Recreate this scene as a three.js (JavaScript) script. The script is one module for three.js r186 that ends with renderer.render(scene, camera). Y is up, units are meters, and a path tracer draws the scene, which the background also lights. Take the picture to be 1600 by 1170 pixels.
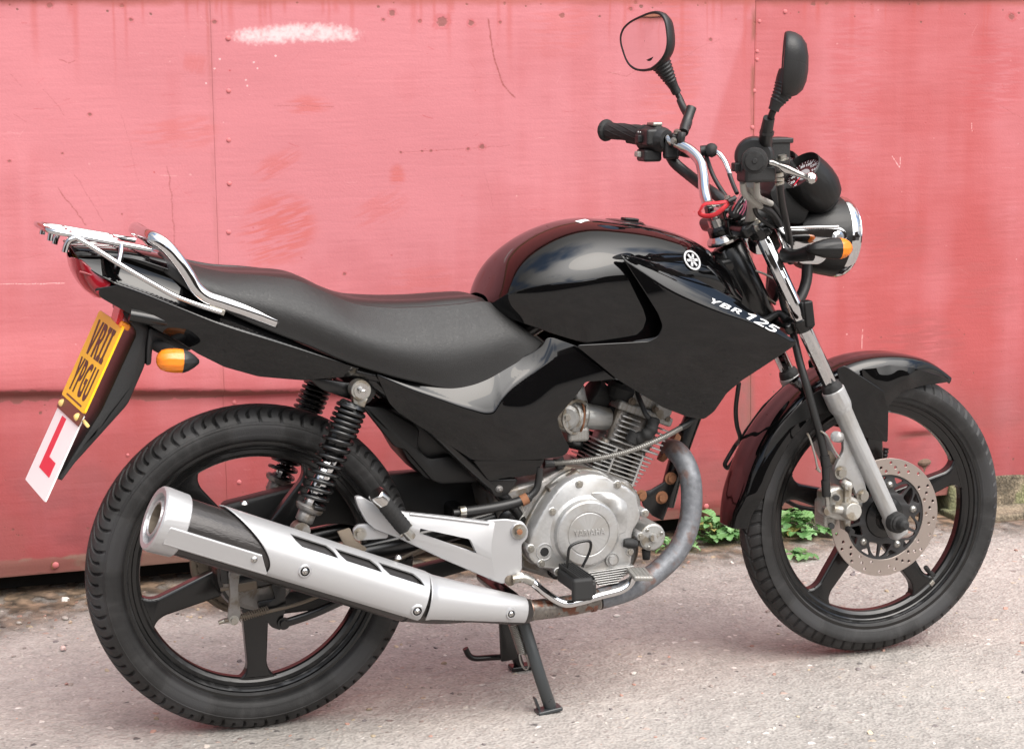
import * as THREE from 'three';
import { mergeGeometries, toCreasedNormals, mergeVertices } from 'three/addons/utils/BufferGeometryUtils.js';
import { RoundedBoxGeometry } from 'three/addons/geometries/RoundedBoxGeometry.js';
import { FontLoader } from 'three/addons/loaders/FontLoader.js';
import { TextGeometry } from 'three/addons/geometries/TextGeometry.js';
import { Brush, Evaluator, SUBTRACTION } from 'three-bvh-csg';

const FONT = await new FontLoader().loadAsync('fonts/droid/droid_sans_bold.typeface.json');

// ---------------------------------------------------------------- camera, sky, sun, exposure
const scene = new THREE.Scene();
const camera = new THREE.PerspectiveCamera(22.1235, 1024 / 748, 0.05, 400);
camera.position.set(-0.6623, 1.2194, 3.4163);
{
  const right = new THREE.Vector3(0.94518, -0.00965, 0.32642), up = new THREE.Vector3(0.06117, 0.98710, -0.14796), back = new THREE.Vector3(-0.32078, 0.15982, 0.93357);
  camera.quaternion.setFromRotationMatrix(new THREE.Matrix4().makeBasis(right, up, back));
}
const renderer = new THREE.WebGLRenderer({ antialias: true });
renderer.setSize(1024, 748);
renderer.toneMapping = THREE.LinearToneMapping;
renderer.toneMappingExposure = 0.64;
renderer.shadowMap.enabled = true;
scene.environmentIntensity = 1.0;

// small seeded noise kit
function rng(seed) { let a = seed >>> 0; return () => { a = (a + 0x6d2b79f5) >>> 0; let t = Math.imul(a ^ (a >>> 15), 1 | a); t = (t + Math.imul(t ^ (t >>> 7), 61 | t)) ^ t; return ((t ^ (t >>> 14)) >>> 0) / 4294967296; }; }
const PERM = new Float32Array(65536); { const r = rng(77); for (let i = 0; i < 65536; i++) PERM[i] = r(); }
const hash2 = (i, j) => PERM[((i * 73 + j * 1259 + ((i * j) & 1023) * 7) & 65535)];
function vnoise(x, y, px = 0, py = 0) {                     // value noise, optionally periodic
  let i = Math.floor(x), j = Math.floor(y); const f = x - i, g = y - j, u = f * f * (3 - 2 * f), v = g * g * (3 - 2 * g);
  let i1 = i + 1, j1 = j + 1;
  if (px) { i = ((i % px) + px) % px; i1 = ((i1 % px) + px) % px; }
  if (py) { j = ((j % py) + py) % py; j1 = ((j1 % py) + py) % py; }
  const a = hash2(i, j), b = hash2(i1, j), c = hash2(i, j1), d = hash2(i1, j1);
  return a + (b - a) * u + (c - a) * v + (a - b - c + d) * u * v;
}
function fbm(x, y, oct = 4, px = 0, py = 0) { let s = 0, a = 0.5, n = 0; for (let o = 0; o < oct; o++) { s += a * vnoise(x + o * 17 * (px ? 0 : 1), y + o * 5 * (py ? 0 : 1), px, py); n += a; x *= 2; y *= 2; px *= 2; py *= 2; a *= 0.5; } return s / n; }
const clamp = (x, a = 0, b = 1) => Math.min(b, Math.max(a, x));
const smooth = (a, b, x) => { const t = clamp((x - a) / (b - a)); return t * t * (3 - 2 * t); };
const lerp = (a, b, t) => a + (b - a) * t;

const SKY = 1.0, SKY_GLOW = 15.0;
// the sky: broken bright cloud over blue, brighter towards the hidden sun
const SUN = new THREE.Vector3(0.24, 0.80, 0.56).normalize();
{
  const W = 2048, H = 1024, d = new Float32Array(W * H * 4), v = new THREE.Vector3();
  for (let j = 0; j < H; j++) for (let i = 0; i < W; i++) {
    const el = (j + 0.5) / H * Math.PI - Math.PI / 2, az = ((i + 0.5) / W - 0.5) * 2 * Math.PI;
    v.set(Math.cos(el) * Math.cos(az), Math.sin(el), Math.cos(el) * Math.sin(az));
    const k = 4 * (j * W + i);
    if (v.y < 0) { d[k] = 0.35; d[k + 1] = 0.33; d[k + 2] = 0.31; d[k + 3] = 1; continue; }
    const h = v.y, p = 1 / (h + 0.22), cx = v.x * p * 1.7 + 3.1, cy = v.z * p * 1.7 + 9.7;
    const big = fbm(cx, cy, 5), fine = fbm(cx * 2.6 + 40, cy * 2.6, 4), D = Math.acos(clamp(v.dot(SUN), -1, 1));
    const glow = Math.exp(-D * D / (2 * 0.43 * 0.43));
    let cl = smooth(0.36, 0.62, big + 0.20 * (fine - 0.5) + 0.30 * glow + 0.05); cl = Math.max(cl, 0.8 * Math.exp(-h * 6));
    const hz = Math.exp(-h * 3.2), blue = [0.42 + 0.55 * hz + 1.8 * glow, 0.64 + 0.45 * hz + 2.6 * glow, 1.06 + 0.15 * hz + 4.0 * glow], lit = (0.95 + 0.7 * (fine - 0.5) + SKY_GLOW * glow) * (1 - 0.35 * Math.exp(-h * 9));
    const white = [1.03 * lit, lit, 0.975 * lit];
    for (let c = 0; c < 3; c++) d[k + c] = SKY * lerp(blue[c], white[c], cl);
    d[k + 3] = 1;
  }
  const sky = new THREE.DataTexture(d, W, H, THREE.RGBAFormat, THREE.FloatType);
  sky.mapping = THREE.EquirectangularReflectionMapping; sky.magFilter = sky.minFilter = THREE.LinearFilter; sky.wrapS = THREE.RepeatWrapping; sky.needsUpdate = true;
  scene.background = sky; scene.environment = sky;
}
const sun = new THREE.DirectionalLight(0xfff0dc, 1.3);
sun.position.copy(SUN).multiplyScalar(12).add(new THREE.Vector3(0.5, 0, 0)); sun.target.position.set(0.5, 0, 0);
sun.castShadow = true; sun.shadow.radius = 62; sun.shadow.mapSize.set(2048, 2048);
Object.assign(sun.shadow.camera, { left: -4, right: 4, top: 4, bottom: -4, near: 1, far: 30 });
scene.add(sun, sun.target);

// ---------------------------------------------------------------- textures
function tex(w, h, fn, srgb, wrap = THREE.RepeatWrapping) {     // fn(u, v) -> [r, g, b] 0..1
  const d = new Uint8Array(w * h * 4);
  for (let j = 0; j < h; j++) for (let i = 0; i < w; i++) { const c = fn(i / w, j / h), k = 4 * (j * w + i); d[k] = clamp(c[0]) * 255; d[k + 1] = clamp(c[1]) * 255; d[k + 2] = clamp(c[2]) * 255; d[k + 3] = 255; }
  const t = new THREE.DataTexture(d, w, h, THREE.RGBAFormat); t.magFilter = THREE.LinearFilter; t.minFilter = THREE.LinearMipmapLinearFilter; t.generateMipmaps = true;
  t.wrapS = t.wrapT = wrap; if (srgb) t.colorSpace = THREE.SRGBColorSpace; t.needsUpdate = true; return t;
}
const grey = (f) => (u, v) => { const x = f(u, v); return [x, x, x]; };
const per = (t, m) => { t.repeat.set(1 / m, 1 / m); return t; };   // uv in metres, pattern size m
const grainBump = per(tex(256, 256, grey((u, v) => fbm(u * 64, v * 64, 3, 64, 64))), 0.12);
const castBump = per(tex(256, 256, grey((u, v) => fbm(u * 96, v * 96, 2, 96, 96))), 0.10);
const wearRough = per(tex(256, 256, grey((u, v) => clamp(0.62 + 0.5 * (fbm(u * 8, v * 8, 5, 8, 8) - 0.5)))), 0.22);
const leatherBump = per(tex(512, 512, grey((u, v) => {            // pebbled vinyl: cell noise
  const n = 64, x = u * n, y = v * n; let a = 9, b = 9; const i = Math.floor(x), j = Math.floor(y);
  for (let p = -1; p < 2; p++) for (let q = -1; q < 2; q++) { const I = (i + p + n) % n, J = (j + q + n) % n, dx = i + p + hash2(I, J) - x, dy = j + q + hash2(I + 97, J + 31) - y, r = dx * dx + dy * dy; if (r < a) { b = a; a = r; } else if (r < b) b = r; }
  return clamp((Math.sqrt(b) - Math.sqrt(a)) * 2.2);
})), 0.10);
const perfBump = per(tex(256, 256, grey((u, v) => { const n = 16, x = (u * n) % 1 - 0.5, y = (v * n) % 1 - 0.5, o = Math.floor(v * n) % 2 ? 0.5 : 0; const xx = ((u * n + o) % 1) - 0.5; return 0.85 - 0.8 * smooth(0.2, 0.12, Math.hypot(xx, y)) + 0.1 * vnoise(u * 128, v * 128, 128, 128); })), 0.10);

const grime = (dirt, seed) => per(tex(256, 256, (u, v) => { const a = fbm(u * 6 + seed, v * 6, 5, 6, 6), b = fbm(u * 40, v * 40 + seed, 3, 40, 40), k = dirt * smooth(0.46, 0.74, a + 0.25 * (b - 0.5)), s = 0.97 + 0.10 * (b - 0.5); return [s * lerp(1, 0.72, k), s * lerp(1, 0.66, k), s * lerp(1, 0.58, k)]; }, true), 0.16);
const grimeHeavy = grime(0.75, 3), grimeLight = grime(0.20, 8);
const rubberDust = per(tex(512, 256, (u, v) => { const a = fbm(u * 10, v * 5, 5, 10, 5), b = fbm(u * 90, v * 45, 3, 90, 45), k = 0.62 + 0.5 * smooth(0.35, 0.75, a) + 0.25 * (b - 0.5); return [k, k * 0.985, k * 0.965]; }, true), 0.4);
const lin = (r, g, b) => new THREE.Color().setRGB(r, g === undefined ? r : g, b === undefined ? r : b);
const M = {};
function mat(name, o, phys) { const m = phys ? new THREE.MeshPhysicalMaterial(o) : new THREE.MeshStandardMaterial(o); m.name = name; m.side = THREE.DoubleSide; M[name] = m; return m; }
mat('glossBlack', { color: lin(0.002, 0.002, 0.0022), roughness: 0.03, ior: 1.47 }, true);
mat('satinBlack', { color: lin(0.004), roughness: 0.44, specularIntensity: 0.8, metalness: 0, bumpMap: grainBump, bumpScale: 0.00012 }, true);
mat('frameBlack', { color: lin(0.005), roughness: 0.26, metalness: 0 });
mat('plastic', { color: lin(0.008, 0.008, 0.0085), roughness: 0.5, bumpMap: grainBump, bumpScale: 0.00025 });
mat('switchPlastic', { color: lin(0.012), roughness: 0.46, bumpMap: grainBump, bumpScale: 0.00015 });
mat('rubber', { color: lin(0.011), roughness: 0.72 });
mat('tyre', { map: rubberDust, color: lin(0.020, 0.020, 0.021), roughness: 0.62, bumpMap: grainBump, bumpScale: 0.00025 });
mat('hose', { color: lin(0.010), roughness: 0.45 });
mat('wheelBlack', { color: lin(0.004), roughness: 0.24 });
mat('vinyl', { color: lin(0.008), roughness: 0.45, bumpMap: leatherBump, bumpScale: 0.00022 });
mat('perfVinyl', { color: lin(0.008), roughness: 0.42, bumpMap: perfBump, bumpScale: 0.00016 });
mat('thread', { color: lin(0.16), roughness: 0.8 });
mat('chrome', { color: lin(0.58, 0.58, 0.585), roughness: 0.06, metalness: 1 });
mat('satinChrome', { color: lin(0.50, 0.49, 0.475), roughness: 0.2, metalness: 1 });
mat('zinc', { map: grimeHeavy, color: lin(0.42, 0.41, 0.38), roughness: 0.38, metalness: 0.9 });
mat('silverPaint', { color: lin(0.40, 0.40, 0.405), roughness: 0.36, metalness: 0.45 });
mat('forkPaint', { map: grimeLight, color: lin(0.34, 0.34, 0.34), roughness: 0.40, metalness: 0.2 });
mat('castAlu', { map: grimeHeavy, color: lin(0.36, 0.36, 0.35), roughness: 0.42, metalness: 0.62, bumpMap: castBump, bumpScale: 0.0002 });
mat('coverAlu', { map: grimeLight, color: lin(0.42, 0.42, 0.415), roughness: 0.36, metalness: 0.6 });
mat('darkAlu', { map: grimeHeavy, color: lin(0.26, 0.25, 0.24), roughness: 0.5, metalness: 0.7, bumpMap: castBump, bumpScale: 0.0003 });
mat('dirtySteel', { color: lin(0.16, 0.13, 0.10), roughness: 0.65, metalness: 0.5, bumpMap: castBump, bumpScale: 0.0004 });
mat('rust', { color: lin(0.20, 0.085, 0.04), roughness: 0.85, bumpMap: castBump, bumpScale: 0.0005 });
mat('springSteel', { color: lin(0.30, 0.29, 0.27), roughness: 0.42, metalness: 0.8 });
mat('mirror', { color: lin(0.9), roughness: 0.02, metalness: 1 });
mat('amber', { color: lin(0.95, 0.28, 0.02), roughness: 0.12, transmission: 0.35, thickness: 0.01, ior: 1.45 }, true);
mat('redLens', { color: lin(0.20, 0.006, 0.012), roughness: 0.1, clearcoat: 0.4 }, true);
mat('reflector', { color: lin(0.5, 0.012, 0.015), roughness: 0.16 });
mat('plateYellow', { color: lin(0.86, 0.50, 0.012), roughness: 0.3 });
mat('plateInk', { color: lin(0.035, 0.018, 0.015), roughness: 0.4 });
mat('brownInk', { color: lin(0.10, 0.035, 0.02), roughness: 0.4 });
mat('cream', { color: lin(0.72, 0.52, 0.18), roughness: 0.35 });
mat('whitePlastic', { color: lin(0.80), roughness: 0.35 });
mat('redFilm', { color: lin(0.66, 0.02, 0.05), roughness: 0.35 });
mat('redStrap', { color: lin(0.62, 0.03, 0.04), roughness: 0.4 });
mat('whiteInk', { color: lin(0.60), roughness: 0.35 });
mat('disc', { color: lin(0.36, 0.31, 0.28), roughness: 0.34, metalness: 0.75 });
mat('carrier', { color: lin(0.02, 0.02, 0.021), roughness: 0.42 });
mat('caliper', { map: grimeHeavy, color: lin(0.44, 0.43, 0.40), roughness: 0.4, metalness: 0.5 });
mat('dial', { color: lin(0.06, 0.02, 0.022), roughness: 0.25 });
mat('dialGrey', { color: lin(0.35), roughness: 0.4 });
mat('clearLens', { color: lin(0.95), roughness: 0.03, transmission: 1, thickness: 0, ior: 1.5 }, true);
mat('wireGrey', { color: lin(0.34, 0.33, 0.30), roughness: 0.5 });
mat('wirePink', { color: lin(0.5, 0.12, 0.2), roughness: 0.5 });
mat('orangeFlat', { color: lin(0.8, 0.24, 0.02), roughness: 0.4 });

// ---------------------------------------------------------------- geometry helpers
const V = (a) => a.isVector3 ? a.clone() : new THREE.Vector3(a[0], a[1], a[2] || 0);
const sub = (a, b) => V(a).sub(V(b)), addv = (a, b, k = 1) => V(a).addScaledVector(V(b), k);
function curve(pts, n, closed) { const c = new THREE.CatmullRomCurve3(pts.map(V), !!closed, 'centripetal'), o = []; for (let i = 0; i <= n; i++) o.push(c.getPoint(i / n)); if (closed) o.pop(); return o; }
function geo(pos, uv, idx) { const g = new THREE.BufferGeometry(); g.setAttribute('position', new THREE.Float32BufferAttribute(pos, 3)); g.setAttribute('uv', new THREE.Float32BufferAttribute(uv, 2)); g.setIndex(idx); g.computeVertexNormals(); return g; }
// a smooth sheet through rows of points, with thickness and rounded edges
function panel(rows, o = {}) {
  const R = rows.length, C = rows[0].length, nu = o.nu || (R - 1) * (o.sub || 6), nv = o.nv || (C - 1) * (o.sub || 6);
  const a = rows.map((r) => curve(r, nv)), G = [];
  for (let j = 0; j <= nv; j++) { const c = curve(a.map((r) => r[j]), nu); for (let i = 0; i <= nu; i++) (G[i] = G[i] || [])[j] = c[i]; }
  return sheet(G, o);
}
function sheet(G, o = {}) {
  const nu = G.length - 1, nv = G[0].length - 1, pos = [], uv = [], idx = [], W = nv + 1;
  let L = 0; const us = [0]; for (let i = 1; i <= nu; i++) us.push(L += G[i][nv >> 1].distanceTo(G[i - 1][nv >> 1]));
  for (let i = 0; i <= nu; i++) { let v = 0; for (let j = 0; j <= nv; j++) { const p = G[i][j]; if (j) v += p.distanceTo(G[i][j - 1]); pos.push(p.x, p.y, p.z); uv.push(us[i], v); } }
  const f = o.flip ? 1 : 0;
  for (let i = 0; i < nu; i++) for (let j = 0; j < nv; j++) { const q = i * W + j, r = q + W; if (f) idx.push(q, q + 1, r, r, q + 1, r + 1); else idx.push(q, r, q + 1, r, r + 1, q + 1); }
  const g = geo(pos, uv, idx), t = o.thick;
  if (!t) return g;
  const N = g.attributes.normal, nrm = (k) => new THREE.Vector3(N.getX(k), N.getY(k), N.getZ(k));
  const pos2 = [], idx2 = []; for (let k = 0; k < pos.length / 3; k++) { const n = nrm(k); pos2.push(pos[3 * k] - n.x * t, pos[3 * k + 1] - n.y * t, pos[3 * k + 2] - n.z * t); }
  for (let k = 0; k < idx.length; k += 3) idx2.push(idx[k], idx[k + 2], idx[k + 1]);
  const back = geo(pos2, uv, idx2);
  const loop = [], inn = []; // boundary, with its inner neighbour
  for (let i = 0; i < nu; i++) { loop.push([i, 0]); inn.push([i, 1]); }
  for (let j = 0; j < nv; j++) { loop.push([nu, j]); inn.push([nu - 1, j]); }
  for (let i = nu; i > 0; i--) { loop.push([i, nv]); inn.push([i, nv - 1]); }
  for (let j = nv; j > 0; j--) { loop.push([0, j]); inn.push([1, j]); }
  const n = loop.length, S = 6, rp = [], ru = [], ri = [];
  const id = ([i, j]) => i * W + j;
  for (let k = 0; k < n; k++) {
    const A = G[loop[k][0]][loop[k][1]], P = loop[(k + n - 1) % n], Q = loop[(k + 1) % n], nn = nrm(id(loop[k]));
    const tan = G[Q[0]][Q[1]].clone().sub(G[P[0]][P[1]]).normalize(); let e = A.clone().sub(G[inn[k][0]][inn[k][1]]);
    e.addScaledVector(tan, -e.dot(tan)).addScaledVector(nn, -e.dot(nn)); if (e.lengthSq() < 1e-14) e = tan.clone().cross(nn); e.normalize();
    for (let s = 0; s <= S; s++) { const th = Math.PI * s / S, p = A.clone().addScaledVector(nn, -t / 2 + t / 2 * Math.cos(th)).addScaledVector(e, t / 2 * Math.sin(th)); rp.push(p.x, p.y, p.z); ru.push(k * 0.005, s * 0.001); }
  }
  for (let k = 0; k < n; k++) for (let s = 0; s < S; s++) { const q = k * (S + 1) + s, r = ((k + 1) % n) * (S + 1) + s; ri.push(q, q + 1, r, r, q + 1, r + 1); }
  return mergeGeometries([g, back, geo(rp, ru, ri)]);
}
// a tube of varying radius along a smooth path; o.flat squashes it
function sweep(pts, r, o = {}) {
  const n = o.n || Math.max(8, (pts.length - 1) * 10), seg = o.seg || 14, closed = !!o.closed, path = o.straight ? pts.map(V) : curve(pts, n, closed), N = path.length;
  const T = path.map((p, i) => { const a = path[closed ? (i + N - 1) % N : Math.max(0, i - 1)], b = path[closed ? (i + 1) % N : Math.min(N - 1, i + 1)]; return b.clone().sub(a).normalize(); });
  let nn = o.up ? V(o.up) : Math.abs(T[0].y) < 0.9 ? new THREE.Vector3(0, 1, 0) : new THREE.Vector3(1, 0, 0);
  const pos = [], uv = [], idx = []; let L = 0;
  const rad = (i) => typeof r === 'function' ? r(i / (N - (closed ? 0 : 1))) : r;
  for (let i = 0; i < N; i++) {
    if (i) L += path[i].distanceTo(path[i - 1]);
    nn = nn.clone().addScaledVector(T[i], -nn.dot(T[i])).normalize(); const b = T[i].clone().cross(nn), R = rad(i), fx = o.flat ? o.flat[0] : 1, fy = o.flat ? o.flat[1] : 1;
    for (let s = 0; s <= seg; s++) { const a = 2 * Math.PI * s / seg, p = path[i].clone().addScaledVector(nn, R * fx * Math.cos(a)).addScaledVector(b, R * fy * Math.sin(a)); pos.push(p.x, p.y, p.z); uv.push(L, R * 2 * Math.PI * s / seg); }
  }
  const W = seg + 1, M2 = closed ? N : N - 1;
  for (let i = 0; i < M2; i++) for (let s = 0; s < seg; s++) { const q = i * W + s, t = ((i + 1) % N) * W + s; idx.push(q, q + 1, t, t, q + 1, t + 1); }
  const g = geo(pos, uv, idx);
  { const nr = g.attributes.normal; for (let i = 0; i < N; i++) { const a = i * W, b = a + seg; const m = new THREE.Vector3(nr.getX(a) + nr.getX(b), nr.getY(a) + nr.getY(b), nr.getZ(a) + nr.getZ(b)).normalize(); nr.setXYZ(a, m.x, m.y, m.z); nr.setXYZ(b, m.x, m.y, m.z); } }
  if (closed || o.caps === false) return g;
  const cap = (i, s) => { const p = [], u = [], x = []; const c = path[i]; p.push(c.x, c.y, c.z); u.push(0, 0); for (let k = 0; k <= seg; k++) { const q = 3 * (i * W + k); p.push(pos[q], pos[q + 1], pos[q + 2]); u.push(0.01 * Math.cos(k), 0.01 * Math.sin(k)); } for (let k = 1; k <= seg; k++) s ? x.push(0, k, k + 1) : x.push(0, k + 1, k); return geo(p, u, x); };
  return mergeGeometries([g, cap(0, 0), cap(N - 1, 1)]);
}
const hoop = (pts, r, o = {}) => sweep(pts, r, { ...o, closed: true });
// rotate a geometry built along +Y so that +Y runs along dir, then move it to p
function orient(g, p, dir) { const q = new THREE.Quaternion().setFromUnitVectors(new THREE.Vector3(0, 1, 0), V(dir).normalize()); g.applyQuaternion(q); const o = V(p); g.translate(o.x, o.y, o.z); return g; }
// profile [[radius, height], ...] turned about dir through p; sharp profile corners are creased
function lathe(prof, p, dir, seg = 40, crease = 0.5) {
  const g = new THREE.LatheGeometry(prof.map(([r, h]) => new THREE.Vector2(Math.max(r, 1e-5), h)), seg); const u = g.attributes.uv; let len = 0; for (let i = 1; i < prof.length; i++) len += Math.hypot(prof[i][0] - prof[i - 1][0], prof[i][1] - prof[i - 1][1]);
  const rm = Math.max(...prof.map((q) => q[0])); for (let i = 0; i < u.count; i++) u.setXY(i, u.getX(i) * 2 * Math.PI * rm, u.getY(i) * len);
  return toCreasedNormals(orient(g, p || [0, 0, 0], dir || [0, 1, 0]).toNonIndexed(), crease);
}
const cyl = (a, b, r, r2 = r, seg = 20, bev = 0) => { const d = sub(b, a), L = d.length(), c = bev || Math.min(r, r2) * 0.12; return lathe([[0, 0], [r - c, 0], [r, c], [r2, L - c], [r2 - c, L], [0, L]], a, d, seg, 0.9); };
function roundShape(pts, r = 0) {                              // closed 2-D outline with rounded corners
  const s = new THREE.Shape(), n = pts.length;
  for (let i = 0; i < n; i++) {
    const P = pts[(i + n - 1) % n], A = pts[i], B = pts[(i + 1) % n], rr = A[2] !== undefined ? A[2] : r;
    const la = Math.hypot(P[0] - A[0], P[1] - A[1]), lb = Math.hypot(B[0] - A[0], B[1] - A[1]), k = Math.min(rr, la * 0.48, lb * 0.48);
    const p = [A[0] + (P[0] - A[0]) / la * k, A[1] + (P[1] - A[1]) / la * k], q = [A[0] + (B[0] - A[0]) / lb * k, A[1] + (B[1] - A[1]) / lb * k];
    if (!i) s.moveTo(p[0], p[1]); else s.lineTo(p[0], p[1]);
    if (k > 1e-6) s.quadraticCurveTo(A[0], A[1], q[0], q[1]);
  }
  s.closePath(); return s;
}
// extrude an x-y outline from z0 to z1 with a rounded bevel
function ext(shape, z0, z1, bev = 0.0015, o = {}) {
  const s = shape instanceof THREE.Shape ? shape : roundShape(shape, o.round || 0);
  (o.holes || []).forEach((h) => s.holes.push(h instanceof THREE.Path ? h : roundShape(h, o.holeRound || 0)));
  const g = new THREE.ExtrudeGeometry(s, { depth: Math.abs(z1 - z0) - 2 * bev, bevelEnabled: bev > 0, bevelThickness: bev, bevelSize: bev, bevelOffset: -bev, bevelSegments: o.bs || 2, curveSegments: o.cs || 6, steps: 1 });
  g.translate(0, 0, Math.min(z0, z1) + bev); return toCreasedNormals(g, o.crease || 0.6);
}
const circle2 = (x, y, r) => { const p = new THREE.Path(); p.absarc(x, y, r, 0, Math.PI * 2, true); return p; };
function rbox(c, s, r = 0.003, rot) { const g = new RoundedBoxGeometry(s[0], s[1], s[2], 3, Math.min(r, s[0] / 2.1, s[1] / 2.1, s[2] / 2.1)); if (rot) g.applyMatrix4(new THREE.Matrix4().makeRotationFromEuler(new THREE.Euler(rot[0], rot[1], rot[2]))); const p = V(c); g.translate(p.x, p.y, p.z); return g; }
const merged = (list) => mergeGeometries(list.map((g) => { const q = g.index ? g.toNonIndexed() : g; for (const k of Object.keys(q.attributes)) if (!['position', 'normal', 'uv'].includes(k)) q.deleteAttribute(k); return q; }));
const hexBolt = (p, dir, r, h = r * 0.8) => merged([lathe([[0, 0], [r * 1.45, 0], [r * 1.45, h * 0.25], [0, h * 0.25]], p, dir, 20, 0.5), orient(new THREE.CylinderGeometry(r * 0.96, r, h, 6).translate(0, h / 2 + h * 0.2, 0).toNonIndexed(), p, dir)]);
const domeBolt = (p, dir, r) => merged([lathe([[0, r * 0.9], [r * 0.35, r * 0.88], [r * 0.36, r * 0.6], [r * 0.45, r * 0.82], [r * 0.8, r * 0.5], [r, 0.1 * r], [r, 0], [0, 0]], p, dir, 22, 0.4)]);
const mirrorZ = (g) => { const m = g.clone(); m.scale(1, 1, -1); if (m.index) { const x = m.index.array; for (let i = 0; i < x.length; i += 3) { const t = x[i]; x[i] = x[i + 1]; x[i + 1] = t; } } else { for (const k in m.attributes) { const a = m.attributes[k], n = a.itemSize, b = a.array; for (let i = 0; i < a.count; i += 3) for (let c = 0; c < n; c++) { const t = b[i * n + c]; b[i * n + c] = b[(i + 1) * n + c]; b[(i + 1) * n + c] = t; } } } return m; };

const names = {};
function numbered(n) { const k = names[n] = (names[n] || 0) + 1; return k === 1 ? n : n + '_' + String(k - 1).padStart(3, '0'); }
function mesh(name, g, m, parent = scene) { const o = new THREE.Mesh(g, m); o.name = numbered(name); o.castShadow = o.receiveShadow = true; parent.add(o); return o; }
function group(name, parent = scene) { const o = new THREE.Group(); o.name = numbered(name); parent.add(o); return o; }
function tag(o, label, category, grp) { o.userData.label = label; if (category) o.userData.category = category; if (grp) o.userData.group = grp; return o; }

// ================================================================ ground
const GT = 2.8;                                              // metres covered by one ground tile
{
  const N = 2048, col = new Float32Array(N * N * 3), hgt = new Float32Array(N * N), r = rng(5);
  for (let j = 0; j < N; j++) for (let i = 0; i < N; i++) {
    const u = i / N, v = j / N, a = fbm(u * 10, v * 10, 5, 10, 10), b = fbm(u * 150, v * 150, 3, 150, 150), c = fbm(u * 40 + 3, v * 40, 3, 40, 40), sp = vnoise(u * 700, v * 700, 700, 700);
    const k = i + j * N, t = 0.80 + 0.30 * (a - 0.5) + 0.26 * (b - 0.5) + 0.16 * (c - 0.5) + 0.30 * (sp - 0.5), w = smooth(0.40, 0.68, fbm(u * 7 + 9, v * 7 + 4, 3, 7, 7));
    col[3 * k] = t * lerp(0.378, 0.362, w); col[3 * k + 1] = t * lerp(0.346, 0.338, w); col[3 * k + 2] = t * lerp(0.318, 0.312, w); hgt[k] = 0.5 + 0.5 * (b - 0.5) + 0.3 * (sp - 0.5) + 0.35 * (c - 0.5);
  }
  const pal = [[0.66, 0.63, 0.60], [0.60, 0.56, 0.52], [0.07, 0.065, 0.065], [0.11, 0.10, 0.10], [0.50, 0.46, 0.42], [0.20, 0.15, 0.135], [0.36, 0.26, 0.22], [0.15, 0.13, 0.13], [0.44, 0.36, 0.27], [0.30, 0.27, 0.26], [0.56, 0.51, 0.48], [0.34, 0.23, 0.19], [0.22, 0.18, 0.16], [0.36, 0.30, 0.26]];
  for (let n = 0; n < 46000; n++) {                         // aggregate showing in the worn concrete
    const x = r() * N, y = r() * N, strong = n % 14 === 0, big = Math.pow(r(), strong ? 2.2 : 5), R = strong ? 1.6 + 5.2 * big : 1.1 + 2.6 * big, e = 0.5 + 0.5 * r(), th = r() * 6.3, p = pal[(r() * pal.length) | 0], al = strong ? 0.45 + 0.5 * r() : 0.14 + 0.34 * r(), br = 0.85 + 0.3 * r(), cs = Math.cos(th), sn = Math.sin(th), q = Math.ceil(R + 1), ph = r() * 6;
    for (let dy = -q; dy <= q; dy++) for (let dx = -q; dx <= q; dx++) {
      const a = (dx * cs + dy * sn) / R, b = (-dx * sn + dy * cs) / (R * e), ang = Math.atan2(b, a), d = Math.hypot(a, b) * (1 + 0.14 * Math.sin(3 * ang + ph) + 0.1 * Math.sin(5 * ang - ph)); if (d > 1) continue;
      const k = ((x + dx + N) | 0) % N + (((y + dy + N) | 0) % N) * N, m = al * smooth(1, 0.7, d);
      for (let c = 0; c < 3; c++) col[3 * k + c] = lerp(col[3 * k + c], p[c] * br, m); hgt[k] += 0.12 * m * (R / 3);
    }
  }
  const d = new Uint8Array(N * N * 4), h = new Uint8Array(N * N * 4), enc = (x) => 255 * (x <= 0.0031308 ? 12.92 * x : 1.055 * Math.pow(clamp(x), 1 / 2.4) - 0.055);
  for (let k = 0; k < N * N; k++) { for (let c = 0; c < 3; c++) { d[4 * k + c] = enc(col[3 * k + c]); h[4 * k + c] = clamp(hgt[k]) * 255; } d[4 * k + 3] = h[4 * k + 3] = 255; }
  const mk = (a, srgb) => { const t = new THREE.DataTexture(a, N, N, THREE.RGBAFormat); t.wrapS = t.wrapT = THREE.RepeatWrapping; t.magFilter = THREE.LinearFilter; t.repeat.set(1 / GT, 1 / GT); if (srgb) t.colorSpace = THREE.SRGBColorSpace; t.needsUpdate = true; return t; };
  mat('concrete', { map: mk(d, true), bumpMap: mk(h), bumpScale: 0.007, roughness: 0.93 });
  const g = new THREE.PlaneGeometry(120, 120).rotateX(-Math.PI / 2), p = g.attributes.position, uv = g.attributes.uv;
  for (let i = 0; i < p.count; i++) uv.setXY(i, p.getX(i), p.getZ(i));
  const o = mesh('ground', g, M.concrete); o.userData.kind = 'structure';
}
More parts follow.
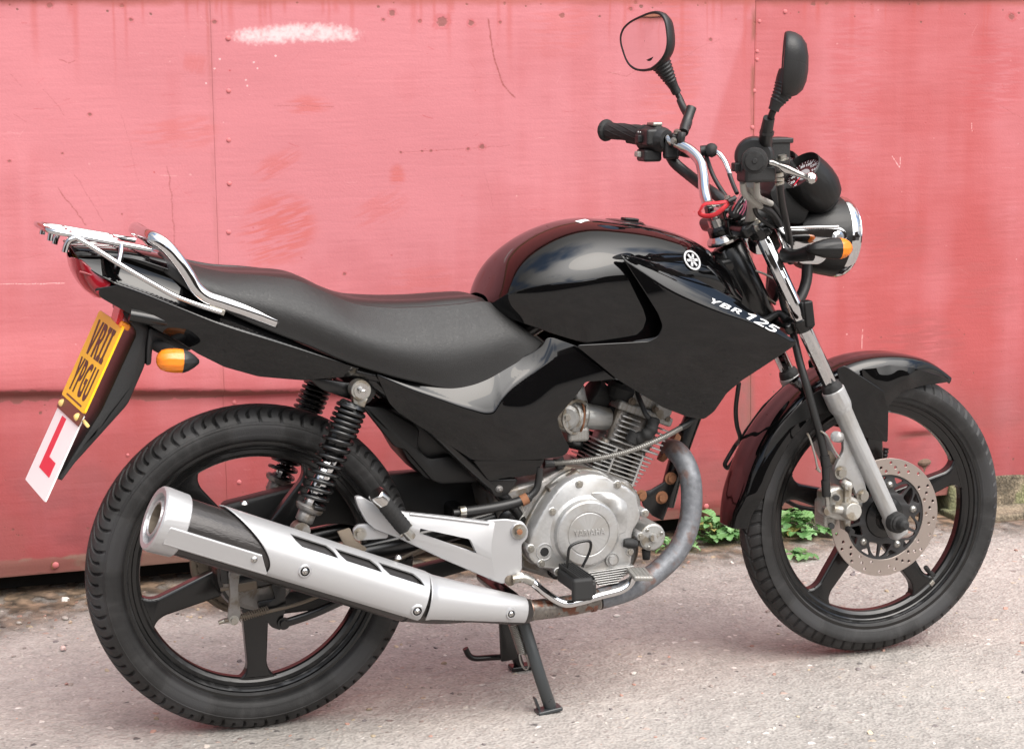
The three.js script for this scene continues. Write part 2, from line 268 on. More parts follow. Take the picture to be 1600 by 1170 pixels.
// darker soil and grit gathered along the foot of the wall
{
  const W = 1024, H = 256, r = rng(8);
  const a = tex(W, H, (u, v) => { const e = 0.50 + 0.34 * (fbm(u * 14, v * 3.5, 5, 14, 0) - 0.5) * 2 * 0.5; const x = smooth(e + 0.24, e - 0.26, v) * (0.35 + 0.65 * smooth(0.3, 0.62, fbm(u * 90, v * 22, 3, 90, 0))); return [x, x, x]; });
  const c = tex(W, H, (u, v) => { const n = fbm(u * 120, v * 30, 4, 120, 0), m = fbm(u * 20, v * 5, 3, 20, 0), t = 0.75 + 1.0 * (n - 0.5); return [0.50 * t + 0.05 * m, 0.415 * t + 0.04 * m, 0.355 * t]; }, true);
  const b = tex(512, 128, grey((u, v) => fbm(u * 110, v * 28, 4, 110, 0)));
  mat('soil', { map: c, alphaMap: a, bumpMap: b, bumpScale: 0.006, roughness: 0.97, transparent: true });
  const g = new THREE.PlaneGeometry(8, 0.72, 1, 1).rotateX(-Math.PI / 2); const uv = g.attributes.uv, p = g.attributes.position;
  for (let i = 0; i < p.count; i++) uv.setXY(i, (p.getX(i) + 4) / 2.6, (p.getZ(i) + 0.36) / 0.72);
  g.translate(0.6, 0.004, -0.83); const o = mesh('soil_verge', g, M.soil); o.userData.kind = 'structure'; o.userData.label = 'dark gritty soil along the foot of the red wall';
}
// loose grit proud of the surface
{
  const r = rng(21), base = new THREE.IcosahedronGeometry(1, 1), p = base.attributes.position; for (let i = 0; i < p.count; i++) { const x = p.getX(i), y = p.getY(i), z = p.getZ(i), k = 1 + 0.22 * (vnoise(x * 1.7 + 9, y * 1.7 + z * 2.3 + 9) - 0.5) * 2; p.setXYZ(i, x * k, y * k, z * k); } base.computeVertexNormals();
  mat('grit', { color: 0xffffff, roughness: 0.85 });
  const n = 2600, im = new THREE.InstancedMesh(base, M.grit, n), m = new THREE.Matrix4(), q = new THREE.Quaternion(), e = new THREE.Euler(), c = new THREE.Color();
  const pal = [[0.42, 0.37, 0.33], [0.30, 0.24, 0.21], [0.34, 0.20, 0.16], [0.14, 0.12, 0.12], [0.42, 0.34, 0.24], [0.52, 0.48, 0.44], [0.24, 0.20, 0.18]];
  for (let i = 0; i < n; i++) {
    const near = i % 5 < 2, x = -1.0 + 3.5 * r(), z = near ? -1.02 + 0.30 * Math.pow(r(), 1.4) : -0.98 + 2.0 * r(), s = 0.0013 + 0.0048 * Math.pow(r(), 3.2);
    e.set(r() * 0.5, r() * 6.3, r() * 0.5); m.compose(new THREE.Vector3(x, s * 0.12, z), q.setFromEuler(e), new THREE.Vector3(s * (0.8 + 0.6 * r()), s * (0.35 + 0.35 * r()), s * (0.7 + 0.4 * r()))); im.setMatrixAt(i, m);
    const k = pal[(r() * pal.length) | 0], b = 0.7 + 0.5 * r(); im.setColorAt(i, c.setRGB(k[0] * b, k[1] * b, k[2] * b));
  }
  im.name = numbered('loose_grit'); im.userData.kind = 'stuff'; im.userData.label = 'fine loose grit scattered over the worn concrete'; im.castShadow = im.receiveShadow = true; scene.add(im);
}

// the low dark buildings across the yard: behind the camera, seen only in the paintwork and chrome
{
  const g = merged([rbox([2, 1.4, 13], [44, 2.8, 3], 0.02), rbox([-9, 2.2, 13.2], [9, 4.4, 3], 0.02), rbox([12, 2.0, 13.1], [12, 4.0, 3], 0.02)]);
  mat('yardBrick', { color: lin(0.075, 0.06, 0.05), roughness: 0.9 }); const o = mesh('yard_buildings', g, M.yardBrick); o.userData.kind = 'structure';
}

// ================================================================ the red sheet-metal wall
// local frame of the wall: x along it, y up, z out of it
const wall = group('metal_wall'); tag(wall, 'faded red painted sheet metal wall with rivets and rust behind the motorcycle', 'wall');
wall.position.set(0.6, 0, -1.0122); wall.rotation.y = -0.0234;
const wallPoint = (s, h, z = 0) => new THREE.Vector3(s, h, z).applyAxisAngle(new THREE.Vector3(0, 1, 0), -0.0234).add(wall.position);
const S0 = -1.2, SW = 3.6, HW = 1.4;
{
  const W = 2048, H = 1024, C = new Float32Array(W * H * 3), B = new Float32Array(W * H), R = rng(3);
  const P = (s, h) => [Math.round((s - S0) / SW * W), Math.round(h / HW * H)];
  const seam = 0.906, creaseL = [-.968,.4896][1], creaseR = [-.2419,.4527][1];
  for (let j = 0; j < H; j++) for (let i = 0; i < W; i++) {
    const s = S0 + SW * (i + 0.5) / W, h = HW * (j + 0.5) / H, k = i + j * W;
    const big = fbm(s * 2.1 + 5, h * 2.4 + 3, 4), mid = fbm(s * 9 + 1, h * 11 + 7, 4), brush = fbm(s * 14 + 40, h * 160 + 11, 3), drip = fbm(s * 38 + 7, h * 2.2 + 90, 3), fine = vnoise(s * 420, h * 420), dripw = fbm(s * 9 + 70, h * 0.7 + 5, 3);
    let t = smooth(0.30, 1.0, h) * 0.92 + 0.10;                                   // chalky bleaching, strongest high up
    t *= 1 - 0.30 * smooth(-0.3, 1.3, s); if (s > seam) t *= 0.62;
    t += 0.55 * (big - 0.5) + 0.42 * (mid - 0.5) + 0.13 * (brush - 0.5) + 0.22 * (drip - 0.5) + (s > seam ? 0.75 : 0.5) * (dripw - 0.5); t = clamp(t);
    let r = lerp(0.350, 0.450, t), g = lerp(0.063, 0.148, t), b = lerp(0.064, 0.166, t);
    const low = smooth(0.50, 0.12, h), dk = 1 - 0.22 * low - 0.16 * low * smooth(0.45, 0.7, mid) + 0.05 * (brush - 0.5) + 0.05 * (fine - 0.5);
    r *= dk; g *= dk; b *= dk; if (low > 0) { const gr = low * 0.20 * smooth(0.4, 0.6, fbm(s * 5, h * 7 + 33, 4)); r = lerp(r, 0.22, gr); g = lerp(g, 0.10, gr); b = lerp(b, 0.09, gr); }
    C[3 * k] = r; C[3 * k + 1] = g; C[3 * k + 2] = b; B[k] = 0.5 + 0.17 * (brush - 0.5) + 0.12 * (mid - 0.5) + 0.10 * (fine - 0.5);
  }
  const mix = (k, c, a) => { for (let q = 0; q < 3; q++) C[3 * k + q] = lerp(C[3 * k + q], c[q], a); };
  // area stamp: f(s, h) gives the strength
  const stamp = (s0, s1, h0, h1, c, f, bump = 0) => { const [a, b] = P(s0, h0), [d, e] = P(s1, h1); for (let j = Math.max(0, b); j <= Math.min(H - 1, e); j++) for (let i = Math.max(0, a); i <= Math.min(W - 1, d); i++) { const m = clamp(f(S0 + SW * (i + 0.5) / W, HW * (j + 0.5) / H)); if (m > 0) { mix(i + j * W, c, m); B[i + j * W] += bump * m; } } };
  const chip = (s, h, rad, c, a = 1, bump = -0.3) => stamp(s - rad * 2, s + rad * 2, h - rad * 2, h + rad * 2, c, (x, y) => a * smooth(1.05, 0.8, Math.hypot(x - s, (y - h) * 1.15) / rad + 0.75 * (fbm(x * 260 / Math.max(1, rad * 90), y * 260 / Math.max(1, rad * 90), 3) - 0.5)), bump);
  const line = (pts, w, c, a, bump = 0, jag = 0.004) => { for (let q = 0; q + 1 < pts.length; q++) { const [x0, y0] = pts[q], [x1, y1] = pts[q + 1], L = Math.hypot(x1 - x0, y1 - y0), n = Math.ceil(L / 0.0012); for (let t = 0; t <= n; t++) { const x = lerp(x0, x1, t / n) + jag * (fbm(y0 + t * 0.05 + q * 9, x0 * 40, 3) - 0.5) * 2, y = lerp(y0, y1, t / n) + jag * (fbm(x0 * 31 + t * 0.05, y0 * 9 + 5, 3) - 0.5) * 2, ww = w * (0.5 + R()); stamp(x - ww, x + ww, y - ww, y + ww, c, (u, v) => a * smooth(1, 0.4, Math.hypot(u - x, v - y) / ww), bump * 0.3); } } };
  const RUST = [0.12, 0.050, 0.035], BROWN = [0.20, 0.085, 0.068], REDDER = [0.43, 0.092, 0.082], PALE = [0.58, 0.30, 0.30], DARKR = [0.36, 0.04, 0.042];
  // fresh white spray
  { const [sx, sy] = [-.2603,1.294], w = 0.140, hh = 0.019; stamp(sx - 0.2, sx + 0.2, sy - 0.06, sy + 0.06, [0.66, 0.60, 0.60], (x, y) => { const e = Math.pow(Math.abs(x - sx) / w, 4) + Math.pow(Math.abs(y - sy - 0.004 * Math.sin(x * 22)) / hh, 2), n = fbm(x * 160, y * 160, 3), n2 = fbm(x * 30, y * 40 + 8, 3); return 0.66 * smooth(1.8, -0.2, e + 1.5 * (n - 0.5) + 1.1 * (n2 - 0.5)); });
    for (const [a, b] of [[-.3114,1.2445], [-.3542,1.2156], [-.3793,1.1764], [-.4535,1.2166], [-.441,1.2383], [-.4738,1.1834], [-.3627,1.2303], [-.3818,1.1896]]) chip(a, b, 0.0026, [0.75, 0.6, 0.6], 0.55, 0.05); }
  // rust bubbling through near the top edge
  for (const [a, b, q] of [[...[.0904,1.3209], 0.020], [...[-.0312,1.3419], 0.012], [...[.1617,1.3177], 0.011], [...[.0354,1.3225], 0.007], [...[-.0533,1.3257], 0.006], [...[-.4513,1.3223], 0.008], [...[-.6395,1.327], 0.007], [...[-.6582,1.3583], 0.007], [...[-.8173,1.3598], 0.009], [...[-.8517,1.3668], 0.006], [...[-.7397,1.1164], 0.006], [...[-.9218,1.0156], 0.005], [...[-.8046,1.03], 0.004], [...[-.6778,.8885], 0.003], [...[.1851,1.0241], 0.010], [...[.1496,1.0187], 0.006], [...[.0569,1.0162], 0.005], [...[.0347,1.0167], 0.004], [...[-.0174,1.0149], 0.004], [...[1.6412,1.33], 0.014], [...[.5707,1.3504], 0.008], [...[.7838,1.2752], 0.007], [...[.5434,.6806], 0.004], [...[-.16,.7296], 0.006], [...[.9051,1.3171], 0.007], [...[.2338,1.319], 0.006]]) { chip(a, b, q * 1.2, DARKR, 0.3, 0); chip(a, b, q * 0.70, RUST, 0.62, -0.5); }
  for (let n = 0; n < 40; n++) { const s = -1.1 + 3.2 * R(), q = Math.pow(R(), 3); chip(s, 1.366 - 0.05 * R() * R(), 0.002 + 0.006 * q, RUST, 0.8, -0.4); }
  for (let n = 0; n < 260; n++) chip(-1.1 + 3.3 * R(), 0.09 + 0.42 * Math.pow(R(), 1.4), 0.0012 + 0.0032 * Math.pow(R(), 3), RUST, 0.35 + 0.5 * R(), -0.3);
  for (let n = 0; n < 170; n++) chip(-1.1 + 3.3 * R(), 0.4 + 0.95 * R(), 0.0012 + 0.002 * Math.pow(R(), 3), n % 3 ? DARKR : PALE, 0.3 + 0.45 * R(), -0.2);
  // rust runs under the rail
  for (let n = 0; n < 64; n++) { const s = -1.1 + 3.3 * R(), l = 0.03 + 0.22 * Math.pow(R(), 2), w = 0.003 + 0.010 * R(); stamp(s - 2 * w, s + 2 * w, 1.36 - l, 1.372, [0.38, 0.065, 0.055], (x, y) => 0.42 * smooth(1, 0.1, Math.abs(x - s + 0.006 * (fbm(y * 20, s * 9, 2) - 0.5)) / w) * smooth(1.36 - l, 1.36, y)); }
  stamp(-1.2, 2.4, 1.345, 1.38, [0.30, 0.07, 0.055], (x, y) => 0.75 * smooth(1.352, 1.371, y + 0.012 * (fbm(x * 30, y * 30, 3) - 0.5)));
  // redder brushed patches, scratches and cracks
  const patch = (px, w, h2, ang, a, c = REDDER) => { const [x0, y0] = px, cs = Math.cos(ang), sn = Math.sin(ang); stamp(x0 - w * 1.3, x0 + w * 1.3, y0 - h2 * 1.6, y0 + h2 * 1.6, c, (x, y) => { const p = (x - x0) * cs + (y - y0) * sn, q = -(x - x0) * sn + (y - y0) * cs, e = Math.pow(p / w, 2) + Math.pow(q / h2, 2); return a * smooth(1.1, 0.2, e + 0.8 * (fbm(p * 14 + 3, q * 14, 3) - 0.5)) * smooth(0.34, 0.62, fbm(p * 22 + 50, q * 210, 3)); }); };
  patch([-.3234,.8393], 0.11, 0.10, 0.25, 0.75); patch([-.2391,1.1287], 0.06, 0.03, 0, 0.6); patch([-.319,.989], 0.07, 0.035, 0.5, 0.5); patch([-.0264,.9588], 0.025, 0.035, 0, 0.7); patch([-.5543,1.0681], 0.12, 0.05, 0.1, 0.4); patch([-.4899,1.2271], 0.03, 0.06, 1.3, 0.4); patch([-.0753,.8764], 0.08, 0.05, 0.4, 0.35); patch([.3798,1.311], 0.10, 0.09, 0, 0.3); patch([.6811,1.1851], 0.09, 0.22, 0, 0.35); patch([.0163,.7035], 0.10, 0.05, 0, 0.3);
  patch([1.3781,.4741], 0.16, 0.10, 0, 0.55, [0.27, 0.06, 0.06]); patch([1.3143,.7481], 0.14, 0.07, 0.1, 0.42, [0.3, 0.07, 0.07]); patch([1.6189,.7708], 0.09, 0.10, 0, 0.35, [0.33, 0.07, 0.07]); patch([1.5865,.5838], 0.12, 0.06, 0, 0.4, [0.3, 0.07, 0.07]); patch([1.4678,.6745], 0.2, 0.03, 0, 0.3, [0.3, 0.07, 0.07]); patch([1.1761,1.131], 0.10, 0.28, 0, 0.25, DARKR); patch([1.5855,1.175], 0.12, 0.14, 0, 0.3, DARKR);
  // the darker wedge-shaped area left of the joint
  { const ax = [.8788,1.3251], bx = [.7821,1.0333], cx = [.7555,.8497], dx = [.771,.6217], ex = [.8943,1.0309]; const pl = [ax, bx, cx, dx, [.8918,.6161], ex]; stamp([.7343,.8985][0], 0.912, dx[1], ax[1], [0.36, 0.062, 0.062], (x, y) => { let left = 9; for (let q = 0; q < 3; q++) { const p = pl[q], n = pl[q + 1]; if (y <= p[1] && y >= n[1]) left = lerp(p[0], n[0], (p[1] - y) / (p[1] - n[1])); } return 0.40 * smooth(left - 0.006, left + 0.016, x) * smooth(dx[1], dx[1] + 0.2, y); }); }
  for (const [pts, w, a] of [[[[.205,1.3266], [.2108,1.2813], [.2199,1.2282], [.2402,1.1717], [.2691,1.1407]], 0.0028, 0.7], [[[-.8208,.9555], [-.7754,.8917], [-.7579,.8663]], 0.0020, 0.7], [[[-.7811,.9862], [-.7216,.8753]], 0.0014, 0.5], [[[-.6684,1.1138], [-.6501,1.0337], [-.6384,.9649]], 0.0012, 0.4], [[[-.5687,.9953], [-.5627,.9216], [-.5588,.7912]], 0.0022, 0.5], [[[-.8415,1.1736], [-.8095,1.1376], [-.7964,1.1159]], 0.0012, 0.6], [[[-.802,1.2384], [-.7797,1.234], [-.7655,1.2381]], 0.0016, 0.7], [[[-.9107,1.2098], [-.8871,1.1813]], 0.0012, 0.5], [[[-.9082,1.1207], [-.8812,1.1032]], 0.0012, 0.5], [[[-.9469,.9045], [-.9417,.8971]], 0.001, 0.4], [[[-.3223,1.13], [-.2543,1.1304], [-.1782,1.1233]], 0.0014, 0.6], [[[.5119,1.1978], [.5623,1.1895], [.596,1.2094], [.664,1.1978]], 0.0013, 0.7], [[[.6161,1.3489], [.6806,1.31]], 0.001, 0.5], [[[.6981,1.2241], [.7494,1.255], [.8097,1.275]], 0.0011, 0.5], [[[.4774,.8349], [.5708,.8046], [.6137,.7742]], 0.0012, 0.6], [[[.4364,1.0715], [.4948,1.0548]], 0.001, 0.5], [[[1.6169,1.0997], [1.6661,1.0738], [1.6838,1.0668]], 0.0014, 0.5], [[[-.0174,1.0149], [.1015,1.0183], [.1851,1.021], [.2565,1.024]], 0.0014, 0.5], [[[.1893,.9732], [.2048,.914], [.2125,.8796]], 0.0012, 0.4], [[[-.9104,.7947], [-.8462,.8068]], 0.0011, 0.4]]) line(pts, w * 0.85, [0.24, 0.05, 0.045], a * 0.62, -0.5);
  line([[-.9553,.7399], [-.8139,.7366]], 0.0011, [0.72, 0.42, 0.42], 0.7); line([[1.3049,.973], [1.3243,.9444], [1.3292,.9691]], 0.0011, [0.72, 0.5, 0.5], 0.7); line([[1.226,.5246], [1.2252,.4738]], 0.0012, [0.72, 0.5, 0.48], 0.6, 0, 0.001); line([[1.5321,1.0595], [1.5368,1.0344]], 0.0011, [0.7, 0.45, 0.45], 0.5);
  for (let n = 0; n < 420; n++) { const s = -1.1 + 3.3 * R(), h = 0.15 + 1.2 * R(), l = 0.01 + 0.06 * R() * R(), a = (R() - 0.5) * (R() < 0.6 ? 0.4 : 2.4); line([[s, h], [s + l * Math.cos(a), h + l * Math.sin(a)]], 0.0007 + 0.0006 * R(), R() < 0.75 ? DARKR : PALE, 0.10 + 0.35 * R() * R(), -0.2, 0.002); }
  // vertical joints: grime and rust beside them
  for (const [s, a] of [[seam, 0.8], [seam - 1.365, 0.16]]) { stamp(s - 0.02, s + 0.02, 0, 1.37, [0.22, 0.07, 0.05], (x, y) => a * smooth(0.011, 0.0015, Math.abs(x - s + 0.003)) * smooth(0.25, 0.55, fbm(x * 60, y * 16 + 3, 3))); }
  { const [a0, b0] = [.8942,.4], [a1, b1] = [.8967,.1638]; stamp(a0 - 0.05, a0 + 0.05, b1 - 0.04, b0 + 0.06, [0.17, 0.085, 0.075], (x, y) => 0.62 * smooth(0.035, 0.012, Math.abs(x - a0)) * smooth(b0 + 0.06, b0 - 0.02, y) * smooth(b1 - 0.04, b1 + 0.03, y) * (0.5 + 0.8 * fbm(x * 70, y * 30, 3))); }
  // the fold: a ragged band under the crease, grime with painted-in shade
  stamp(-1.2, 0.1, creaseL - 0.04, creaseL + 0.03, [0.205, 0.072, 0.060], (x, y) => { const c = lerp(creaseL, creaseR, (x + 0.92) / 0.6), e = 0.006 * (fbm(x * 60, 3, 4) - 0.5) * 2, f = 0.014 * (fbm(x * 30, 9, 4) - 0.5) * 2 + 0.004 * (fbm(x * 160, 5, 2) - 0.5); return (0.70 + 0.25 * fbm(x * 60, y * 60, 3)) * smooth(c + 0.007 + e, c + 0.0045 + e, y) * smooth(c - 0.020 + f, c - 0.017 + f, y) * smooth(0.0, -0.15, x); }, -0.15);
  { const [a, b] = [1.3982,.2276]; stamp(a - 0.09, a + 0.09, b - 0.03, b + 0.02, [0.2, 0.075, 0.065], (x, y) => 0.55 * smooth(0.085, 0.04, Math.abs(x - a)) * smooth(0.010, 0.002, Math.abs(y - b - 0.004 * Math.cos((x - a) * 30)))); }  // dark arc: shade below the small dent, painted into the colour
  // worn bottom lip
  stamp(-1.2, 2.4, 0, 0.125, [0.255, 0.145, 0.115], (x, y) => { const top = 0.098 + 0.010 * (fbm(x * 9, 3, 3) - 0.5) - 0.02 * smooth(-0.3, 0.6, x), k = smooth(top + 0.004, top - 0.004, y + 0.01 * (fbm(x * 40, y * 40, 3) - 0.5)); return k * (0.5 + 0.5 * smooth(0.42, 0.56, fbm(x * 16, y * 26 + 4, 4))) * (x > 0.25 ? 0.55 : 1); });
  stamp(-1.2, 2.4, 0, 0.07, [0.10, 0.06, 0.045], (x, y) => 0.6 * smooth(0.066, 0.058, y) * fbm(x * 40, y * 20, 3));
  const d = new Uint8Array(W * H * 4), h = new Uint8Array(W * H * 4), enc = (x) => 255 * (x <= 0.0031308 ? 12.92 * x : 1.055 * Math.pow(clamp(x), 1 / 2.4) - 0.055);
  for (let k = 0; k < W * H; k++) { for (let c = 0; c < 3; c++) { d[4 * k + c] = enc(C[3 * k + c]); h[4 * k + c] = clamp(B[k]) * 255; } d[4 * k + 3] = h[4 * k + 3] = 255; }
  const mk = (a, srgb) => { const t = new THREE.DataTexture(a, W, H, THREE.RGBAFormat); t.wrapS = THREE.MirroredRepeatWrapping; t.wrapT = THREE.MirroredRepeatWrapping; t.magFilter = THREE.LinearFilter; if (srgb) t.colorSpace = THREE.SRGBColorSpace; t.needsUpdate = true; return t; };
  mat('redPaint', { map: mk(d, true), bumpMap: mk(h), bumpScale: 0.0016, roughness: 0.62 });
  mat('redPlain', { color: lin(0.42, 0.07, 0.07), roughness: 0.65 });
  mat('rustRail', { color: lin(0.33, 0.12, 0.07), roughness: 0.8, bumpMap: castBump, bumpScale: 0.001 });
  mat('darkVoid', { color: lin(0.02, 0.018, 0.016), roughness: 0.95 });
  // one sheet per panel, pressed and dented
  const relief = (s, h) => {
    let z = 0.020 * (fbm(s * 1.6 + 2, h * 1.8 + 1, 3) - 0.5) + 0.0050 * (fbm(s * 6 + 2, h * 6 + 1, 2) - 0.5);
    const c = lerp(creaseL, creaseR, (s + 0.92) / 0.6) + 0.004 * (fbm(s * 8, 2, 2) - 0.5), kk = smooth(0.25, -0.1, s);
    z += kk * (0.017 * smooth(c + 0.16, c + 0.01, h) * smooth(c - 0.010, c + 0.008, h) - 0.004 * smooth(c - 0.1, c - 0.01, h) * smooth(c + 0.004, c - 0.012, h));
    const [a, b] = [1.3979,.2381]; z += 0.012 * smooth(0.09, 0.0, Math.abs(s - a)) * smooth(b - 0.008, b + 0.006, h) * smooth(b + 0.07, b + 0.01, h);
    z -= 0.010 * smooth(0.10, 0.05, h);
    return z;
  };
  const joints = [-4.554, -3.189, -1.824, -0.459, 0.906, 2.271, 3.636];
  for (let n = 0; n + 1 < joints.length; n++) {
    const a = joints[n] + (n === 4 ? 0.003 : 0.0006), b = joints[n + 1] - (n === 3 ? 0.0025 : 0.0006), seen = n > 1 && n < 5, nx = seen ? 180 : 60, ny = seen ? 180 : 50, G = [];
    const bot = 0.058;
    for (let i = 0; i <= nx; i++) { G.push([]); for (let j = 0; j <= ny; j++) { const s = lerp(a, b, i / nx), h = lerp(bot, 1.3735, j / ny); G[i].push(new THREE.Vector3(s, h, relief(s, h) + (n === 4 ? -0.004 : n === 3 ? 0.001 : 0))); } }
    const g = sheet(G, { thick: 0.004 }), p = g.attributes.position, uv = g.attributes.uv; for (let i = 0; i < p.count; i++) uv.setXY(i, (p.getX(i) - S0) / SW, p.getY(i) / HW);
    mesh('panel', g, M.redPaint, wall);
  }
  const riv = new THREE.SphereGeometry(1, 12, 6, 0, Math.PI * 2, 0, Math.PI / 2).rotateX(Math.PI / 2);
  for (const [s, h, q] of [[...[-.4202,1.2846], 0.0062], [...[-.4227,1.1652], 0.0056], [...[-.4265,1.0523], 0.0056], [...[-.4284,.9518], 0.0058], [...[-.4337,.8387], 0.0058], [...[.9893,1.3438], 0.0062], [...[.9191,1.3203], 0.005], [...[.9147,1.246], 0.005], [...[.915,1.2254], 0.005], [...[.9089,1.1475], 0.0055], [...[.9029,1.0565], 0.0055], [...[-.4335,.4351], 0.0055], [...[-.4291,.2427], 0.0058], [...[.7819,.0861], 0.0075], [...[-.8646,.0776], 0.008], [...[-.6879,.3266], 0.004], [...[1.0776,.5406], 0.005], [...[.8976,.8938], 0.005]]) {
    const o = mesh('rivet', riv, M.redPaint2 || mat('redPaint2', { color: lin(0.46, 0.125, 0.13), roughness: 0.62 }), wall); o.position.set(s, h, relief(s, h) + (s > 0.906 ? -0.004 : 0.001)); o.scale.set(q, q, q * 0.5);
  }
  { const o = mesh('bolt_hole', new THREE.CylinderGeometry(0.005, 0.005, 0.003, 16).rotateX(Math.PI / 2), M.darkVoid, wall); const [s, h] = [1.0893,.0753]; o.position.set(s, h, relief(s, h) - 0.003); }
  { const o = mesh('bolt_hole', new THREE.CylinderGeometry(0.008, 0.008, 0.003, 16).rotateX(Math.PI / 2), M.rust, wall); const [s, h] = [-.8704,.0781]; o.position.set(s, h, relief(s, h) + 0.0005); o.scale.set(0.5, 1.2, 1); }
  const rail = rbox([-0.46, 1.4095, -0.002], [8.2, 0.064, 0.014], 0.002); mesh('top_rail', rail, M.rustRail, wall);
  mesh('upper_sheet', rbox([-0.46, 1.92, -0.012], [8.2, 0.96, 0.02], 0.004), M.redPlain, wall);
  mesh('added_roof', rbox([-0.46, 2.43, -0.55], [8.4, 0.06, 1.3], 0.01), M.rustRail, wall);  // unseen roof, added to keep sky light from coming in behind
  mesh('added_gap_strip', rbox([-0.46, 0.06, -0.16], [8.2, 0.126, 0.10], 0.01), M.darkVoid, wall);  // near-black strip added to keep the gap under the sheets dark
  mesh('back_sheet', rbox([-0.46, 1.2, -1.1], [8.2, 2.38, 0.03], 0.004), M.darkVoid, wall);
}

// ================================================================ the motorcycle (x forward, z to its right-hand side)
const bike = group('motorcycle'); tag(bike, 'black motorcycle with silver exhaust on its centre stand before the red wall', 'motorcycle');
const add = (name, g, m, parent = bike) => mesh(name, g, m, parent);
const P = (name, parent = bike) => group(name, parent);

// a tyre as a dense sheet with the tread cut into it
function tyreGeo(R, w, groove, bead = 0.2375) {
  const nA = 1500, prof = [[bead - 0.004, 0.0265], [bead + 0.002, 0.0295], [bead + 0.010, w * 0.44], [lerp(bead, R, 0.42), w * 0.5], [lerp(bead, R, 0.55), w * 0.492], [R - 0.0270, w * 0.468], [R - 0.0265, w * 0.460], [R - 0.0175, w * 0.405], [R - 0.0090, w * 0.305], [R - 0.0030, w * 0.17], [R, 0]];
  const half = curve(prof.map(([r, z]) => [r, z, 0]), 76), P2 = [...half.map((p) => [p.x, p.y]), ...half.slice(0, -1).reverse().map((p) => [p.x, -p.y])], n = P2.length, G = [];
  for (let i = 0; i <= nA; i++) {
    const a = i / nA * 2 * Math.PI, row = [];
    for (let j = 0; j < n; j++) {
      const [r, z] = P2[j], side = z >= 0 ? 1 : -1, s = clamp(Math.abs(z) / (w * 0.460)), tread = r > R - 0.0266;
      const d = tread ? groove(a, s, side) : 0; const rib = tread ? 0 : 0.0009 * (smooth(0.0012, 0.0004, Math.abs(r - lerp(bead, R, 0.17))) + smooth(0.0012, 0.0004, Math.abs(r - lerp(bead, R, 0.24))) + smooth(0.0010, 0.0004, Math.abs(r - lerp(bead, R, 0.56)))); const rr = r - d * 0.0062, zz = z - side * d * 0.0045 * s + side * rib;
      row.push(new THREE.Vector3(rr * Math.cos(a), rr * Math.sin(a), zz));
    }
    G.push(row);
  }
  return sheet(G, { flip: true });
}
const periodic = (x, p) => { x = ((x % p) + p) % p; return Math.min(x, p - x); };
function rearGroove(a, s, side) {
  const n = 45, p = 2 * Math.PI / n, sh = (side > 0 ? 0 : p / 2);
  const long = a + sh - 0.150 * Math.sin(Math.min(1.9, s * 1.95)) + 0.02 * s, d1 = periodic(long, p) * 0.306;
  const short = a + sh + p / 2 - 0.150 * Math.sin(Math.min(1.9, s * 1.95)) + 0.02 * s, d2 = periodic(short, p) * 0.306;
  const k1 = s > 0.10 && s < 0.985 ? smooth(0.0034, 0.0014, d1) : 0, k2 = s > 0.22 && s < 0.90 ? smooth(0.0032, 0.0013, d2) : 0;
  return Math.max(k1, k2) * smooth(0.08, 0.16, s) * (0.25 + 0.75 * smooth(1, 0.8, s));
}
function frontGroove(a, s, side) {
  const n = 72, p = 2 * Math.PI / n, sh = side > 0 ? 0 : p / 2;
  const slash = a + sh + 0.055 * (s - 0.55), d1 = periodic(slash, p) * 0.296, k1 = s > 0.52 ? smooth(0.0036, 0.0017, d1) : 0;
  const zig = 0.50 + 0.055 * (Math.abs(((a + sh) / (p * 2)) % 1 - 0.5) * 4 - 1), k2 = smooth(0.055, 0.02, Math.abs(s - zig));
  const slant = a + sh - 0.16 * s, d3 = periodic(slant, p * 2) * 0.296, k3 = s < 0.5 ? smooth(0.0036, 0.0016, d3) : 0;
  return 0.55 * Math.max(k1, k2 * 0.7, k3);
}
function spokeGeo(w0, w1, r0, r1, flare, zt) {              // one cast spoke lying along +x
  const s = new THREE.Shape(); const q = 0.030;
  s.moveTo(r0, -w0 / 2); s.lineTo(r1 - q, -w1 / 2); s.quadraticCurveTo(r1 - 0.004, -w1 / 2 - 0.001, r1 + 0.002, -flare / 2); s.quadraticCurveTo(r1 + 0.006, 0, r1 + 0.002, flare / 2); s.quadraticCurveTo(r1 - 0.004, w1 / 2 + 0.001, r1 - q, w1 / 2); s.lineTo(r0, w0 / 2); s.closePath();
  return ext(s, -zt, zt, 0.0045, { bs: 3, cs: 10 });
}
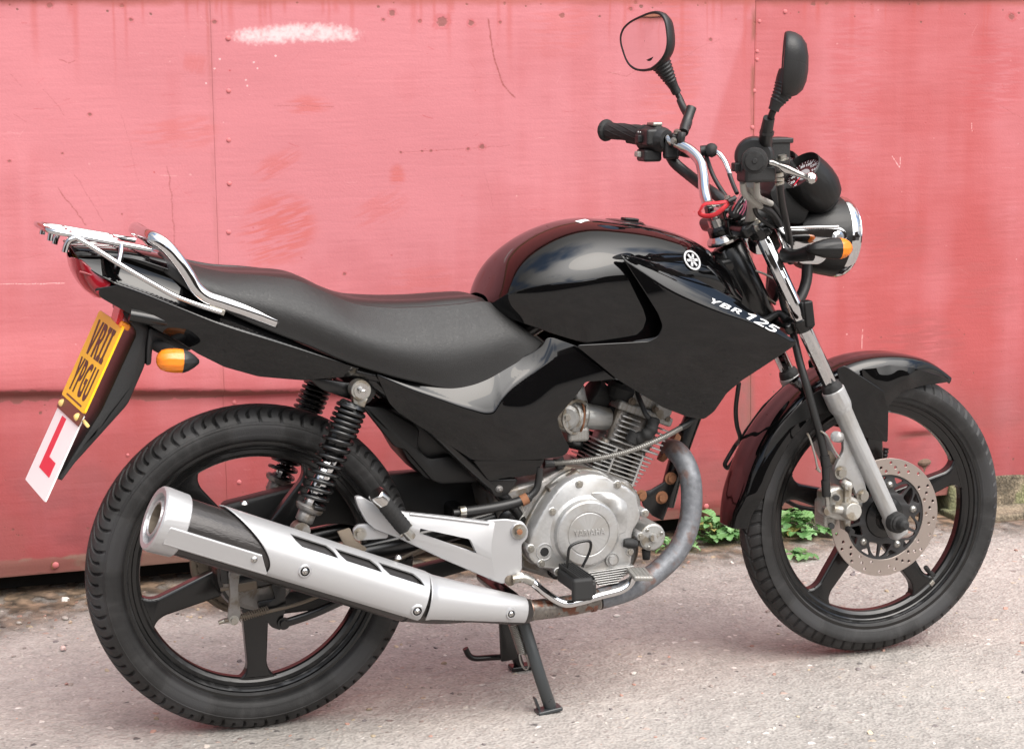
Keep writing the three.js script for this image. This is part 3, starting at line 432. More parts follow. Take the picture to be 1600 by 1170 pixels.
function wheel(name, cx, cy, R, w, groove, phase, o) {
  const g = P(name); const at = (q) => { q.translate(cx, cy, 0); return q; };
  add('tyre', at(tyreGeo(R, w, groove)), M.tyre, g);
  const half = [[0.2370, 0.0325], [0.2430, 0.0325], [0.2442, 0.0310], [0.2436, 0.0292], [0.2395, 0.0284], [0.2350, 0.0262], [0.2330, 0.0238], [0.2322, 0.0212], [0.2268, 0.0196], [0.2248, 0.0180], [0.2240, 0.0158], [0.2172, 0.0148], [0.2150, 0.0136], [0.2112, 0.0112], [0.2090, 0.0070], [0.2084, 0]];
  const prof = [...half, ...half.slice(0, -1).reverse().map(([r, z]) => [r, -z])];
  add('rim', at(lathe(prof, [0, 0, 0], [0, 0, 1], 160, 0.35)), M.wheelBlack, g);
  const sp = spokeGeo(o.w0, o.w1, 0.035, 0.2095, 0.085, 0.0125);
  for (let k = 0; k < 5; k++) add('spoke', at(sp.clone().rotateZ(phase + k * 2 * Math.PI / 5)), M.wheelBlack, g);
  add('hub', at(lathe(o.hub, [0, 0, 0], [0, 0, 1], 48, 0.4)), M.wheelBlack, g);
  return g;
}
const RW = [0, 0.3055], FW = [1.2942, 0.2997];
const rearWheel = wheel('rear_wheel', RW[0], RW[1], 0.3065, 0.096, rearGroove, Math.PI / 2 * 3, { w0: 0.056, w1: 0.037, hub: [[0, 0.048], [0.060, 0.048], [0.074, 0.040], [0.078, 0.026], [0.078, -0.03], [0.05, -0.045], [0, -0.045]] });
const frontWheel = wheel('front_wheel', FW[0], FW[1], 0.2965, 0.080, frontGroove, Math.PI / 2, { w0: 0.052, w1: 0.034, hub: [[0, 0.046], [0.030, 0.046], [0.040, 0.030], [0.046, 0.015], [0.046, -0.02], [0.052, -0.04], [0, -0.042]] });
{ const a = -0.80, r = 0.206, c = [FW[0] + r * Math.cos(a), FW[1] + r * Math.sin(a), 0.006], d = [-Math.cos(a) * 0.9, -Math.sin(a) * 0.9, 0.35];
  add('valve_stem', merged([lathe([[0, 0], [0.0045, 0], [0.0042, 0.016], [0.0052, 0.017], [0.0052, 0.030], [0.004, 0.032], [0, 0.032]], c, d, 16, 0.5), lathe([[0, -0.004], [0.008, -0.004], [0.0075, 0.003], [0, 0.004]], c, d, 16, 0.5)]), M.rubber, frontWheel);
  add('balance_weight', rbox([FW[0] + 0.217 * Math.cos(a - 0.06), FW[1] + 0.217 * Math.sin(a - 0.06), 0.013], [0.010, 0.012, 0.007], 0.002, [0, 0, a]), M.zinc, frontWheel); }
// front brake disc: drilled ring, spider and rivets
{
  const D = P('brake_disc'), s = new THREE.Shape(); s.absarc(0, 0, 0.1225, 0, Math.PI * 2); const holes = [circle2(0, 0, 0.0885)];
  for (let k = 0; k < 20; k++) for (const [r, o] of [[0.0955, 0], [0.1045, 0.11], [0.1135, 0.22]]) { if ((k + (r > 0.1 ? 1 : 0)) % 4 === 3 && r < 0.11) continue; const a = k * Math.PI / 10 + o; holes.push(circle2(r * Math.cos(a), r * Math.sin(a), 0.0031)); }
  const ringG = ext(s, 0.0555, 0.0595, 0.0004, { holes, cs: 40, bs: 1 }); ringG.translate(FW[0], FW[1], 0); add('rotor', ringG, M.disc, D);
  const sp = new THREE.Shape(); sp.absarc(0, 0, 0.0905, 0, Math.PI * 2); const win = [circle2(0, 0, 0.026)], R = (r, a) => [r * Math.cos(a), r * Math.sin(a)];
  for (let k = 0; k < 5; k++) { const a = 0.16 + k * 2 * Math.PI / 5; for (const sg of [1, -1]) { win.push(roundShape([R(0.084, a + sg * 0.10), R(0.0845, a + sg * 0.40), R(0.071, a + sg * 0.25)], 0.005)); win.push(roundShape([R(0.060, a + sg * 0.17), R(0.077, a + sg * 0.40), R(0.083, a + sg * 0.53), R(0.083, a + sg * 0.60), R(0.056, a + sg * 0.56)], 0.006)); } }
  const car = ext(sp, 0.050, 0.0565, 0.0012, { holes: win, cs: 24 }); car.translate(FW[0], FW[1], 0); add('disc_carrier', car, M.carrier, D);
  for (let k = 0; k < 5; k++) { const a = 0.16 + k * 2 * Math.PI / 5; add('disc_bolt', domeBolt([FW[0] + 0.067 * Math.cos(a), FW[1] + 0.067 * Math.sin(a), 0.0565], [0, 0, 1], 0.0078), M.zinc, D); }
  add('disc_hub', lathe([[0, 0.074], [0.022, 0.074], [0.026, 0.066], [0.042, 0.060], [0.046, 0.052], [0.046, 0.030], [0, 0.03]], [FW[0], FW[1], 0], [0, 0, 1], 40, 0.4), M.frameBlack, D);
}
// rear drum plate, brake arm and its rod, sprocket and chain
{
  const c = [0, 0.3055];
  add('drum_plate', lathe([[0, 0.074], [0.02, 0.074], [0.026, 0.066], [0.060, 0.062], [0.068, 0.055], [0.068, 0.046], [0, 0.046]], [c[0], c[1], 0], [0, 0, 1], 48, 0.4), M.darkAlu);
  const sprocket = new THREE.Shape(); const N = 45; for (let k = 0; k <= N * 4; k++) { const a = k / (N * 4) * 2 * Math.PI, r = 0.0925 + [0, 0.0035, 0.0035, 0][k % 4] * 1; k ? sprocket.lineTo(r * Math.cos(a), r * Math.sin(a)) : sprocket.moveTo(r * Math.cos(a), r * Math.sin(a)); }
  const sg = ext(sprocket, -0.064, -0.058, 0.0005, { holes: [circle2(0, 0, 0.045)], crease: 0.3 }); sg.translate(c[0], c[1], 0); add('sprocket', sg, M.dirtySteel);
  add('chain', merged([hoop([[0, 0.408, -0.061], [0.24, 0.402, -0.061], [0.47, 0.392, -0.061], [0.505, 0.362, -0.061], [0.47, 0.335, -0.061], [0.24, 0.262, -0.061], [0, 0.204, -0.061], [-0.07, 0.235, -0.061], [-0.100, 0.305, -0.061], [-0.07, 0.376, -0.061]], 0.0075, { seg: 6, n: 90, flat: [1, 0.8] })]), M.dirtySteel);
  const arm = P('brake_arm');
  add('lever_plate', ext([[-.0642,.3282],[-.0435,.3262],[-.0471,.2874],[-.0438,.2454],[-.0464,.2361],[-.056,.2276],[-.0652,.231],[-.0683,.242],[-.0634,.2831]], 0.094, 0.1005, 0.0015, { round: 0.006 }), M.darkAlu, arm);
  add('arm_bolt', hexBolt([-.0573,.2368,.1005], [0, 0, 1], 0.0062), M.zinc, arm); add('arm_bolt', hexBolt([-.0557,.3221,.1005], [0, 0, 1], 0.0062), M.darkAlu, arm);
  add('adjuster_nut', sweep([[-.0837,.2325,.092],[-.0732,.2349,.092],[-.0651,.2353,.092]], (t) => 0.0058 - 0.002 * (1 - t), { seg: 8 }), M.zinc, arm);
  const rod = P('brake_rod');
  add('rod', sweep([[-.0741,.2364,.097],[.0079,.2457,.097],[.0673,.2552,.097],[.1761,.2889,.097],[.349,.3394,.097],[.4998,.2571,.097]], 0.0033, { seg: 8 }), M.dirtySteel, rod);
  { const h = [], a = V([-.0473,.2383,.097]), b = V([.0057,.2495,.097]), ax = sub(b, a).normalize(), n1 = new THREE.Vector3(0, 0, 1), n2 = ax.clone().cross(n1); for (let k = 0; k <= 200; k++) { const t = k / 200, q = t * 13 * 2 * Math.PI; h.push(a.clone().lerp(b, t).addScaledVector(n1, 0.0062 * Math.cos(q)).addScaledVector(n2, 0.0062 * Math.sin(q))); } add('return_spring', sweep(h, 0.0012, { n: 260, seg: 5 }), M.dirtySteel, rod); }
}

// ---------------------------------------------------------------- swing arm, chain case, shocks, frame
add('swingarm', merged([
  sweep([[-0.045, 0.303, 0.086], [0.10, 0.322, 0.088], [0.30, 0.350, 0.085], [0.47, 0.378, 0.070]], 0.019, { flat: [1.05, 0.7] }),
  sweep([[-0.045, 0.303, -0.086], [0.10, 0.322, -0.088], [0.30, 0.350, -0.085], [0.47, 0.378, -0.070]], 0.019, { flat: [1.05, 0.7] }),
  cyl([0.47, 0.378, -0.10], [0.47, 0.378, 0.10], 0.020), rbox([0.40, 0.368, 0], [0.03, 0.04, 0.16], 0.01),
  ext([[-.078,.3535],[-.017,.3383],[-.0219,.2947],[-.0763,.3037]], 0.082, 0.090, 0.001, { round: 0.006 })]), M.frameBlack);
add('axle_adjuster', merged([rbox([-.0308,.2966,.094], [0.036, 0.016, 0.014], 0.003, [0, 0, 0.1]), cyl([-.0785,.2943,.094], [-.0483,.296,.094], 0.0035)]), M.dirtySteel);
add('torque_arm', merged([ext([[.0101,.3106],[.0433,.3169],[.0413,.2474],[.0305,.2039],[.0142,.2117],[-.0074,.2404],[-.0102,.2623],[.0228,.2649]], 0.078, 0.086, 0.0012, { round: 0.004 }), sweep([[.0326,.2166,.088],[.0805,.2272,.088],[.129,.2428,.088],[.2024,.2719,.088]], 0.0085, { flat: [1, 0.5] }), hexBolt([.0358,.218,.09], [0, 0, 1], 0.008)]), M.frameBlack);
// enclosed chain case along the left
add('chain_case', merged([
  ext([[-.0442,.4165],[.1212,.4447],[.297,.4493],[.4848,.4459],[.5308,.4205],[.53,.3498],[.3203,.3298],[.1687,.3622],[.0569,.351],[-.0277,.3709],[-.0451,.3896]], -0.082, -0.045, 0.006, { round: 0.02 }),
]), M.satinBlack);
add('lower_chain_guard', ext([[-.0492,.2705],[.0535,.2353],[.2163,.2443],[.397,.2691],[.4761,.2745],[.4758,.2513],[.3182,.2215],[.1394,.195],[.0398,.1928],[-.0442,.239]], -0.075, -0.05, 0.004, { round: 0.015 }), M.satinBlack);
// frame loops that show between the panels
const FR = P('frame');
add('upper_tube', merged([sweep([[-0.22, 0.80, 0.10], [0.02, 0.735, 0.105], [0.19, 0.672, 0.105], [0.33, 0.648, 0.10], [0.5, 0.66, 0.06]], 0.0125), sweep([[-0.22, 0.80, -0.10], [0.02, 0.735, -0.105], [0.19, 0.672, -0.105], [0.33, 0.648, -0.10], [0.5, 0.66, -0.06]], 0.0125), cyl([-0.2, 0.795, -0.1], [-0.2, 0.795, 0.1], 0.012)]), M.frameBlack, FR);
add('side_tube', merged([1, -1].map((s) => sweep([[0.20, 0.665, 0.100 * s], [0.28, 0.60, 0.102 * s], [0.38, 0.50, 0.10 * s], [0.475, 0.40, 0.092 * s], [0.52, 0.33, 0.085 * s]], 0.0125))), M.frameBlack, FR);
add('backbone', merged([sweep([[0.42, 0.66, 0], [0.7, 0.80, 0], [0.965, 0.83, 0]], 0.026), sweep([[.9823,.7147,0],[.9411,.6401,0],[.8932,.5338,0],[.859,.4457,0],[.8317,.3505,0]], 0.0175)]), M.frameBlack, FR);
add('steering_head', merged([cyl([0.964, 0.866, 0], [1.047, 0.700, 0], 0.031), ext([[.9394,.8564],[.9809,.861],[1.017,.7513],[1.0075,.7133],[.9823,.7147]], -0.022, 0.022, 0.002, { round: 0.01 })]), M.frameBlack, FR);
add('shock_mount', merged([cyl([0.177, 0.650, -0.13], [0.177, 0.650, 0.13], 0.012), ext([[.0876,.6723],[.1696,.6555],[.196,.6691],[.2193,.6383],[.2008,.6136],[.1594,.6281],[.1127,.6475]], 0.090, 0.104, 0.003, { round: 0.01 })]), M.frameBlack, FR);
add('engine_bracket', merged([ext([[.8238,.4335],[.8428,.4422],[.8374,.426],[.801,.3355],[.7806,.3463],[.7602,.3685],[.7575,.3942],[.7777,.3989],[.8075,.4131]], 0.050, 0.056, 0.001, { round: 0.004 }), ext([[.8724,.4078],[.8921,.4168],[.8865,.4001],[.8489,.3066],[.8278,.3177],[.8068,.3406],[.8039,.3672],[.8249,.3721],[.8556,.3867]], -0.056, -0.050, 0.001, { round: 0.004 })]), M.frameBlack, FR);
for (const [p, r] of [[[.8179,.4188,.056], 0.0085], [[.799,.382,.056], 0.0088], [[.7557,.3895,.056], 0.008]]) add('bracket_bolt', hexBolt(p, [0, 0, 1], r), M.rust, FR);
// rear shock absorbers
function shock(z) {
  const s = P('rear_shock'), T = V([0.1775, 0.6475, z]), B = V([0.062, 0.400, z]), ax = sub(B, T).normalize(), L = T.distanceTo(B), at = (d) => addv(T, ax, d);
  add('eyelet', merged([lathe([[0.0085, -0.013], [0.0175, -0.013], [0.0185, -0.0115], [0.0185, 0.0115], [0.0175, 0.013], [0.0085, 0.013]], [T.x, T.y, z], [0, 0, 1], 32, 0.4), ext([[.1626,.6351],[.1909,.6309],[.1821,.6105],[.1655,.6093]], z - 0.008, z + 0.008, 0.002)]), M.zinc, s);
  add('mounting_bolt', merged([lathe([[0, 0.013], [0.0135, 0.013], [0.0135, 0.0155], [0, 0.0155]].map(([r, h]) => [r, z > 0 ? h : -h]), [T.x, T.y, z], [0, 0, 1], 24), orient(new THREE.CylinderGeometry(0.0075, 0.0075, 0.010, 6).toNonIndexed(), [T.x, T.y, z + Math.sign(z) * 0.020], [0, 0, 1]), cyl([T.x, T.y, z + Math.sign(z) * 0.02], [T.x, T.y, z + Math.sign(z) * 0.030], 0.0045)]), M.satinChrome, s);
  add('upper_cover', merged([cyl(at(0.026), at(0.036), 0.0235, 0.026, 32), cyl(at(0.034), at(0.125), 0.0205, 0.0205, 32)]), M.frameBlack, s);
  add('damper_body', cyl(at(0.110), at(L - 0.020), 0.0145, 0.0145, 32), M.chrome, s);
  add('lower_seat', merged([cyl(at(L - 0.048), at(L - 0.036), 0.026, 0.024, 32), cyl(at(L - 0.038), at(L - 0.016), 0.0165, 0.0165, 24), lathe([[0, -0.014], [0.016, -0.014], [0.016, 0.014], [0, 0.014]], B, [0, 0, 1], 24)]), M.darkAlu, s);
  const n1 = new THREE.Vector3(0, 0, 1), n2 = ax.clone().cross(n1), h = [], turns = 14, N = 560, d0 = 0.034, d1 = L - 0.050;
  for (let k = 0; k <= N; k++) { const t = k / N, q = t * turns * 2 * Math.PI, f = t < 0.36 ? t * 0.72 : 0.2592 + (t - 0.36) / 0.64 * 0.7408, d = lerp(d0, d1, f), r = 0.0255; h.push(addv(at(d), n1, r * Math.cos(q)).addScaledVector(n2, r * Math.sin(q))); }
  add('spring', sweep(h, 0.0039, { n: N * 1, seg: 8 }), M.frameBlack, s);
}
shock(0.130); shock(-0.130);
// rear mudguard liner between the wheel and the battery box
{
  const line = [[.2461,.6329,0],[.2577,.5957,0],[.2875,.5325,0],[.3242,.4805,0],[.345,.4442,0],[.3805,.4364,0]];
  const R0 = (z) => line.map((p) => [p[0] + 0.0 * z, p[1], z]);
  add('inner_mudguard', merged([ext([[.1952,.6084],[.2398,.6006],[.3002,.5616],[.3062,.5528],[.3019,.5193],[.3238,.4982],[.3611,.5002],[.411,.4805],[.436,.4601],[.4384,.4452],[.3478,.4476],[.328,.4565],[.3049,.4851],[.2772,.5187],[.2577,.525]], 0.050, 0.070, 0.004, { round: 0.006 }), ext([[.201,.5985],[.2394,.5839],[.2866,.4962],[.3206,.4571],[.398,.4485],[.4358,.4454],[.4366,.5092],[.3007,.5917]], -0.070, 0.056, 0.003, { round: 0.008 })]), M.satinBlack);
}

// ---------------------------------------------------------------- bodywork
// thin-plate surface z(x, y) through control points
function tps(ctrl, stiff = 1e-5) {
  const n = ctrl.length, U = (r2) => r2 < 1e-12 ? 0 : r2 * Math.log(r2), A = [], N = n + 3;
  for (let i = 0; i < n; i++) { A.push([]); for (let j = 0; j < n; j++) A[i].push(U((ctrl[i][0] - ctrl[j][0]) ** 2 + (ctrl[i][1] - ctrl[j][1]) ** 2) + (i === j ? stiff : 0)); A[i].push(1, ctrl[i][0], ctrl[i][1], ctrl[i][2]); }
  for (let q = 0; q < 3; q++) { const row = []; for (let j = 0; j < n; j++) row.push(q === 0 ? 1 : ctrl[j][q - 1]); row.push(0, 0, 0, 0); A.push(row); }
  for (let c = 0; c < N; c++) { let p = c; for (let i = c + 1; i < N; i++) if (Math.abs(A[i][c]) > Math.abs(A[p][c])) p = i; [A[c], A[p]] = [A[p], A[c]]; for (let i = c + 1; i < N; i++) { const f = A[i][c] / A[c][c]; if (f) for (let j = c; j <= N; j++) A[i][j] -= f * A[c][j]; } }
  const w = new Array(N); for (let i = N - 1; i >= 0; i--) { let s = A[i][N]; for (let j = i + 1; j < N; j++) s -= A[i][j] * w[j]; w[i] = s / A[i][i]; }
  return (x, y) => { let z = w[n] + w[n + 1] * x + w[n + 2] * y; for (let i = 0; i < n; i++) z += w[i] * U((x - ctrl[i][0]) ** 2 + (y - ctrl[i][1]) ** 2); return z; };
}
// crisp panel made of smooth facets: quadratic patches fitted to their own points, meeting along a ridge
function quad(pts) {
  const cx = pts.reduce((s, p) => s + p[0], 0) / pts.length, cy = pts.reduce((s, p) => s + p[1], 0) / pts.length, f = (x, y) => { const a = (x - cx) * 10, b = (y - cy) * 10; return [1, a, b, a * a, a * b, b * b]; }, A = Array.from({ length: 6 }, () => new Array(7).fill(0));
  for (const p of pts) { const v = f(p[0], p[1]); for (let i = 0; i < 6; i++) { for (let j = 0; j < 6; j++) A[i][j] += v[i] * v[j]; A[i][6] += v[i] * p[2]; } } for (let i = 0; i < 6; i++) A[i][i] += i > 2 ? 2e-3 : 1e-9;
  for (let c = 0; c < 6; c++) for (let i = 0; i < 6; i++) if (i !== c) { const k = A[i][c] / A[c][c]; for (let j = c; j < 7; j++) A[i][j] -= k * A[c][j]; }
  const w = A.map((r, i) => r[6] / r[i]); return (x, y) => { const v = f(x, y); return v.reduce((s, q, i) => s + q * w[i], 0); };
}
// two facets that meet along a crease line
const creased = (crease, upper, lower, w = 0.006) => { const c = [...crease].sort((p, q) => p[0] - q[0]), heavy = [...crease, ...crease, ...crease], U = quad([...heavy, ...upper]), D = typeof lower === 'function' ? lower : quad([...heavy, ...lower]); return (x, y) => { let yc = c[0][1]; if (x >= c[c.length - 1][0]) yc = c[c.length - 1][1]; else for (let i = 0; i + 1 < c.length; i++) if (x >= c[i][0] && x < c[i + 1][0]) { const t = (x - c[i][0]) / (c[i + 1][0] - c[i][0]), m = (k) => { const a = c[Math.max(0, k - 1)], d = c[Math.min(c.length - 1, k + 1)]; return (d[1] - a[1]) / (d[0] - a[0]); }, L = c[i + 1][0] - c[i][0], t2 = t * t, t3 = t2 * t; yc = (2 * t3 - 3 * t2 + 1) * c[i][1] + (t3 - 2 * t2 + t) * L * m(i) + (3 * t2 - 2 * t3) * c[i + 1][1] + (t3 - t2) * L * m(i + 1); } const d = y - yc, u0 = U(x, yc), d0 = D(x, yc), m = (u0 + d0) / 2, k = Math.exp(-Math.abs(d) / 0.04); return lerp(D(x, y) + (m - d0) * k, U(x, y) + (m - u0) * k, smooth(-w, w, d)); }; };
function clipCell(poly, x0, y0, x1, y1) {
  const cut = (p, f, t) => { const o = []; for (let i = 0; i < p.length; i++) { const a = p[i], b = p[(i + 1) % p.length], fa = f(a), fb = f(b); if (fa >= 0) o.push(a); if ((fa >= 0) !== (fb >= 0)) { const k = fa / (fa - fb); o.push([lerp(a[0], b[0], k), lerp(a[1], b[1], k)]); } } return o; };
  let p = cut(poly, (q) => q[0] - x0); p = p.length ? cut(p, (q) => x1 - q[0]) : p; p = p.length ? cut(p, (q) => q[1] - y0) : p; return p.length ? cut(p, (q) => y1 - q[1]) : p;
}
// body panel bounded by an outline (3-D points; a fourth value rounds that corner) and shaped by inner control points
function skin(outline, inner, o = {}) {
  const z = o.z || tps([...outline, ...inner].map((p) => [p[0], p[1], p[2]]), o.stiff), t = o.thick || 0.0035, cell = o.cell || 0.006;
  const S = roundShape(outline.map((p) => [p[0], p[1], ...(p[3] !== undefined ? [p[3]] : [])]), o.round === undefined ? 0.004 : o.round).getPoints(5).map((p) => [p.x, p.y]);
  if (THREE.ShapeUtils.isClockWise(S.map(([x, y]) => new THREE.Vector2(x, y)))) S.reverse();
  const poly = []; for (let i = 0; i < S.length; i++) { const a = S[i], b = S[(i + 1) % S.length], d = Math.hypot(a[0] - b[0], a[1] - b[1]); if (d < 1e-6) continue; const n = Math.ceil(d / 0.006); for (let k = 0; k < n; k++) poly.push([lerp(a[0], b[0], k / n), lerp(a[1], b[1], k / n)]); }
  const xs = poly.map((p) => p[0]), ys = poly.map((p) => p[1]), X0 = Math.min(...xs), X1 = Math.max(...xs), Y0 = Math.min(...ys), Y1 = Math.max(...ys);
  const pos = [], nor = [], uv = [], idx = [], key = new Map(), e = 0.0008;
  const vert = (x, y, back) => { const k = Math.round(x * 2e5) + '_' + Math.round(y * 2e5); if (key.has(k)) return key.get(k); const zz = z(x, y), n = new THREE.Vector3(-(z(x + e, y) - z(x - e, y)) / (2 * e), -(z(x, y + e) - z(x, y - e)) / (2 * e), 1).normalize(); pos.push(x, y, zz); nor.push(n.x, n.y, n.z); uv.push(x, y); key.set(k, pos.length / 3 - 1); return pos.length / 3 - 1; };
  for (let x = X0; x < X1; x += cell) for (let y = Y0; y < Y1; y += cell) {
    const p = clipCell(poly, x, y, x + cell, y + cell); if (p.length < 3) continue;
    const c = []; for (const q of p) if (!c.length || Math.hypot(q[0] - c[c.length - 1][0], q[1] - c[c.length - 1][1]) > 1e-6) c.push(q); if (c.length > 1 && Math.hypot(c[0][0] - c[c.length - 1][0], c[0][1] - c[c.length - 1][1]) < 1e-6) c.pop(); if (c.length < 3) continue;
    const v2 = c.map((q) => new THREE.Vector2(q[0], q[1])); for (const f of THREE.ShapeUtils.triangulateShape(v2, [])) { const [a, b, d] = f.map((i) => vert(c[i][0], c[i][1])); const ar = (pos[3 * b] - pos[3 * a]) * (pos[3 * d + 1] - pos[3 * a + 1]) - (pos[3 * d] - pos[3 * a]) * (pos[3 * b + 1] - pos[3 * a + 1]); if (ar > 0) idx.push(a, b, d); else if (ar < 0) idx.push(a, d, b); }
  }
  const mk = (p, n, u, i) => { const g = new THREE.BufferGeometry(); g.setAttribute('position', new THREE.Float32BufferAttribute(p, 3)); g.setAttribute('normal', new THREE.Float32BufferAttribute(n, 3)); g.setAttribute('uv', new THREE.Float32BufferAttribute(u, 2)); g.setIndex(i); return g; };
  const front = mk(pos, nor, uv, idx), bp = [], bn = []; for (let k = 0; k < pos.length; k += 3) { bp.push(pos[k] - nor[k] * t, pos[k + 1] - nor[k + 1] * t, pos[k + 2] - nor[k + 2] * t); bn.push(-nor[k], -nor[k + 1], -nor[k + 2]); }
  const bi = []; for (let k = 0; k < idx.length; k += 3) bi.push(idx[k], idx[k + 2], idx[k + 1]);
  const rp = [], rn = [], ru = [], ri = [], Q = 6, n = poly.length;
  for (let k = 0; k < n; k++) { const [x, y] = poly[k], a = poly[(k + n - 1) % n], b = poly[(k + 1) % n]; const nn = new THREE.Vector3(-(z(x + e, y) - z(x - e, y)) / (2 * e), -(z(x, y + e) - z(x, y - e)) / (2 * e), 1).normalize(), tn = new THREE.Vector3(b[0] - a[0], b[1] - a[1], 0), ev = new THREE.Vector3(tn.y, -tn.x, 0).normalize(); ev.addScaledVector(nn, -ev.dot(nn)).normalize(); for (let s = 0; s <= Q; s++) { const th = Math.PI * s / Q, c = Math.cos(th), sn = Math.sin(th); rp.push(x + nn.x * t / 2 * (c - 1) + ev.x * t / 2 * sn, y + nn.y * t / 2 * (c - 1) + ev.y * t / 2 * sn, z(x, y) + nn.z * t / 2 * (c - 1) + ev.z * t / 2 * sn); rn.push(nn.x * c + ev.x * sn, nn.y * c + ev.y * sn, nn.z * c + ev.z * sn); ru.push(x, y); } }
  for (let k = 0; k < n; k++) for (let s = 0; s < Q; s++) { const q = k * (Q + 1) + s, r = ((k + 1) % n) * (Q + 1) + s; ri.push(q, q + 1, r, r, q + 1, r + 1); }
  const g = mergeGeometries([front, mk(bp, bn, uv, bi), mk(rp, rn, ru, ri)]); g.userData.z = z; return g;
}
const full = (rows) => rows.map((r) => [...r.slice(1).reverse().map((p) => [p[0], p[1], -p[2]]), ...r]);   // mirror half sections across the middle

// fuel tank
const tank = P('fuel_tank');
{
  // each station: ridge, widest point, lower flank, bottom edge
  const st = [
    [[.4531,.7924,0],[.4482,.7765,.06],[.4512,.7722,.066],[.4561,.7672,.066]], [[.4946,.8585,0],[.4797,.8041,.108],[.4889,.7758,.113],[.4985,.75,.11]], [[.5592,.9009,0],[.5315,.8167,.138],[.5404,.7728,.14],[.5512,.7299,.134]],
    [[.6372,.9224,0],[.5948,.8189,.153],[.6029,.765,.151],[.6134,.7109,.143]], [[.7227,.9181,0],[.6686,.8213,.152],[.6796,.7633,.15],[.6902,.7102,.143]], [[.8029,.9029,0],[.756,.8136,.14],[.7618,.7626,.139],[.7641,.7146,.134]],
    [[.8775,.8751,0],[.8389,.8098,.116],[.8457,.7777,.116],[.8488,.7278,.11]], [[.9368,.8338,0],[.9114,.7858,.084],[.9171,.7582,.084],[.9165,.7279,.08]], [[.9775,.7787,0],[.9661,.7582,.05],[.9691,.7404,.05],[.9661,.7214,.048]]];
  const rows = st.map(([t, w, l, b]) => [...[0, 0.22, 0.42, 0.60, 0.75, 0.87, 0.95, 0.99].map((k) => { const f = Math.pow(1 - Math.pow(k, 2.5), 1 / 1.75); return [lerp(w[0], t[0], f), lerp(w[1], t[1], f), k * w[2]]; }), w, l, b]);
  add('tank_shell', panel(full(rows), { nu: 72, nv: 120, thick: 0.004 }), M.glossBlack, tank);
  // bright sculpted rib on the upper flank, with the badge recess ahead of it
  const cap = V([.7426,.9137,0]), cn = new THREE.Vector3(0.10, 1, 0.02).normalize();
  add('filler_cap', lathe([[0.047, -0.012], [0.047, -0.001], [0.045, 0.002], [0.039, 0.003], [0.038, 0.006], [0.034, 0.0075], [0.014, 0.0085], [0, 0.0085]], cap, cn, 48, 0.35), M.frameBlack, tank);
  add('filler_cap_ring', merged([lathe([[0.0455, 0], [0.0475, 0.0015], [0.0455, 0.003], [0.0425, 0.0035], [0.041, 0.002]], cap, cn, 48, 0.5)]), M.chrome, tank);
  add('key_cover', orient(rbox([0.010, 0.0105, 0.004], [0.030, 0.005, 0.024], 0.0022), cap, cn), M.satinBlack, tank);
  const q = [[.6278,.9229,.035], [.6524,.9249,.025], [.6676,.9187,.046], [.6442,.9166,.056]].map(V); const up = new THREE.Vector3(-0.03, 0.0012, 0.0006);
  add('warning_sticker', panel([[q[0], q[1]], [q[3], q[2]]].map((r) => r.map((p) => p.clone().add(new THREE.Vector3(0, 0.0035, 0.002)))), { nu: 6, nv: 6, thick: 0.0005 }), M.whitePlastic, tank);
}
// front cowls flanking the tank
const COWL = [[.6707,.8729,.147],[.7176,.8608,.139],[.7742,.8405,.128],[.8318,.8163,.117],[.8966,.7816,.107],[.951,.7468,.107],[1.001,.7131,.117],[1.0366,.6884,.134],[1.0314,.6819,.139],[.9211,.6212,.138],[.8926,.5979,.136],[.8719,.5613,.132],[.8542,.5473,.13],[.8185,.5551,.132],[.7646,.5781,.137],[.6687,.6388,.142],[.5877,.7057,.147],[.7231,.7078,.157],[.742,.7177,.158],[.7502,.7368,.16],[.7406,.7615,.161],[.7186,.7961,.161],[.6908,.8398,.157]];
const CREASE = [[.6667,.8698,.163],[.7088,.8405,.172],[.7589,.8055,.178],[.81,.7794,.18],[.8674,.7558,.178],[.9225,.7367,.174],[.9791,.7131,.166],[1.0234,.6897,.157]];
const cowlZ = creased(CREASE, [[.6654,.8743,.16],[.7083,.8632,.161],[.7615,.8439,.157],[.8132,.8213,.158],[.8712,.7887,.161],[.9232,.7549,.164],[.9778,.7201,.163],[1.0252,.692,.156]], [[.6871,.8409,.166],[.7148,.7973,.17],[.7398,.7485,.172],[.7651,.76,.179],[.8304,.7265,.179],[.7816,.6739,.172],[.8491,.6571,.168],[.9032,.6597,.166],[.9129,.6243,.155],[.8674,.5623,.136],[.818,.5558,.136],[.7628,.5789,.141],[.6654,.6403,.15],[.5858,.7065,.152],[.7184,.7095,.168],[.9708,.6985,.164]]);
const cowlG = skin(COWL, [], { cell: 0.0035, round: 0.006, z: cowlZ }); cowlG.userData.z = cowlZ;
const cowl = P('tank_cowl'); add('cowl_panel', cowlG, M.glossBlack, cowl);
const cowlL = P('tank_cowl'); add('cowl_panel', mirrorZ(cowlG), M.glossBlack, cowlL);
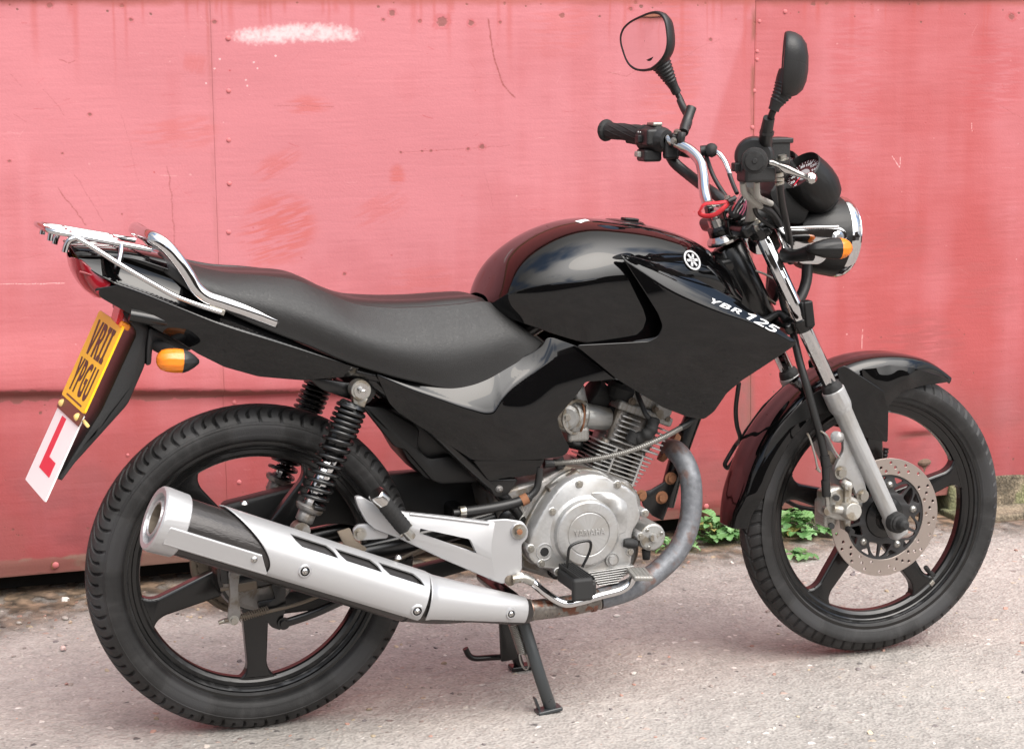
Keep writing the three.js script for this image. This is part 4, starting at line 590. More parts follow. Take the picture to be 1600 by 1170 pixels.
// side covers
const SIDE = [[.213,.6694,.117],[.2177,.6786,.118],[.2723,.6626,.127],[.3309,.6467,.132],[.3609,.6402,.133],[.3897,.6428,.131],[.4559,.67,.126],[.5113,.6948,.122],[.5284,.7067,.12],[.5365,.7204,.119],[.5483,.72,.121],[.5912,.703,.128],[.6694,.6392,.137],[.6342,.6375,.135],[.6068,.6377,.133],[.5896,.6156,.131],[.567,.5927,.13],[.5491,.5734,.13],[.5524,.5564,.131],[.5671,.5276,.132],[.5773,.5122,.132],[.5741,.5023,.13],[.5643,.4968,.129],[.529,.4956,.128],[.3901,.5031,.124],[.3444,.5349,.122],[.285,.5756,.119],[.2499,.6013,.117],[.2349,.6187,.116]];
const SIDE_IN = [[.2691,.6479,.137],[.3263,.6269,.146],[.3852,.6049,.151],[.4191,.5933,.152],[.4336,.6103,.146],[.4628,.6337,.141],[.5085,.6587,.136],[.5436,.6801,.133],[.3387,.5878,.143],[.4105,.5597,.147],[.4973,.5439,.147],[.5381,.5151,.138],[.4137,.5216,.136],[.4988,.5912,.144],[.577,.6632,.138],[.2993,.6032,.134]];
const SCR = [[.2143,.6723,.121],[.2685,.6459,.139],[.3256,.6225,.148],[.3784,.601,.153],[.4205,.5913,.155]], SCR2 = [[.4398,.6177,.15],[.4687,.6437,.146],[.5076,.6644,.142],[.5414,.681,.139]];
const sideLow = quad([...SCR, ...[[.3375,.5886,.147],[.4095,.5603,.15],[.4966,.5443,.149],[.5434,.5583,.145],[.57,.5108,.141],[.5254,.4991,.138],[.3869,.5053,.134],[.3413,.537,.132],[.283,.577,.126],[.2338,.6194,.12],[.4586,.5953,.152]]]);
const sideArm = quad([...SCR2.slice(1), ...[[.5108,.6147,.146],[.5436,.5763,.145],[.5851,.6178,.143],[.6314,.6388,.142],[.6682,.6398,.14],[.5885,.7029,.135],[.5543,.7175,.132],[.5625,.6648,.143]]]), [SA, SB] = [[.4729,.6385],[.552,.6335]];
const sideMain = creased([...SCR, ...SCR2], [[.2179,.6785,.117],[.2731,.6621,.124],[.3321,.646,.128],[.3621,.6395,.129],[.3907,.6423,.128],[.4573,.6693,.122],[.5127,.6941,.118],[.5295,.7062,.117],[.541,.7199,.117]], sideLow, 0.010);
const sideZ = (x, y) => lerp(sideMain(x, y), sideArm(x, y), smooth(SA[0], SB[0], x));
const sideG = skin(SIDE, [], { cell: 0.0032, round: 0.006, z: sideZ });
add('side_cover', sideG, M.glossBlack); add('side_cover', mirrorZ(sideG), M.glossBlack);
{
  const low = ext([[.3917,.5],[.5362,.4914],[.5182,.4622],[.4248,.4563]], 0.05, 0.118, 0.003, { round: 0.006 }), br = ext([[.4177,.4583],[.4869,.4552],[.4651,.4252],[.4411,.4211]], 0.060, 0.108, 0.003, { round: 0.008 });
  add('lower_cover', low, M.glossBlack); add('lower_cover', mirrorZ(low), M.glossBlack);
  add('cover_bracket', br, M.frameBlack); add('cover_bracket', mirrorZ(br), M.frameBlack); add('cover_bolt', domeBolt([.447,.4384,.108], [0, 0, 1], 0.0075), M.darkAlu);
}
// tail unit
const TAIL = [[-.301,.9026,.07],[-.2702,.9014,.083],[-.2229,.896,.094],[-.1754,.886,.103],[-.1494,.871,.109],[-.1126,.842,.114],[-.0645,.8021,.118],[-.0038,.7745,.121],[.0296,.758,.122],[.109,.716,.123],[.18,.6862,.122],[.1742,.6771,.121],[.1625,.6707,.12],[.0778,.6698,.117],[-.0019,.6812,.114],[-.0611,.7016,.112],[-.1071,.7279,.11],[-.1372,.7496,.108],[-.1746,.7726,.105],[-.2219,.8033,.098],[-.2644,.83,.09],[-.2765,.8448,.088],[-.2377,.85,.092],[-.2437,.8567,.09],[-.2714,.8728,.083],[-.2936,.8884,.075]];
const TAIL_IN = [[-.2037,.8406,.112],[-.1374,.8108,.123],[-.0673,.7788,.129],[.0282,.7435,.132],[.1075,.7123,.129],[-.1163,.7588,.118],[-.0064,.7068,.123],[-.1668,.8554,.111],[-.0822,.8002,.123],[.016,.7127,.126],[-.2402,.8736,.094],[.0734,.6859,.123]];
const TCR = [[-.2622,.8622,.092],[-.2039,.8396,.113],[-.1376,.8098,.124],[-.0675,.7779,.13],[.0282,.7424,.132],[.1072,.7124,.13],[.176,.6867,.124]];
const tailZ = creased(TCR, [...[[-.3008,.9024,.068],[-.2693,.9007,.076],[-.2217,.8952,.085],[-.1739,.8861,.093],[-.1479,.87,.099],[-.111,.8421,.105],[-.0634,.8013,.112],[-.003,.7739,.117],[.0303,.7576,.119],[.1095,.7168,.121],[.1791,.6872,.121]]], [...[[-.2738,.8416,.091],[-.2223,.8049,.102],[-.1751,.773,.108],[-.1377,.75,.111],[-.1076,.7283,.113],[-.0617,.7021,.115],[-.0025,.6817,.117],[.0773,.6701,.119],[.1622,.6709,.121],[-.1164,.7646,.12],[-.0066,.7139,.125]]]);
const tailG = skin(TAIL, [], { cell: 0.0035, round: 0.005, z: tailZ });
const tail = P('tail_cowl'); add('side_panel', tailG, M.glossBlack, tail); add('side_panel', mirrorZ(tailG), M.glossBlack, tail);
add('top_deck', panel(full([[[-.3081,.9135,0],[-.3107,.9163,.045],[-.3065,.9111,.064],[-.3001,.9016,.071]], [[-.2597,.9093,0],[-.2657,.9127,.05],[-.2671,.9086,.078],[-.2651,.9003,.085]], [[-.2042,.9025,0],[-.2117,.9065,.055],[-.2142,.9029,.088],[-.2125,.8948,.097]], [[-.1428,.8886,0],[-.1519,.8933,.06],[-.1546,.8879,.097],[-.1524,.8744,.108]]]), { sub: 8, thick: 0.004 }), M.glossBlack, tail);
add('tail_vent', merged([0, 1, 2, 3].map((k) => sweep([addv([-.2992,.9136,.058], [0.03, 0.001, 0], 0).add(new THREE.Vector3(0, -0.0045 * k + 0.004, 0.006 * k)), addv([-.2672,.9116,.062], [0, 0, 0]).add(new THREE.Vector3(0, -0.0045 * k + 0.004, 0.006 * k))], 0.0012, { seg: 6 }))), M.satinBlack, tail);
add('tail_light', merged([panel([.1, 1].map(() => 0).length ? [
  [[-.2695,.8706,.0845],[-.2585,.8605,.088],[-.2504,.8526,.09],[-.2735,.8414,.0885]], [[-.2965,.8929,.074],[-.2913,.8754,.078],[-.281,.8522,.083],[-.2682,.8309,.086]], [[-.3073,.8951,.045],[-.3031,.8728,.047],[-.2896,.846,.052],[-.2712,.8277,.056]], [[-.3091,.891,0],[-.3047,.8683,0],[-.2894,.8405,0],[-.2691,.8214,0]],
  ...[[[-.3073,.8951,.045],[-.3031,.8728,.047],[-.2896,.846,.052],[-.2712,.8277,.056]], [[-.2965,.8929,.074],[-.2913,.8754,.078],[-.281,.8522,.083],[-.2682,.8309,.086]], [[-.2695,.8706,.0845],[-.2585,.8605,.088],[-.2504,.8526,.09],[-.2735,.8414,.0885]]].map((r) => r.map((p) => [p[0], p[1], -p[2]]))] : [], { sub: 6, thick: 0.004 }),
  sweep([[-.2993,.8761,.082],[-.2759,.8673,.082],[-.2524,.8563,.082]], 0.0022, { seg: 8 })]), M.redLens);
// seat
{
  const seat = P('seat'), rows = [
    [[-.1562,.8926,0],[-.1599,.8952,.04],[-.1598,.8939,.075],[-.1568,.8846,.096],[-.1532,.8712,.098]], [[-.1034,.8744,0],[-.1117,.8772,.05],[-.1117,.8673,.088],[-.1073,.8515,.111],[-.0995,.8301,.113]], [[-.0406,.8601,0],[-.0507,.8625,.055],[-.0535,.8477,.098],[-.0496,.8253,.121],[-.0372,.7932,.121]],
    [[.0351,.8533,0],[.0227,.8552,.06],[.0187,.836,.104],[.0204,.8036,.129],[.0314,.7606,.125]], [[.0939,.8449,0],[.0805,.8468,.06],[.0755,.822,.105],[.0773,.7842,.133],[.0911,.7347,.127]], [[.1411,.8215,0],[.1268,.8239,.06],[.1225,.8025,.105],[.1271,.7624,.135],[.1521,.7048,.127]],
    [[.1948,.8,0],[.1797,.8027,.06],[.1761,.7767,.104],[.1811,.7389,.136],[.2127,.6816,.128]], [[.2618,.7908,0],[.2455,.7937,.06],[.2444,.7623,.101],[.2519,.7174,.135],[.2839,.6585,.128]], [[.3298,.7887,0],[.3128,.7913,.058],[.3154,.7592,.097],[.3261,.7091,.131],[.3655,.6388,.126]],
    [[.3923,.7905,0],[.3765,.7926,.055],[.3845,.7608,.091],[.4015,.7132,.124],[.443,.6616,.12]], [[.434,.7909,0],[.4229,.7921,.05],[.4413,.7653,.084],[.4688,.7292,.112],[.5098,.6911,.112]], [[.4517,.7852,0],[.4436,.7857,.044],[.4702,.7569,.076],[.5028,.7266,.097],[.5321,.7054,.103]]];
  const F = full(rows), nv = 48, nu = 110, a = F.map((r) => curve(r, nv)), G = []; for (let j = 0; j <= nv; j++) { const c = curve(a.map((r) => r[j]), nu); for (let i = 0; i <= nu; i++) (G[i] = G[i] || [])[j] = c[i]; }
  const sl = (j0, j1) => G.map((r) => r.slice(j0, j1 + 1));
  add('seat_top', sheet(sl(15, 33), {}), M.perfVinyl, seat);
  const under = (rowsS) => rowsS; add('seat_side', sheet(sl(33, 48), { thick: 0.008 }), M.vinyl, seat); add('seat_side', sheet(sl(0, 15), { thick: 0.008 }), M.vinyl, seat);
  add('seat_base', panel(rows.slice(1).map((r) => [[r[4][0], r[4][1] - 0.004, -r[4][2] + 0.006], [r[4][0], r[4][1] - 0.012, 0], [r[4][0], r[4][1] - 0.004, r[4][2] - 0.006]]), { sub: 4, thick: 0.012 }), M.plastic, seat);
  const at = (u, v) => { const i = clamp(u / 11 * nu, 0, nu), j = clamp(24 + v / 4 * 24, 0, nv), i0 = Math.min(nu - 1, i | 0), j0 = Math.min(nv - 1, j | 0), f = i - i0, g = j - j0; return G[i0][j0].clone().lerp(G[i0 + 1][j0], f).lerp(G[i0][j0 + 1].clone().lerp(G[i0 + 1][j0 + 1], f), g); };
  const path = curve([[0.25, 2.2], [1, 2.36], [2, 2.5], [3, 2.42], [4, 2.42], [5, 2.62], [5.7, 2.98], [6.2, 3.45], [6.6, 3.98]], 400), st = []; let run = 0, prev = null, seg = [];
  for (const q of path) { const p = at(q.x, q.y); p.z += 0.0006; p.y += 0.0006; if (prev) run += p.distanceTo(prev); prev = p; if (run % 0.0056 < 0.0036) seg.push(p); else { if (seg.length > 1) st.push(seg); seg = []; } }
  add('stitching', merged(st.map((s) => sweep([s[0], s[s.length - 1]], 0.0012, { seg: 5, n: 1 }))), M.thread, seat);
  add('piping', sweep(path.filter((q, i) => i % 8 === 0).map((q) => { const p = at(q.x, q.y - 0.02); return p; }), 0.0011, { seg: 6, n: 160 }), M.vinyl, seat);
}
// grab rail and luggage rack
{
  const rail = P('grab_rail'), half = [[.0306,.7773,.131],[-.0051,.7926,.13],[-.0603,.8142,.128],[-.0909,.8268,.127],[-.1079,.8431,.126],[-.1202,.8658,.125],[-.1386,.8952,.123],[-.1588,.9198,.118],[-.1744,.9306,.108],[-.1825,.9339,.09]], other = half.map((p) => [p[0], p[1], -p[2]]).reverse();
  add('rail_bar', sweep([...half, ...other], (t) => 0.0115 * (t < 0.04 || t > 0.96 ? 0.97 : 1), { n: 220, seg: 20, flat: [0.62, 1.0], up: [0, 0, 1] }), M.chrome, rail);
  const e = V(half[0]), d = sub(half[0], half[1]).normalize(); add('end_plug', sweep([addv(e, d, -0.001), addv(e, d, 0.004)], 0.0105, { straight: true, seg: 20, flat: [0.62, 1], up: [0, 0, 1] }), M.rubber, rail);
  const rack = P('luggage_rack'), R = 0.0050, s = (pts, r = R, o = {}) => sweep(pts, r, { seg: 12, ...o });
  const right = [[-.1781,.91,.098],[-.2281,.9214,.092],[-.2695,.9304,.088],[-.3083,.9391,.082],[-.3422,.9461,.072]], left = right.map((p) => [p[0], p[1], -p[2]]), rear = [[-.3593,.9534,.03],[-.357,.9522,-.03]];
  add('outer_loop', s([...right, ...rear, ...left.reverse()], R, { n: 120 }), M.chrome, rack);
  for (const z of [0.034, -0.034]) add('inner_bar', s([right[4], right[2], right[1]].map((p, i) => [p[0] + (i ? 0 : -0.004), p[1] + 0.001, z])), M.chrome, rack);
  add('cross_bar', s([[right[1][0], right[1][1], 0.092], [right[1][0] + 0.005, right[1][1] - 0.001, -0.092]]), M.chrome, rack); add('cross_bar', s([[right[3][0], right[3][1] - 0.001, 0.082], [right[3][0], right[3][1] - 0.001, -0.082]]), M.chrome, rack);
  for (const k of [1, -1]) {
    const f = (a) => a.map((p) => [p[0], p[1], p[2] * k]);
    add('stay', s(f([[-.3035,.9349,.086],[-.2878,.9251,.095],[-.2617,.9073,.104],[-.2365,.8895,.112],[-.2056,.8689,.118],[-.1764,.8503,.122],[-.1481,.8328,.126],[-.116,.8182,.129],[-.067,.7992,.131]]), 0.0046, { n: 60 }), M.chrome, rack);
    add('stay_tab', rbox(f([[-.0747,.803,.131]])[0], [0.030, 0.010, 0.004], 0.0015, [0, 0, -0.36]), M.zinc, rack);
    add('post', s(f([[-.2284,.9193,.093],[-.2315,.9061,.104],[-.2363,.8916,.111]]), 0.0044), M.chrome, rack);
    add('hook', s(f([[-.3012,.9346,.084],[-.312,.9317,.084],[-.3187,.9242,.083],[-.3236,.9102,.083]]), 0.0055), M.chrome, rack);
    add('hook', s(f([[-.343,.9437,.068],[-.3458,.9295,.068]]), 0.0052), M.chrome, rack);
  }
}
// rear mudguard with plate, learner plate, reflector and indicators
{
  const g = P('rear_mudguard');
  add('guard_body', merged([ext([[-.2314,.8051],[-.2055,.7926],[-.1819,.7722],[-.1898,.7399],[-.1923,.706],[-.2057,.6784],[-.2251,.6376],[-.3427,.5175],[-.3474,.5122],[-.3517,.5126],[-.3434,.5267],[-.2718,.6317],[-.2055,.7633],[-.2191,.7832]], -0.068, 0.072, 0.006, { round: 0.01 }), ext([[-.1846,.7716],[-.1648,.7649],[-.1372,.7543],[-.1186,.7408],[-.1101,.7266],[-.1304,.7278],[-.1656,.7446],[-.1794,.734],[-.1827,.7059],[-.1917,.7041],[-.1892,.7402]], -0.070, 0.075, 0.004, { round: 0.006 })]), M.plastic, g);
  const A = V([-.2228,.7743,.08]), B = V([-.2972,.6246,.08]), AL = V([-.2421,.7836,-.086]), w = sub(A, AL).normalize(), L = A.distanceTo(B), W = A.distanceTo(AL), dn = sub(B, A).addScaledVector(w, -sub(B, A).dot(w)).normalize(), nrm = dn.clone().cross(w).normalize(); if (nrm.x > 0) nrm.negate();
  // local plate axes: X to the left seen from behind is -z; build in plane coordinates (a across from left edge, b down)
  const pt = (a, b, off) => AL.clone().addScaledVector(w, a).addScaledVector(dn, b).addScaledVector(nrm, off);
  const flat = (poly, off, thick, m, name, par, rnd = 0) => { const s = poly instanceof THREE.Shape ? poly : roundShape(poly, rnd), geoE = new THREE.ExtrudeGeometry(s, { depth: thick, bevelEnabled: false, curveSegments: 8 }), M4 = new THREE.Matrix4().makeBasis(w, dn.clone().negate(), nrm); M4.setPosition(pt(0, 0, off)); geoE.applyMatrix4(M4); return add(name, geoE, m, par); };
  const np = P('number_plate'); flat([[0, 0], [W, 0], [W, -L], [0, -L]], 0.004, 0.004, M.plateYellow, 'plate_sheet', np, 0.006);
  const font = FONT;
  const text = (str, a0, a1, b0, b1, par, m, name, off) => { const t = new TextGeometry(str, { font, size: 1, depth: 0.5, curveSegments: 6, bevelEnabled: false }); t.computeBoundingBox(); const bb = t.boundingBox; t.translate(-bb.min.x, -bb.min.y, 0); t.scale((a1 - a0) / (bb.max.x - bb.min.x), (b1 - b0) / (bb.max.y - bb.min.y), 0.0016); const M4 = new THREE.Matrix4().makeBasis(w, dn.clone().negate(), nrm); M4.setPosition(pt(a0, b1, off)); t.applyMatrix4(M4); return add(name, t.index ? t.toNonIndexed() : t, m, par); };
  text('VRII', 0.022, W - 0.022, 0.014, L * 0.47, np, M.plateInk, 'lettering', 0.0078); text('YPGU', 0.018, W - 0.020, L * 0.52, L * 0.90, np, M.plateInk, 'lettering', 0.0078);
  flat([[0.028, -L * 0.945], [W - 0.028, -L * 0.945], [W - 0.028, -L * 0.965], [0.028, -L * 0.965]], 0.0079, 0.0004, M.brownInk, 'maker_line', np);
  const LB = L + 0.168; const lp = P('learner_plate'); flat([[0.0, -L - 0.004], [W - 0.006, -L - 0.004], [W - 0.006, -LB], [0.0, -LB]], 0.0015, 0.003, M.whitePlastic, 'plate_sheet', lp, 0.003);
  flat([[0.048, -L - 0.030], [0.078, -L - 0.030], [0.078, -L - 0.103], [0.128, -L - 0.103], [0.128, -L - 0.131], [0.048, -L - 0.131]], 0.0046, 0.0006, M.redFilm, 'red_letter', lp);
  flat([[0.0, -L - 0.001], [W - 0.002, -L - 0.001], [W - 0.002, -L - 0.024], [0.0, -L - 0.024]], 0.0048, 0.0025, M.brownInk, 'clamp_strip', np, 0.002);
  for (const a of [0.022, W - 0.026]) add('plate_bolt', domeBolt(pt(a, L + 0.012, 0.007), nrm, 0.0075), M.cream, np);
  add('fixing_pin', cyl(addv(pt(W - 0.006, L + 0.012, 0), w, 0.0), addv(pt(W - 0.006, L + 0.014, 0), w, 0.032), 0.0032), M.cream, np);
  add('reflector', rbox([-.2307,.7934,.03], [0.010, 0.032, 0.075], 0.003, [0, 0, -0.3]), M.reflector, g); add('plate_lamp', rbox([-.2255,.7764,.06], [0.02, 0.012, 0.03], 0.004, [0, 0, -0.5]), M.orangeFlat, g);
  for (const k of [1, -1]) {
    const s = P('rear_indicator'), c = V([-.1399,.723,.165]), f = (p) => [p[0], p[1], p[2] * k]; c.z *= k; const back = sub([-.1866,.728,.165], [-.1399,.723,.165]).normalize(), bk = new THREE.Vector3(back.x, back.y, 0).normalize();
    add('housing', merged([lathe([[0, -0.027], [0.004, -0.0255], [0.0108, -0.018], [0.0172, -0.008], [0.0206, 0.001], [0.0204, 0.003], [0, 0.003]], c, bk, 36, 0.9), sweep([f([-.1699,.7387,.08]), f([-.1596,.7357,.12]), addv(c, bk, 0.002).add(new THREE.Vector3(-0.005, 0.008, -0.010 * k))], 0.013, { flat: [0.8, 1] })]), M.plastic, s);
    add('lens', lathe([[0.0204, 0.003], [0.0207, 0.006], [0.0212, 0.016], [0.0200, 0.029], [0.0170, 0.039], [0.011, 0.0450], [0.005, 0.0472], [0, 0.0475]], c, bk, 36, 0.8), M.amber, s);
    add('bulb_reflector', lathe([[0.004, 0.006], [0.0180, 0.007], [0.0180, 0.010], [0.008, 0.014], [0.007, 0.030], [0, 0.034]], c, bk, 24, 0.8), M.orangeFlat, s);
  }
}
// front mudguard
{
  const g = P('front_mudguard'), rows = [], C = FW, N = 30;
  const th = [-0.02, 0.12]; // from the rear tip round over the top to the front tip
  for (let k = 0; k <= N; k++) {
    const t = k / N, a = lerp(3.14, 0.995, t), w = lerp(0.060, 0.056, t) * (0.62 + 0.38 * smooth(0, 0.12, t)) * (1 - 0.75 * smooth(0.80, 1.0, t)), r = 0.3200 + 0.010 * smooth(0.35, 0.7, t) * smooth(1.05, 0.85, t) + 0.010 * smooth(0.14, 0, t), dep = 0.040 * (0.75 + 0.25 * smooth(0, 0.2, t)) * (1 - 0.72 * smooth(0.78, 1, t));
    const row = []; for (const [f, d] of [[-1, 1], [-0.97, 0.55], [-0.80, 0.14], [-0.42, 0.01], [0, 0], [0.42, 0.01], [0.80, 0.14], [0.97, 0.55], [1, 1]]) row.push([C[0] + (r - dep * d) * Math.cos(a), C[1] + (r - dep * d) * Math.sin(a), f * w]); rows.push(row);
  }
  add('guard_shell', panel(rows, { nu: 120, nv: 56, thick: 0.003 }), M.glossBlack, g);
  for (const k of [1, -1]) {
    const f = (q) => { if (k > 0) return q; return mirrorZ(q); };
    // flank behind the fork leg, the fork guard, and the pointed wing ahead of it
    const keep = (pts) => pts.map((p) => { const dx = p[0] - C[0], dy = p[1] - C[1], r = Math.hypot(dx, dy), s = r > 0.316 ? 0.316 / r : 1; return [C[0] + dx * s, C[1] + dy * s, ...p.slice(2)]; });
    add('flank', f(skin(keep([[1.1061,.5797,.06],[1.1648,.584,.062],[1.1902,.6018,.062],[1.2297,.528,.064],[1.2258,.4726,.06],[1.1993,.4928,.06],[1.1647,.5324,.064],[1.1231,.522,.062],[1.0742,.5019,.061],[1.0191,.445,.06],[1.0257,.4768,.06],[1.0601,.5389,.06]]), [], { thick: 0.003 })), M.satinBlack, g);
    add('fork_guard', f(skin([[1.1771,.6129,.062],[1.1906,.6192,.066],[1.272,.5643,.08],[1.2854,.5262,.076],[1.2879,.4597,.072],[1.2286,.4751,.068],[1.2057,.5303,.068],[1.1838,.5805,.064]], [[1.2307,.5557,.074],[1.2531,.5021,.075]], { thick: 0.003, cell: 0.005 })), M.glossBlack, g);
    add('wing', f(skin([[1.2322,.6099,.064],[1.2972,.6134,.062],[1.3569,.6037,.056],[1.4256,.5802,.042],[1.459,.567,.03],[1.3763,.566,.05],[1.3262,.5576,.06],[1.2951,.5341,.064],[1.2872,.4978,.064],[1.2526,.5261,.062],[1.2372,.5663,.062]], [[1.2673,.5894,.072],[1.3372,.5892,.065],[1.2651,.5462,.07]], { thick: 0.003, cell: 0.005 })), M.glossBlack, g);
  }
}

// ---------------------------------------------------------------- engine
const engine = P('engine');
{
  const Z = 0.150, case2 = [[.4394,.424],[.475,.4369],[.5388,.4489],[.5775,.4705],[.6423,.4568],[.7146,.4298],[.7398,.3926],[.7346,.2793],[.7146,.243],[.6417,.2299],[.5503,.2529],[.4887,.2776],[.4612,.3298]];
  add('crankcase', merged([ext(case2, -0.105, 0.098, 0.008, { round: 0.012, bs: 3 }), ext([[.54,.4341],[.5982,.4652],[.6176,.4476],[.5669,.417],[.5513,.3961]], 0.085, 0.122, 0.003, { round: 0.003 })]), M.darkAlu, engine);
  const O = [[.4894,.3305],[.4959,.3507],[.5049,.3719],[.5151,.3893],[.5254,.4055],[.5369,.4203],[.5497,.4363],[.565,.4485],[.5855,.4578],[.6175,.4613],[.6458,.4554],[.6639,.4429],[.6899,.4309],[.7082,.4146],[.7135,.3931],[.7187,.3728],[.7122,.3584],[.7017,.3444],[.6978,.3199],[.7004,.2997],[.6978,.2774],[.6689,.2527],[.6272,.2468],[.5962,.2574],[.5705,.2736],[.5449,.2822],[.522,.2869],[.5043,.296],[.4917,.3107]];
  const hole = [[.5222,.3201]][0];
  const cover = P('clutch_cover'), c = [.6043,.3507,.15];
  add('cover_base', ext(O, 0.097, Z - 0.004, 0.006, { round: 0.006, bs: 4, holes: [circle2(hole[0], hole[1], 0.0150)] }), M.coverAlu, engine);
  add('cover_flange', ext(O.map(([x, y]) => [c[0] + (x - c[0]) * 1.035, c[1] + (y - c[1]) * 1.035]), 0.090, 0.108, 0.003, { round: 0.006 }), M.castAlu, engine);
  add('clutch_dome', lathe([[0, 0.0165], [0.0395, 0.0165], [0.0402, 0.0160], [0.0408, 0.0152], [0.0418, 0.0152], [0.0424, 0.0162], [0.0432, 0.0168], [0.0500, 0.0165], [0.0590, 0.0150], [0.0618, 0.0125], [0.0632, 0.0080], [0.0650, 0.0030], [0.0680, 0.0010], [0.0720, -0.0005], [0.0730, -0.006]], [c[0], c[1], Z - 0.004], [0, 0, 1], 96, 0.25), M.coverAlu, engine);
  // ridge that runs from the dome to the oil pump
  add('cover_ridge', skin([[c[0] + 0.010, c[1] + 0.074, 0.147], [c[0] + 0.052, c[1] + 0.072, 0.147], [c[0] + 0.083, c[1] + 0.050, 0.147], [c[0] + 0.083, c[1] - 0.006, 0.147], [c[0] + 0.060, c[1] - 0.010, 0.147], [c[0] + 0.06, c[1] + 0.012, 0.147], [c[0] + 0.045, c[1] + 0.042, 0.147]], [[c[0] + 0.064, c[1] + 0.035, 0.157], [c[0] + 0.045, c[1] + 0.058, 0.154]], { thick: 0.004, round: 0.008 }), M.coverAlu, engine);
  { const t = new TextGeometry('YAMAHA', { font: FONT, size: 0.0118, depth: 0.0014, curveSegments: 4, bevelEnabled: true, bevelThickness: 0.0005, bevelSize: 0.0003, bevelSegments: 1 }); t.computeBoundingBox(); const b = t.boundingBox; t.translate(-(b.max.x + b.min.x) / 2, -(b.max.y + b.min.y) / 2, 0); t.scale(0.062 / (b.max.x - b.min.x), 0.92, 1); t.translate(c[0] + 0.002, c[1] + 0.003, Z + 0.0122); add('raised_lettering', t.index ? t.toNonIndexed() : t, M.coverAlu, engine); }
  add('oil_window', merged([lathe([[0, 0.0005], [0.0146, 0.0005]], [hole[0], hole[1], Z - 0.006], [0, 0, 1], 32)]), M.plastic, engine);
  add('oil_window_rim', lathe([[0.0146, -0.004], [0.0146, 0.001], [0.0152, 0.0018], [0.0163, 0.0016], [0.0172, 0.000], [0.0174, -0.003]], [hole[0], hole[1], Z - 0.004], [0, 0, 1], 40, 0.4), M.coverAlu, engine);
  for (const p of [[.5382,.3962,.146],[.5921,.4442,.146],[.6694,.4367,.146],[.4946,.3291,.146],[.7257,.3763,.146],[.7165,.3322,.146],[.6942,.3043,.146],[.5159,.2988,.146],[.6106,.2549,.146],[.5489,.2796,.146]]) { add('cover_boss', cyl([p[0], p[1], 0.105], [p[0], p[1], 0.1475], 0.0092, 0.0082), M.coverAlu, engine); add('cover_bolt', hexBolt([p[0], p[1], 0.1475], [0, 0, 1], 0.0048), M.zinc, engine); }
  { const f = [.6572,.2925,.15]; add('filler_plug', lathe([[0, 0.004], [0.0075, 0.004], [0.0085, 0.0015], [0.0088, -0.001], [0.0115, -0.001], [0.013, 0.001], [0.0142, -0.003], [0.0142, -0.010]], f, [0, 0, 1], 32, 0.4), M.coverAlu, engine); }
  for (let k = 0; k < 7; k++) { const y = [[.6521,.2743]][0][1] - k * 0.0046, x0 = [[.6079,.2786]][0][0] + 0.0035 * k, x1 = [[.702,.2796]][0][0] - 0.0052 * k; add('cooling_rib', rbox([(x0 + x1) / 2, y, 0.143], [x1 - x0, 0.0020, 0.016], 0.0009, [0, 0, 0.045]), M.coverAlu, engine); }
  // oil pump / starter end
  const q = [.7453,.3254,.128]; add('starter_motor', merged([lathe([[0, 0.018], [0.0075, 0.018], [0.0085, 0.016], [0.009, 0.011], [0.023, 0.010], [0.0262, 0.008], [0.0275, 0.003], [0.0275, -0.11], [0, -0.11]], q, [0, 0, 1], 40, 0.4)]), M.castAlu, engine);
  for (const a of [0.4, 2.2, 4.3]) add('starter_bolt', domeBolt([q[0] + 0.0195 * Math.cos(a), q[1] + 0.0195 * Math.sin(a), q[2] + 0.010], [0, 0, 1], 0.0040), M.zinc, engine);
  add('rubber_boot', sweep([[.6815,.3227,.145],[.6933,.3216,.145],[.7077,.3178,.145]], (t) => 0.0095 + 0.003 * Math.sin(t * 3.1), { flat: [0.8, 1] }), M.rubber, engine);
  add('drain_nub', cyl([.7395,.2988,.12], [.7395,.2786,.12], 0.009, 0.007), M.rubber, engine);
  add('generator_cover', mirrorZ(ext(O, 0.100, 0.135, 0.010, { round: 0.01, bs: 4 })), M.coverAlu, engine);
  // cylinder and head: separate fins stacked on the bore axis
  const e = sub([.7998,.4529,.06], [.653,.5118,.06]); e.z = 0; e.normalize(); const a = new THREE.Vector3(-e.y, e.x, 0), J = V([.7317,.4876,.062]); J.z = 0; const ang = Math.atan2(e.y, e.x);
  const pt = (u, h, z = 0) => J.clone().addScaledVector(e, u).addScaledVector(a, h).add(new THREE.Vector3(0, 0, z));
  const fin = (u0, u1, h, zz, th, name, par, round = 0.012) => { const g = ext([[u0, -zz], [u1, -zz], [u1, zz], [u0, zz]], -th / 2, th / 2, th * 0.36, { round, bs: 2 }); g.rotateX(-Math.PI / 2); g.rotateZ(ang); const p = pt(0, h); g.translate(p.x, p.y, 0); return add(name, g, M.coverAlu, par); };
  const cylP = P('cylinder'), head = P('cylinder_head');
  add('bore', merged([cyl(pt(-0.008, -0.078), pt(-0.008, 0.01), 0.046, 0.046, 40), ...[[-0.045, 0.040], [0.030, 0.045], [-0.045, -0.04], [0.03, -0.045]].map(([u, z]) => cyl(pt(u, -0.078, z), pt(u, 0.0, z), 0.011))]), M.darkAlu, cylP);
  for (let k = 0; k < 8; k++) fin(-0.069 + 0.0008 * k, 0.056 - 0.0021 * k, -0.0085 - 0.0084 * k, 0.066 - 0.0003 * k, 0.0026, 'fin', cylP);
  for (const u of [-0.028, 0.030]) add('fin_web', (() => { const g = rbox([0, 0, 0], [0.0045, 0.066, 0.010], 0.001); g.rotateZ(ang); const p = pt(u, -0.040, 0.0605); g.translate(p.x, p.y, p.z); return g; })(), M.coverAlu, cylP);
